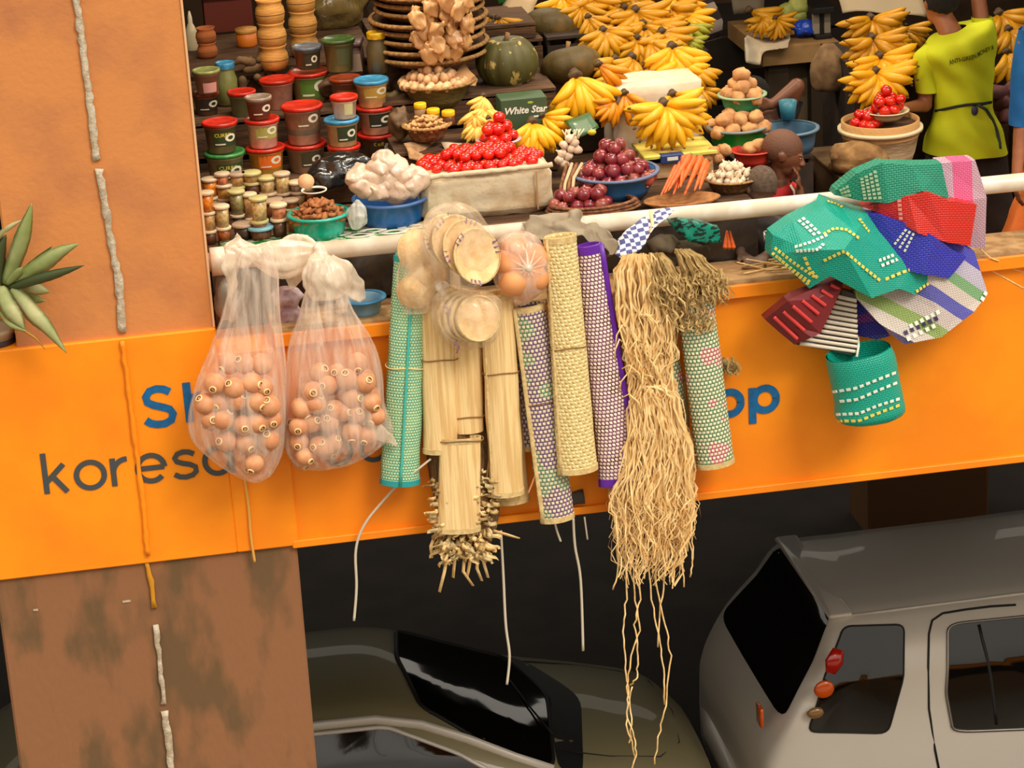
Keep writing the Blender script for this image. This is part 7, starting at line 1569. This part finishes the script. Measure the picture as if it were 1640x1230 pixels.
sh = shell([((1506, 54), (1548, 40)), ((1484, 72), (1584, 30)), ((1474, 92), (1594, 46)), ((1486, 115), (1594, 74)), ((1496, 140), (1590, 118)), ((1498, 163), (1589, 154)), ((1497, 182), (1590, 176)), ((1488, 208), (1602, 202)), ((1480, 243), (1612, 240))], Y, .80, m_lime, 'shirt', r_, 4, .015, 3, fold=.010)
shell([((1516, 58), (1482, 72)), ((1512, 96), (1463, 90)), ((1502, 125), (1464, 122)), ((1501, 147), (1467, 148))][::1], Y+.0, .75, m_lime, 'left_sleeve', r_, 3, .03, 5, fold=.003)
shell([((1556, 70), (1594, 66)), ((1556, 48), (1594, 44)), ((1556, 28), (1588, 26))], Y+.02, .8, m_lime, 'right_sleeve', r_, 3, .03, 6, fold=.003)
t = text_mb('ANTI-GREEN MONEY B', .034, .0006, .0006); sc_ = (W(1576, 60)-W(1506, 92)).length/max(v.x for v in t.v)/2
A, Bb = W(1507, 91), W(1577, 68); ang = math.atan2(Bb.z-A.z, Bb.x-A.x); M = Matrix.Translation((A+Bb)/2) @ Matrix.Rotation(-ang, 4, 'Y')
bvs = BVHTree.FromPolygons([tuple(v.co+r_.location) for v in sh.data.vertices], [list(p.vertices) for p in sh.data.polygons])
for v in t.v:
    q = M @ Vector((v.x*sc_, 0, v.z)); h_ = bvs.ray_cast(Vector((q.x, Y-.6, q.z)), Vector((0, 1, 0))); v[:] = (q.x, (h_[0].y if h_[0] is not None else Y-.15)-.003, q.z)
part('printed_words', t, mat('olive_print', (118, 122, 30), .7), r_, False)
m_apr = mat('dark_green_apron_tie', (40, 50, 44), .7)
def on_shirt(a, b_, off=.006):
    d = ray(a, b_).normalized(); h_ = bvs.ray_cast(CAM, d); return h_[0]-d*off if h_[0] is not None else W(a, b_, -.15)
part('apron_tie', tube([on_shirt(a, b_) for a, b_ in ((1498, 178), (1512, 175), (1530, 171), (1548, 168), (1560, 167), (1576, 166), (1588, 164))], .009, 8, flat=.5), m_apr, r_)
part('apron_tie', tube([on_shirt(a, b_) for a, b_ in ((1566, 168), (1580, 176), (1590, 192), (1597, 210), (1601, 228), (1602, 238))], .008, 8, flat=.5), m_apr, r_)
part('apron_knot', ellipsoid(on_shirt(1561, 177), (.018, .012, .026), 12, 8), mat('navy_knot', (52, 54, 80), .6), r_)
shell([((1484, 232), (1608, 228)), ((1482, 262), (1614, 258)), ((1490, 330), (1622, 322)), ((1500, 400), (1632, 390)), ((1512, 452), (1640, 440))], Y, .55, mat('dark_skirt', (44, 32, 24), .9, c2=(58, 44, 34), n=6), 'skirt', r_, 8, .03, 9)
# person in blue at the right edge
Y = 1.2; W = lambda a, b_, d=0: P(a, b_, Y+d)
r_ = root('person', Vector((W(1690, 230).x, Y, ZF)), 'person in a blue shirt and orange skirt cut by the right edge', 'person')
b = MB(); hd = W(1690, -30); L, B = head_mb(b, hd, (-.7, .6, -.1), (0, 0, 1), .23); nk = W(1688, 20); ch = W(1686, 90); pel = W(1690, 232)
b.join(capsule(hd-Vector((0, 0, .05)), .05, nk, .055)); b.join(capsule(nk, .06, ch, .085, 16))
for s in (-1, 1): b.join(capsule(ch+Vector((s*.06, 0, .02)), .072, pel+Vector((s*.055, 0, 0)), .072, 16))
for s, px in ((-1, 1640), (1, 1742)):
    sh0 = W(px, 68); el0 = W(px+s*4, 190); wr = W(px+s*2-(10 if s < 0 else 0), 285, -.08); b.join(capsule(ch+Vector((s*.06, 0, .05)), .05, sh0, .04)); b.join(capsule(sh0, .042, el0, .036)); b.join(capsule(el0, .038, wr, .026)); hand_mb(b, wr, (0, -.2, -1), (s, 0, 0), .95, .4, s)
    hp = pel+Vector((s*.08, 0, -.05)); kn = Vector((hp.x, Y-.02, ZF+.42)); an = Vector((hp.x, Y, ZF+.07)); b.join(capsule(hp, .085, kn, .055)); b.join(capsule(kn, .05, an, .034)); feet(b, an.x, an.y, ZF, 1, (-.5, .8, 0))
part('body', remesh(b, .009, 2), m_sk2, r_); eyes(r_, L, B, .23); hair_cap(r_, L, B, .23, m_hair, thick=.08, rough=.05)
m_bsh = mat('strong_blue_cloth', (20, 104, 168), .8, c2=(16, 88, 150), n=4)
shell([((1660, 28), (1716, 28)), ((1634, 52), (1750, 48)), ((1634, 110), (1752, 100)), ((1640, 180), (1744, 170)), ((1640, 240), (1750, 232))], Y, .66, m_bsh, 'shirt', r_, 4, .02, 11)
shell([((1674, 36), (1632, 48)), ((1666, 90), (1622, 92)), ((1658, 150), (1618, 150)), ((1656, 200), (1616, 200))], Y, .8, m_bsh, 'left_sleeve', r_, 3, .02, 12, fold=.003)
shell([((1722, 48), (1752, 52)), ((1726, 100), (1764, 98)), ((1728, 190), (1766, 190))], Y, .8, m_bsh, 'right_sleeve', r_, 3, .02, 13, fold=.003)
shell([((1640, 236), (1748, 230)), ((1634, 300), (1760, 292)), ((1612, 366), (1784, 352)), ((1592, 430), (1806, 416)), ((1590, 470), (1810, 456))], Y-.0, .6, mat('orange_skirt', (236, 128, 50), .8, c2=(214, 106, 40), n=4), 'skirt', r_, 11, .05, 14)
# child nearest the rail: back of a buzzed head, arm reaching down to the ledge
Y = .50; W = lambda a, b_, d=0: P(a, b_, Y+d)
r_ = root('person', Vector((W(1230, 400).x, Y, ZF)), 'small child behind the rail, back of buzzed head, reaching to the ledge', 'person')
b = MB(); hd = W(1218, 303); L, B = head_mb(b, hd, (-.2, .75, -.5), (.1, .45, .9), .205); nk = W(1232, 345); ch = W(1232, 372); pel = Vector((ch.x, Y+.03, .12))
b.join(capsule(hd-Vector((-.01, 0, .05)), .042, nk, .045)); b.join(capsule(nk, .05, ch, .07, 14)); b.join(capsule(ch, .07, pel, .075, 14))
sR = W(1264, 362, -.02); eR = W(1262, 392, -.12); wR = W(1228, 408, -.26); b.join(capsule(ch+Vector((.03, 0, .03)), .045, sR, .036)); b.join(capsule(sR, .033, eR, .028)); b.join(capsule(eR, .027, wR, .021)); hand_mb(b, wR, (-.8, -.35, -.25), (0, -.3, 1), .72, .5)
sL = W(1196, 362, -.02); eL = W(1188, 390, -.10); wL = W(1186, 405, -.22); b.join(capsule(ch+Vector((-.03, 0, .03)), .045, sL, .036)); b.join(capsule(sL, .033, eL, .028)); b.join(capsule(eL, .027, wL, .021)); hand_mb(b, wL, (.3, -.8, -.2), (0, -.2, 1), .72, .5, -1)
for s in (-1, 1):
    hp = pel+Vector((s*.05, 0, -.03)); kn = Vector((hp.x, Y-.01, ZF+.26)); an = Vector((hp.x, Y+.02, ZF+.05)); b.join(capsule(hp, .06, kn, .04)); b.join(capsule(kn, .038, an, .026)); feet(b, an.x, an.y-.12, ZF, .75)
part('body', remesh(b, .006, 2), m_skg, r_); eyes(r_, L, B, .205); hair_cap(r_, L, B, .205, m_buz, thick=.015, rough=.004)
m_dsh = mat('dark_patterned_shirt', (50, 42, 38), .85, c2=(80, 66, 58), n=16, thr=(.55, .65))
shell([((1216, 342), (1248, 340)), ((1196, 352), (1266, 350)), ((1196, 372), (1266, 370)), ((1198, 400), (1264, 398)), ((1200, 440), (1264, 438))], Y+.0, .8, m_dsh, 'shirt', r_, 4, .02, 21)
shell([((1248, 352), (1274, 352)), ((1248, 366), (1278, 366)), ((1250, 384), (1276, 388))], Y-.04, .8, m_dsh, 'right_sleeve', r_, 3, .02, 22, fold=.002)
c = W(1229, 378, -.135)
lg = MB()
for ln in ([(-.014, .022), (.016, .022)], [(-.014, .022), (-.014, -.022)], [(-.014, .002), (.008, .002)], [(.012, .022), (.02, -.03)]): lg.join(ribbon([c+Vector((p_[0], 0, p_[1])) for p_ in ln], .008, th=.002))
part('white_print', lg, m_wp, r_)
# second child in profile, hand at the mouth
Y = .80; W = lambda a, b_, d=0: P(a, b_, Y+d)
r_ = root('person', Vector((W(1262, 360).x, Y, ZF)), 'young child in red shirt, head in profile, hand held to the mouth', 'person')
b = MB(); hd = W(1255, 246); L, B = head_mb(b, hd, (.93, -.28, -.30), (.22, 0, 1), .222); nk = W(1248, 292); ch = W(1252, 335); pel = Vector((ch.x, Y+.02, .10))
b.join(capsule(hd+Vector((-.02, 0, -.06)), .042, nk, .045)); b.join(capsule(nk, .05, ch, .07, 14)); b.join(capsule(ch, .07, pel, .075, 14))
sR = W(1278, 325, -.02); eR = W(1284, 345, -.12); wR = W(1280, 304, -.10); b.join(capsule(ch+Vector((.03, 0, .03)), .045, sR, .035)); b.join(capsule(sR, .032, eR, .027)); b.join(capsule(eR, .026, wR, .021)); hand_mb(b, wR, (-.02, .05, 1), (1, -.3, 0), .72, .4)
sL = W(1226, 322); eL = W(1222, 370, .03); wL = W(1230, 410, -.02); b.join(capsule(ch+Vector((-.03, 0, .03)), .045, sL, .035)); b.join(capsule(sL, .032, eL, .027)); b.join(capsule(eL, .026, wL, .02)); hand_mb(b, wL, (0, 0, -1), (-1, 0, 0), .72, .4)
for s in (-1, 1):
    hp = pel+Vector((s*.05, 0, -.03)); kn = Vector((hp.x, Y-.01, ZF+.26)); an = Vector((hp.x, Y+.02, ZF+.05)); b.join(capsule(hp, .06, kn, .04)); b.join(capsule(kn, .038, an, .026)); feet(b, an.x, an.y-.12, ZF, .75, (.6, -.6, 0))
part('body', remesh(b, .006, 2), m_sk1, r_); eyes(r_, L, B, .222); hair_cap(r_, L, B, .222, mat('shaved_scalp', (104, 64, 42), .6, b=(200, .5)), thick=.004, rough=.002)
m_rsh = mat('red_shirt_cloth', (214, 30, 34), .75, c2=(180, 20, 26), n=6)
shell([((1240, 290), (1268, 290)), ((1226, 302), (1284, 300)), ((1222, 330), (1284, 328)), ((1224, 380), (1282, 378)), ((1226, 420), (1284, 418))], Y, .8, m_rsh, 'shirt', r_, 4, .02, 25)
part('pale_stripe', tube([W(1266, 296, -.08), W(1272, 306, -.10), W(1274, 318, -.10)], .006, 6, flat=.4), m_wp, r_)
# someone crouching behind the potato bowls
Y = 1.70; W = lambda a, b_, d=0: P(a, b_, Y+d)
r_ = root('person', Vector((W(1240, 260).x, Y, ZF)), 'dark-clothed person crouching behind the potato bowls, bare elbow raised', 'person')
b = MB(); hd = W(1205, 158, .25); L, B = head_mb(b, hd, (-.6, .5, -.5), (-.3, .2, 1), .22); ch = W(1232, 200, .1); pel = W(1248, 262, .1)
b.join(capsule(hd, .05, ch, .08)); b.join(capsule(ch, .13, pel, .13, 16)); sR = W(1250, 190, .05); eR = W(1276, 138, .0); wR = W(1236, 168, -.02)
b.join(capsule(sR, .055, eR, .042)); b.join(capsule(eR, .040, wR, .026)); hand_mb(b, wR, (-.6, 0, .2), (0, -1, 0), .9, .6)
for s in (-1, 1):
    kn = Vector((pel.x+.16+s*.06, Y+.28, .12)); an = Vector((pel.x+.1+s*.06, Y+.18, ZF+.08)); b.join(capsule(pel+Vector((s*.07, 0, -.03)), .09, kn, .06)); b.join(capsule(kn, .055, an, .036)); feet(b, an.x, an.y, ZF, .95, (.5, .6, 0))
part('body', remesh(b, .010, 2), m_sk1, r_); eyes(r_, L, B, .22); hair_cap(r_, L, B, .22, m_hair)
m_dk = mat('near_black_cloth', (28, 22, 22), .9)
shell([((1212, 172), (1250, 172)), ((1204, 186), (1266, 184)), ((1210, 215), (1272, 212)), ((1222, 262), (1284, 258)), ((1226, 290), (1290, 286))], Y+.1, .8, m_dk, 'shirt', r_, 4, .03, 31)
shell([((1232, 192), (1272, 200)), ((1240, 176), (1280, 180)), ((1250, 160), (1286, 164))], Y+.03, .8, m_dk, 'sleeve', r_, 3, .03, 32)
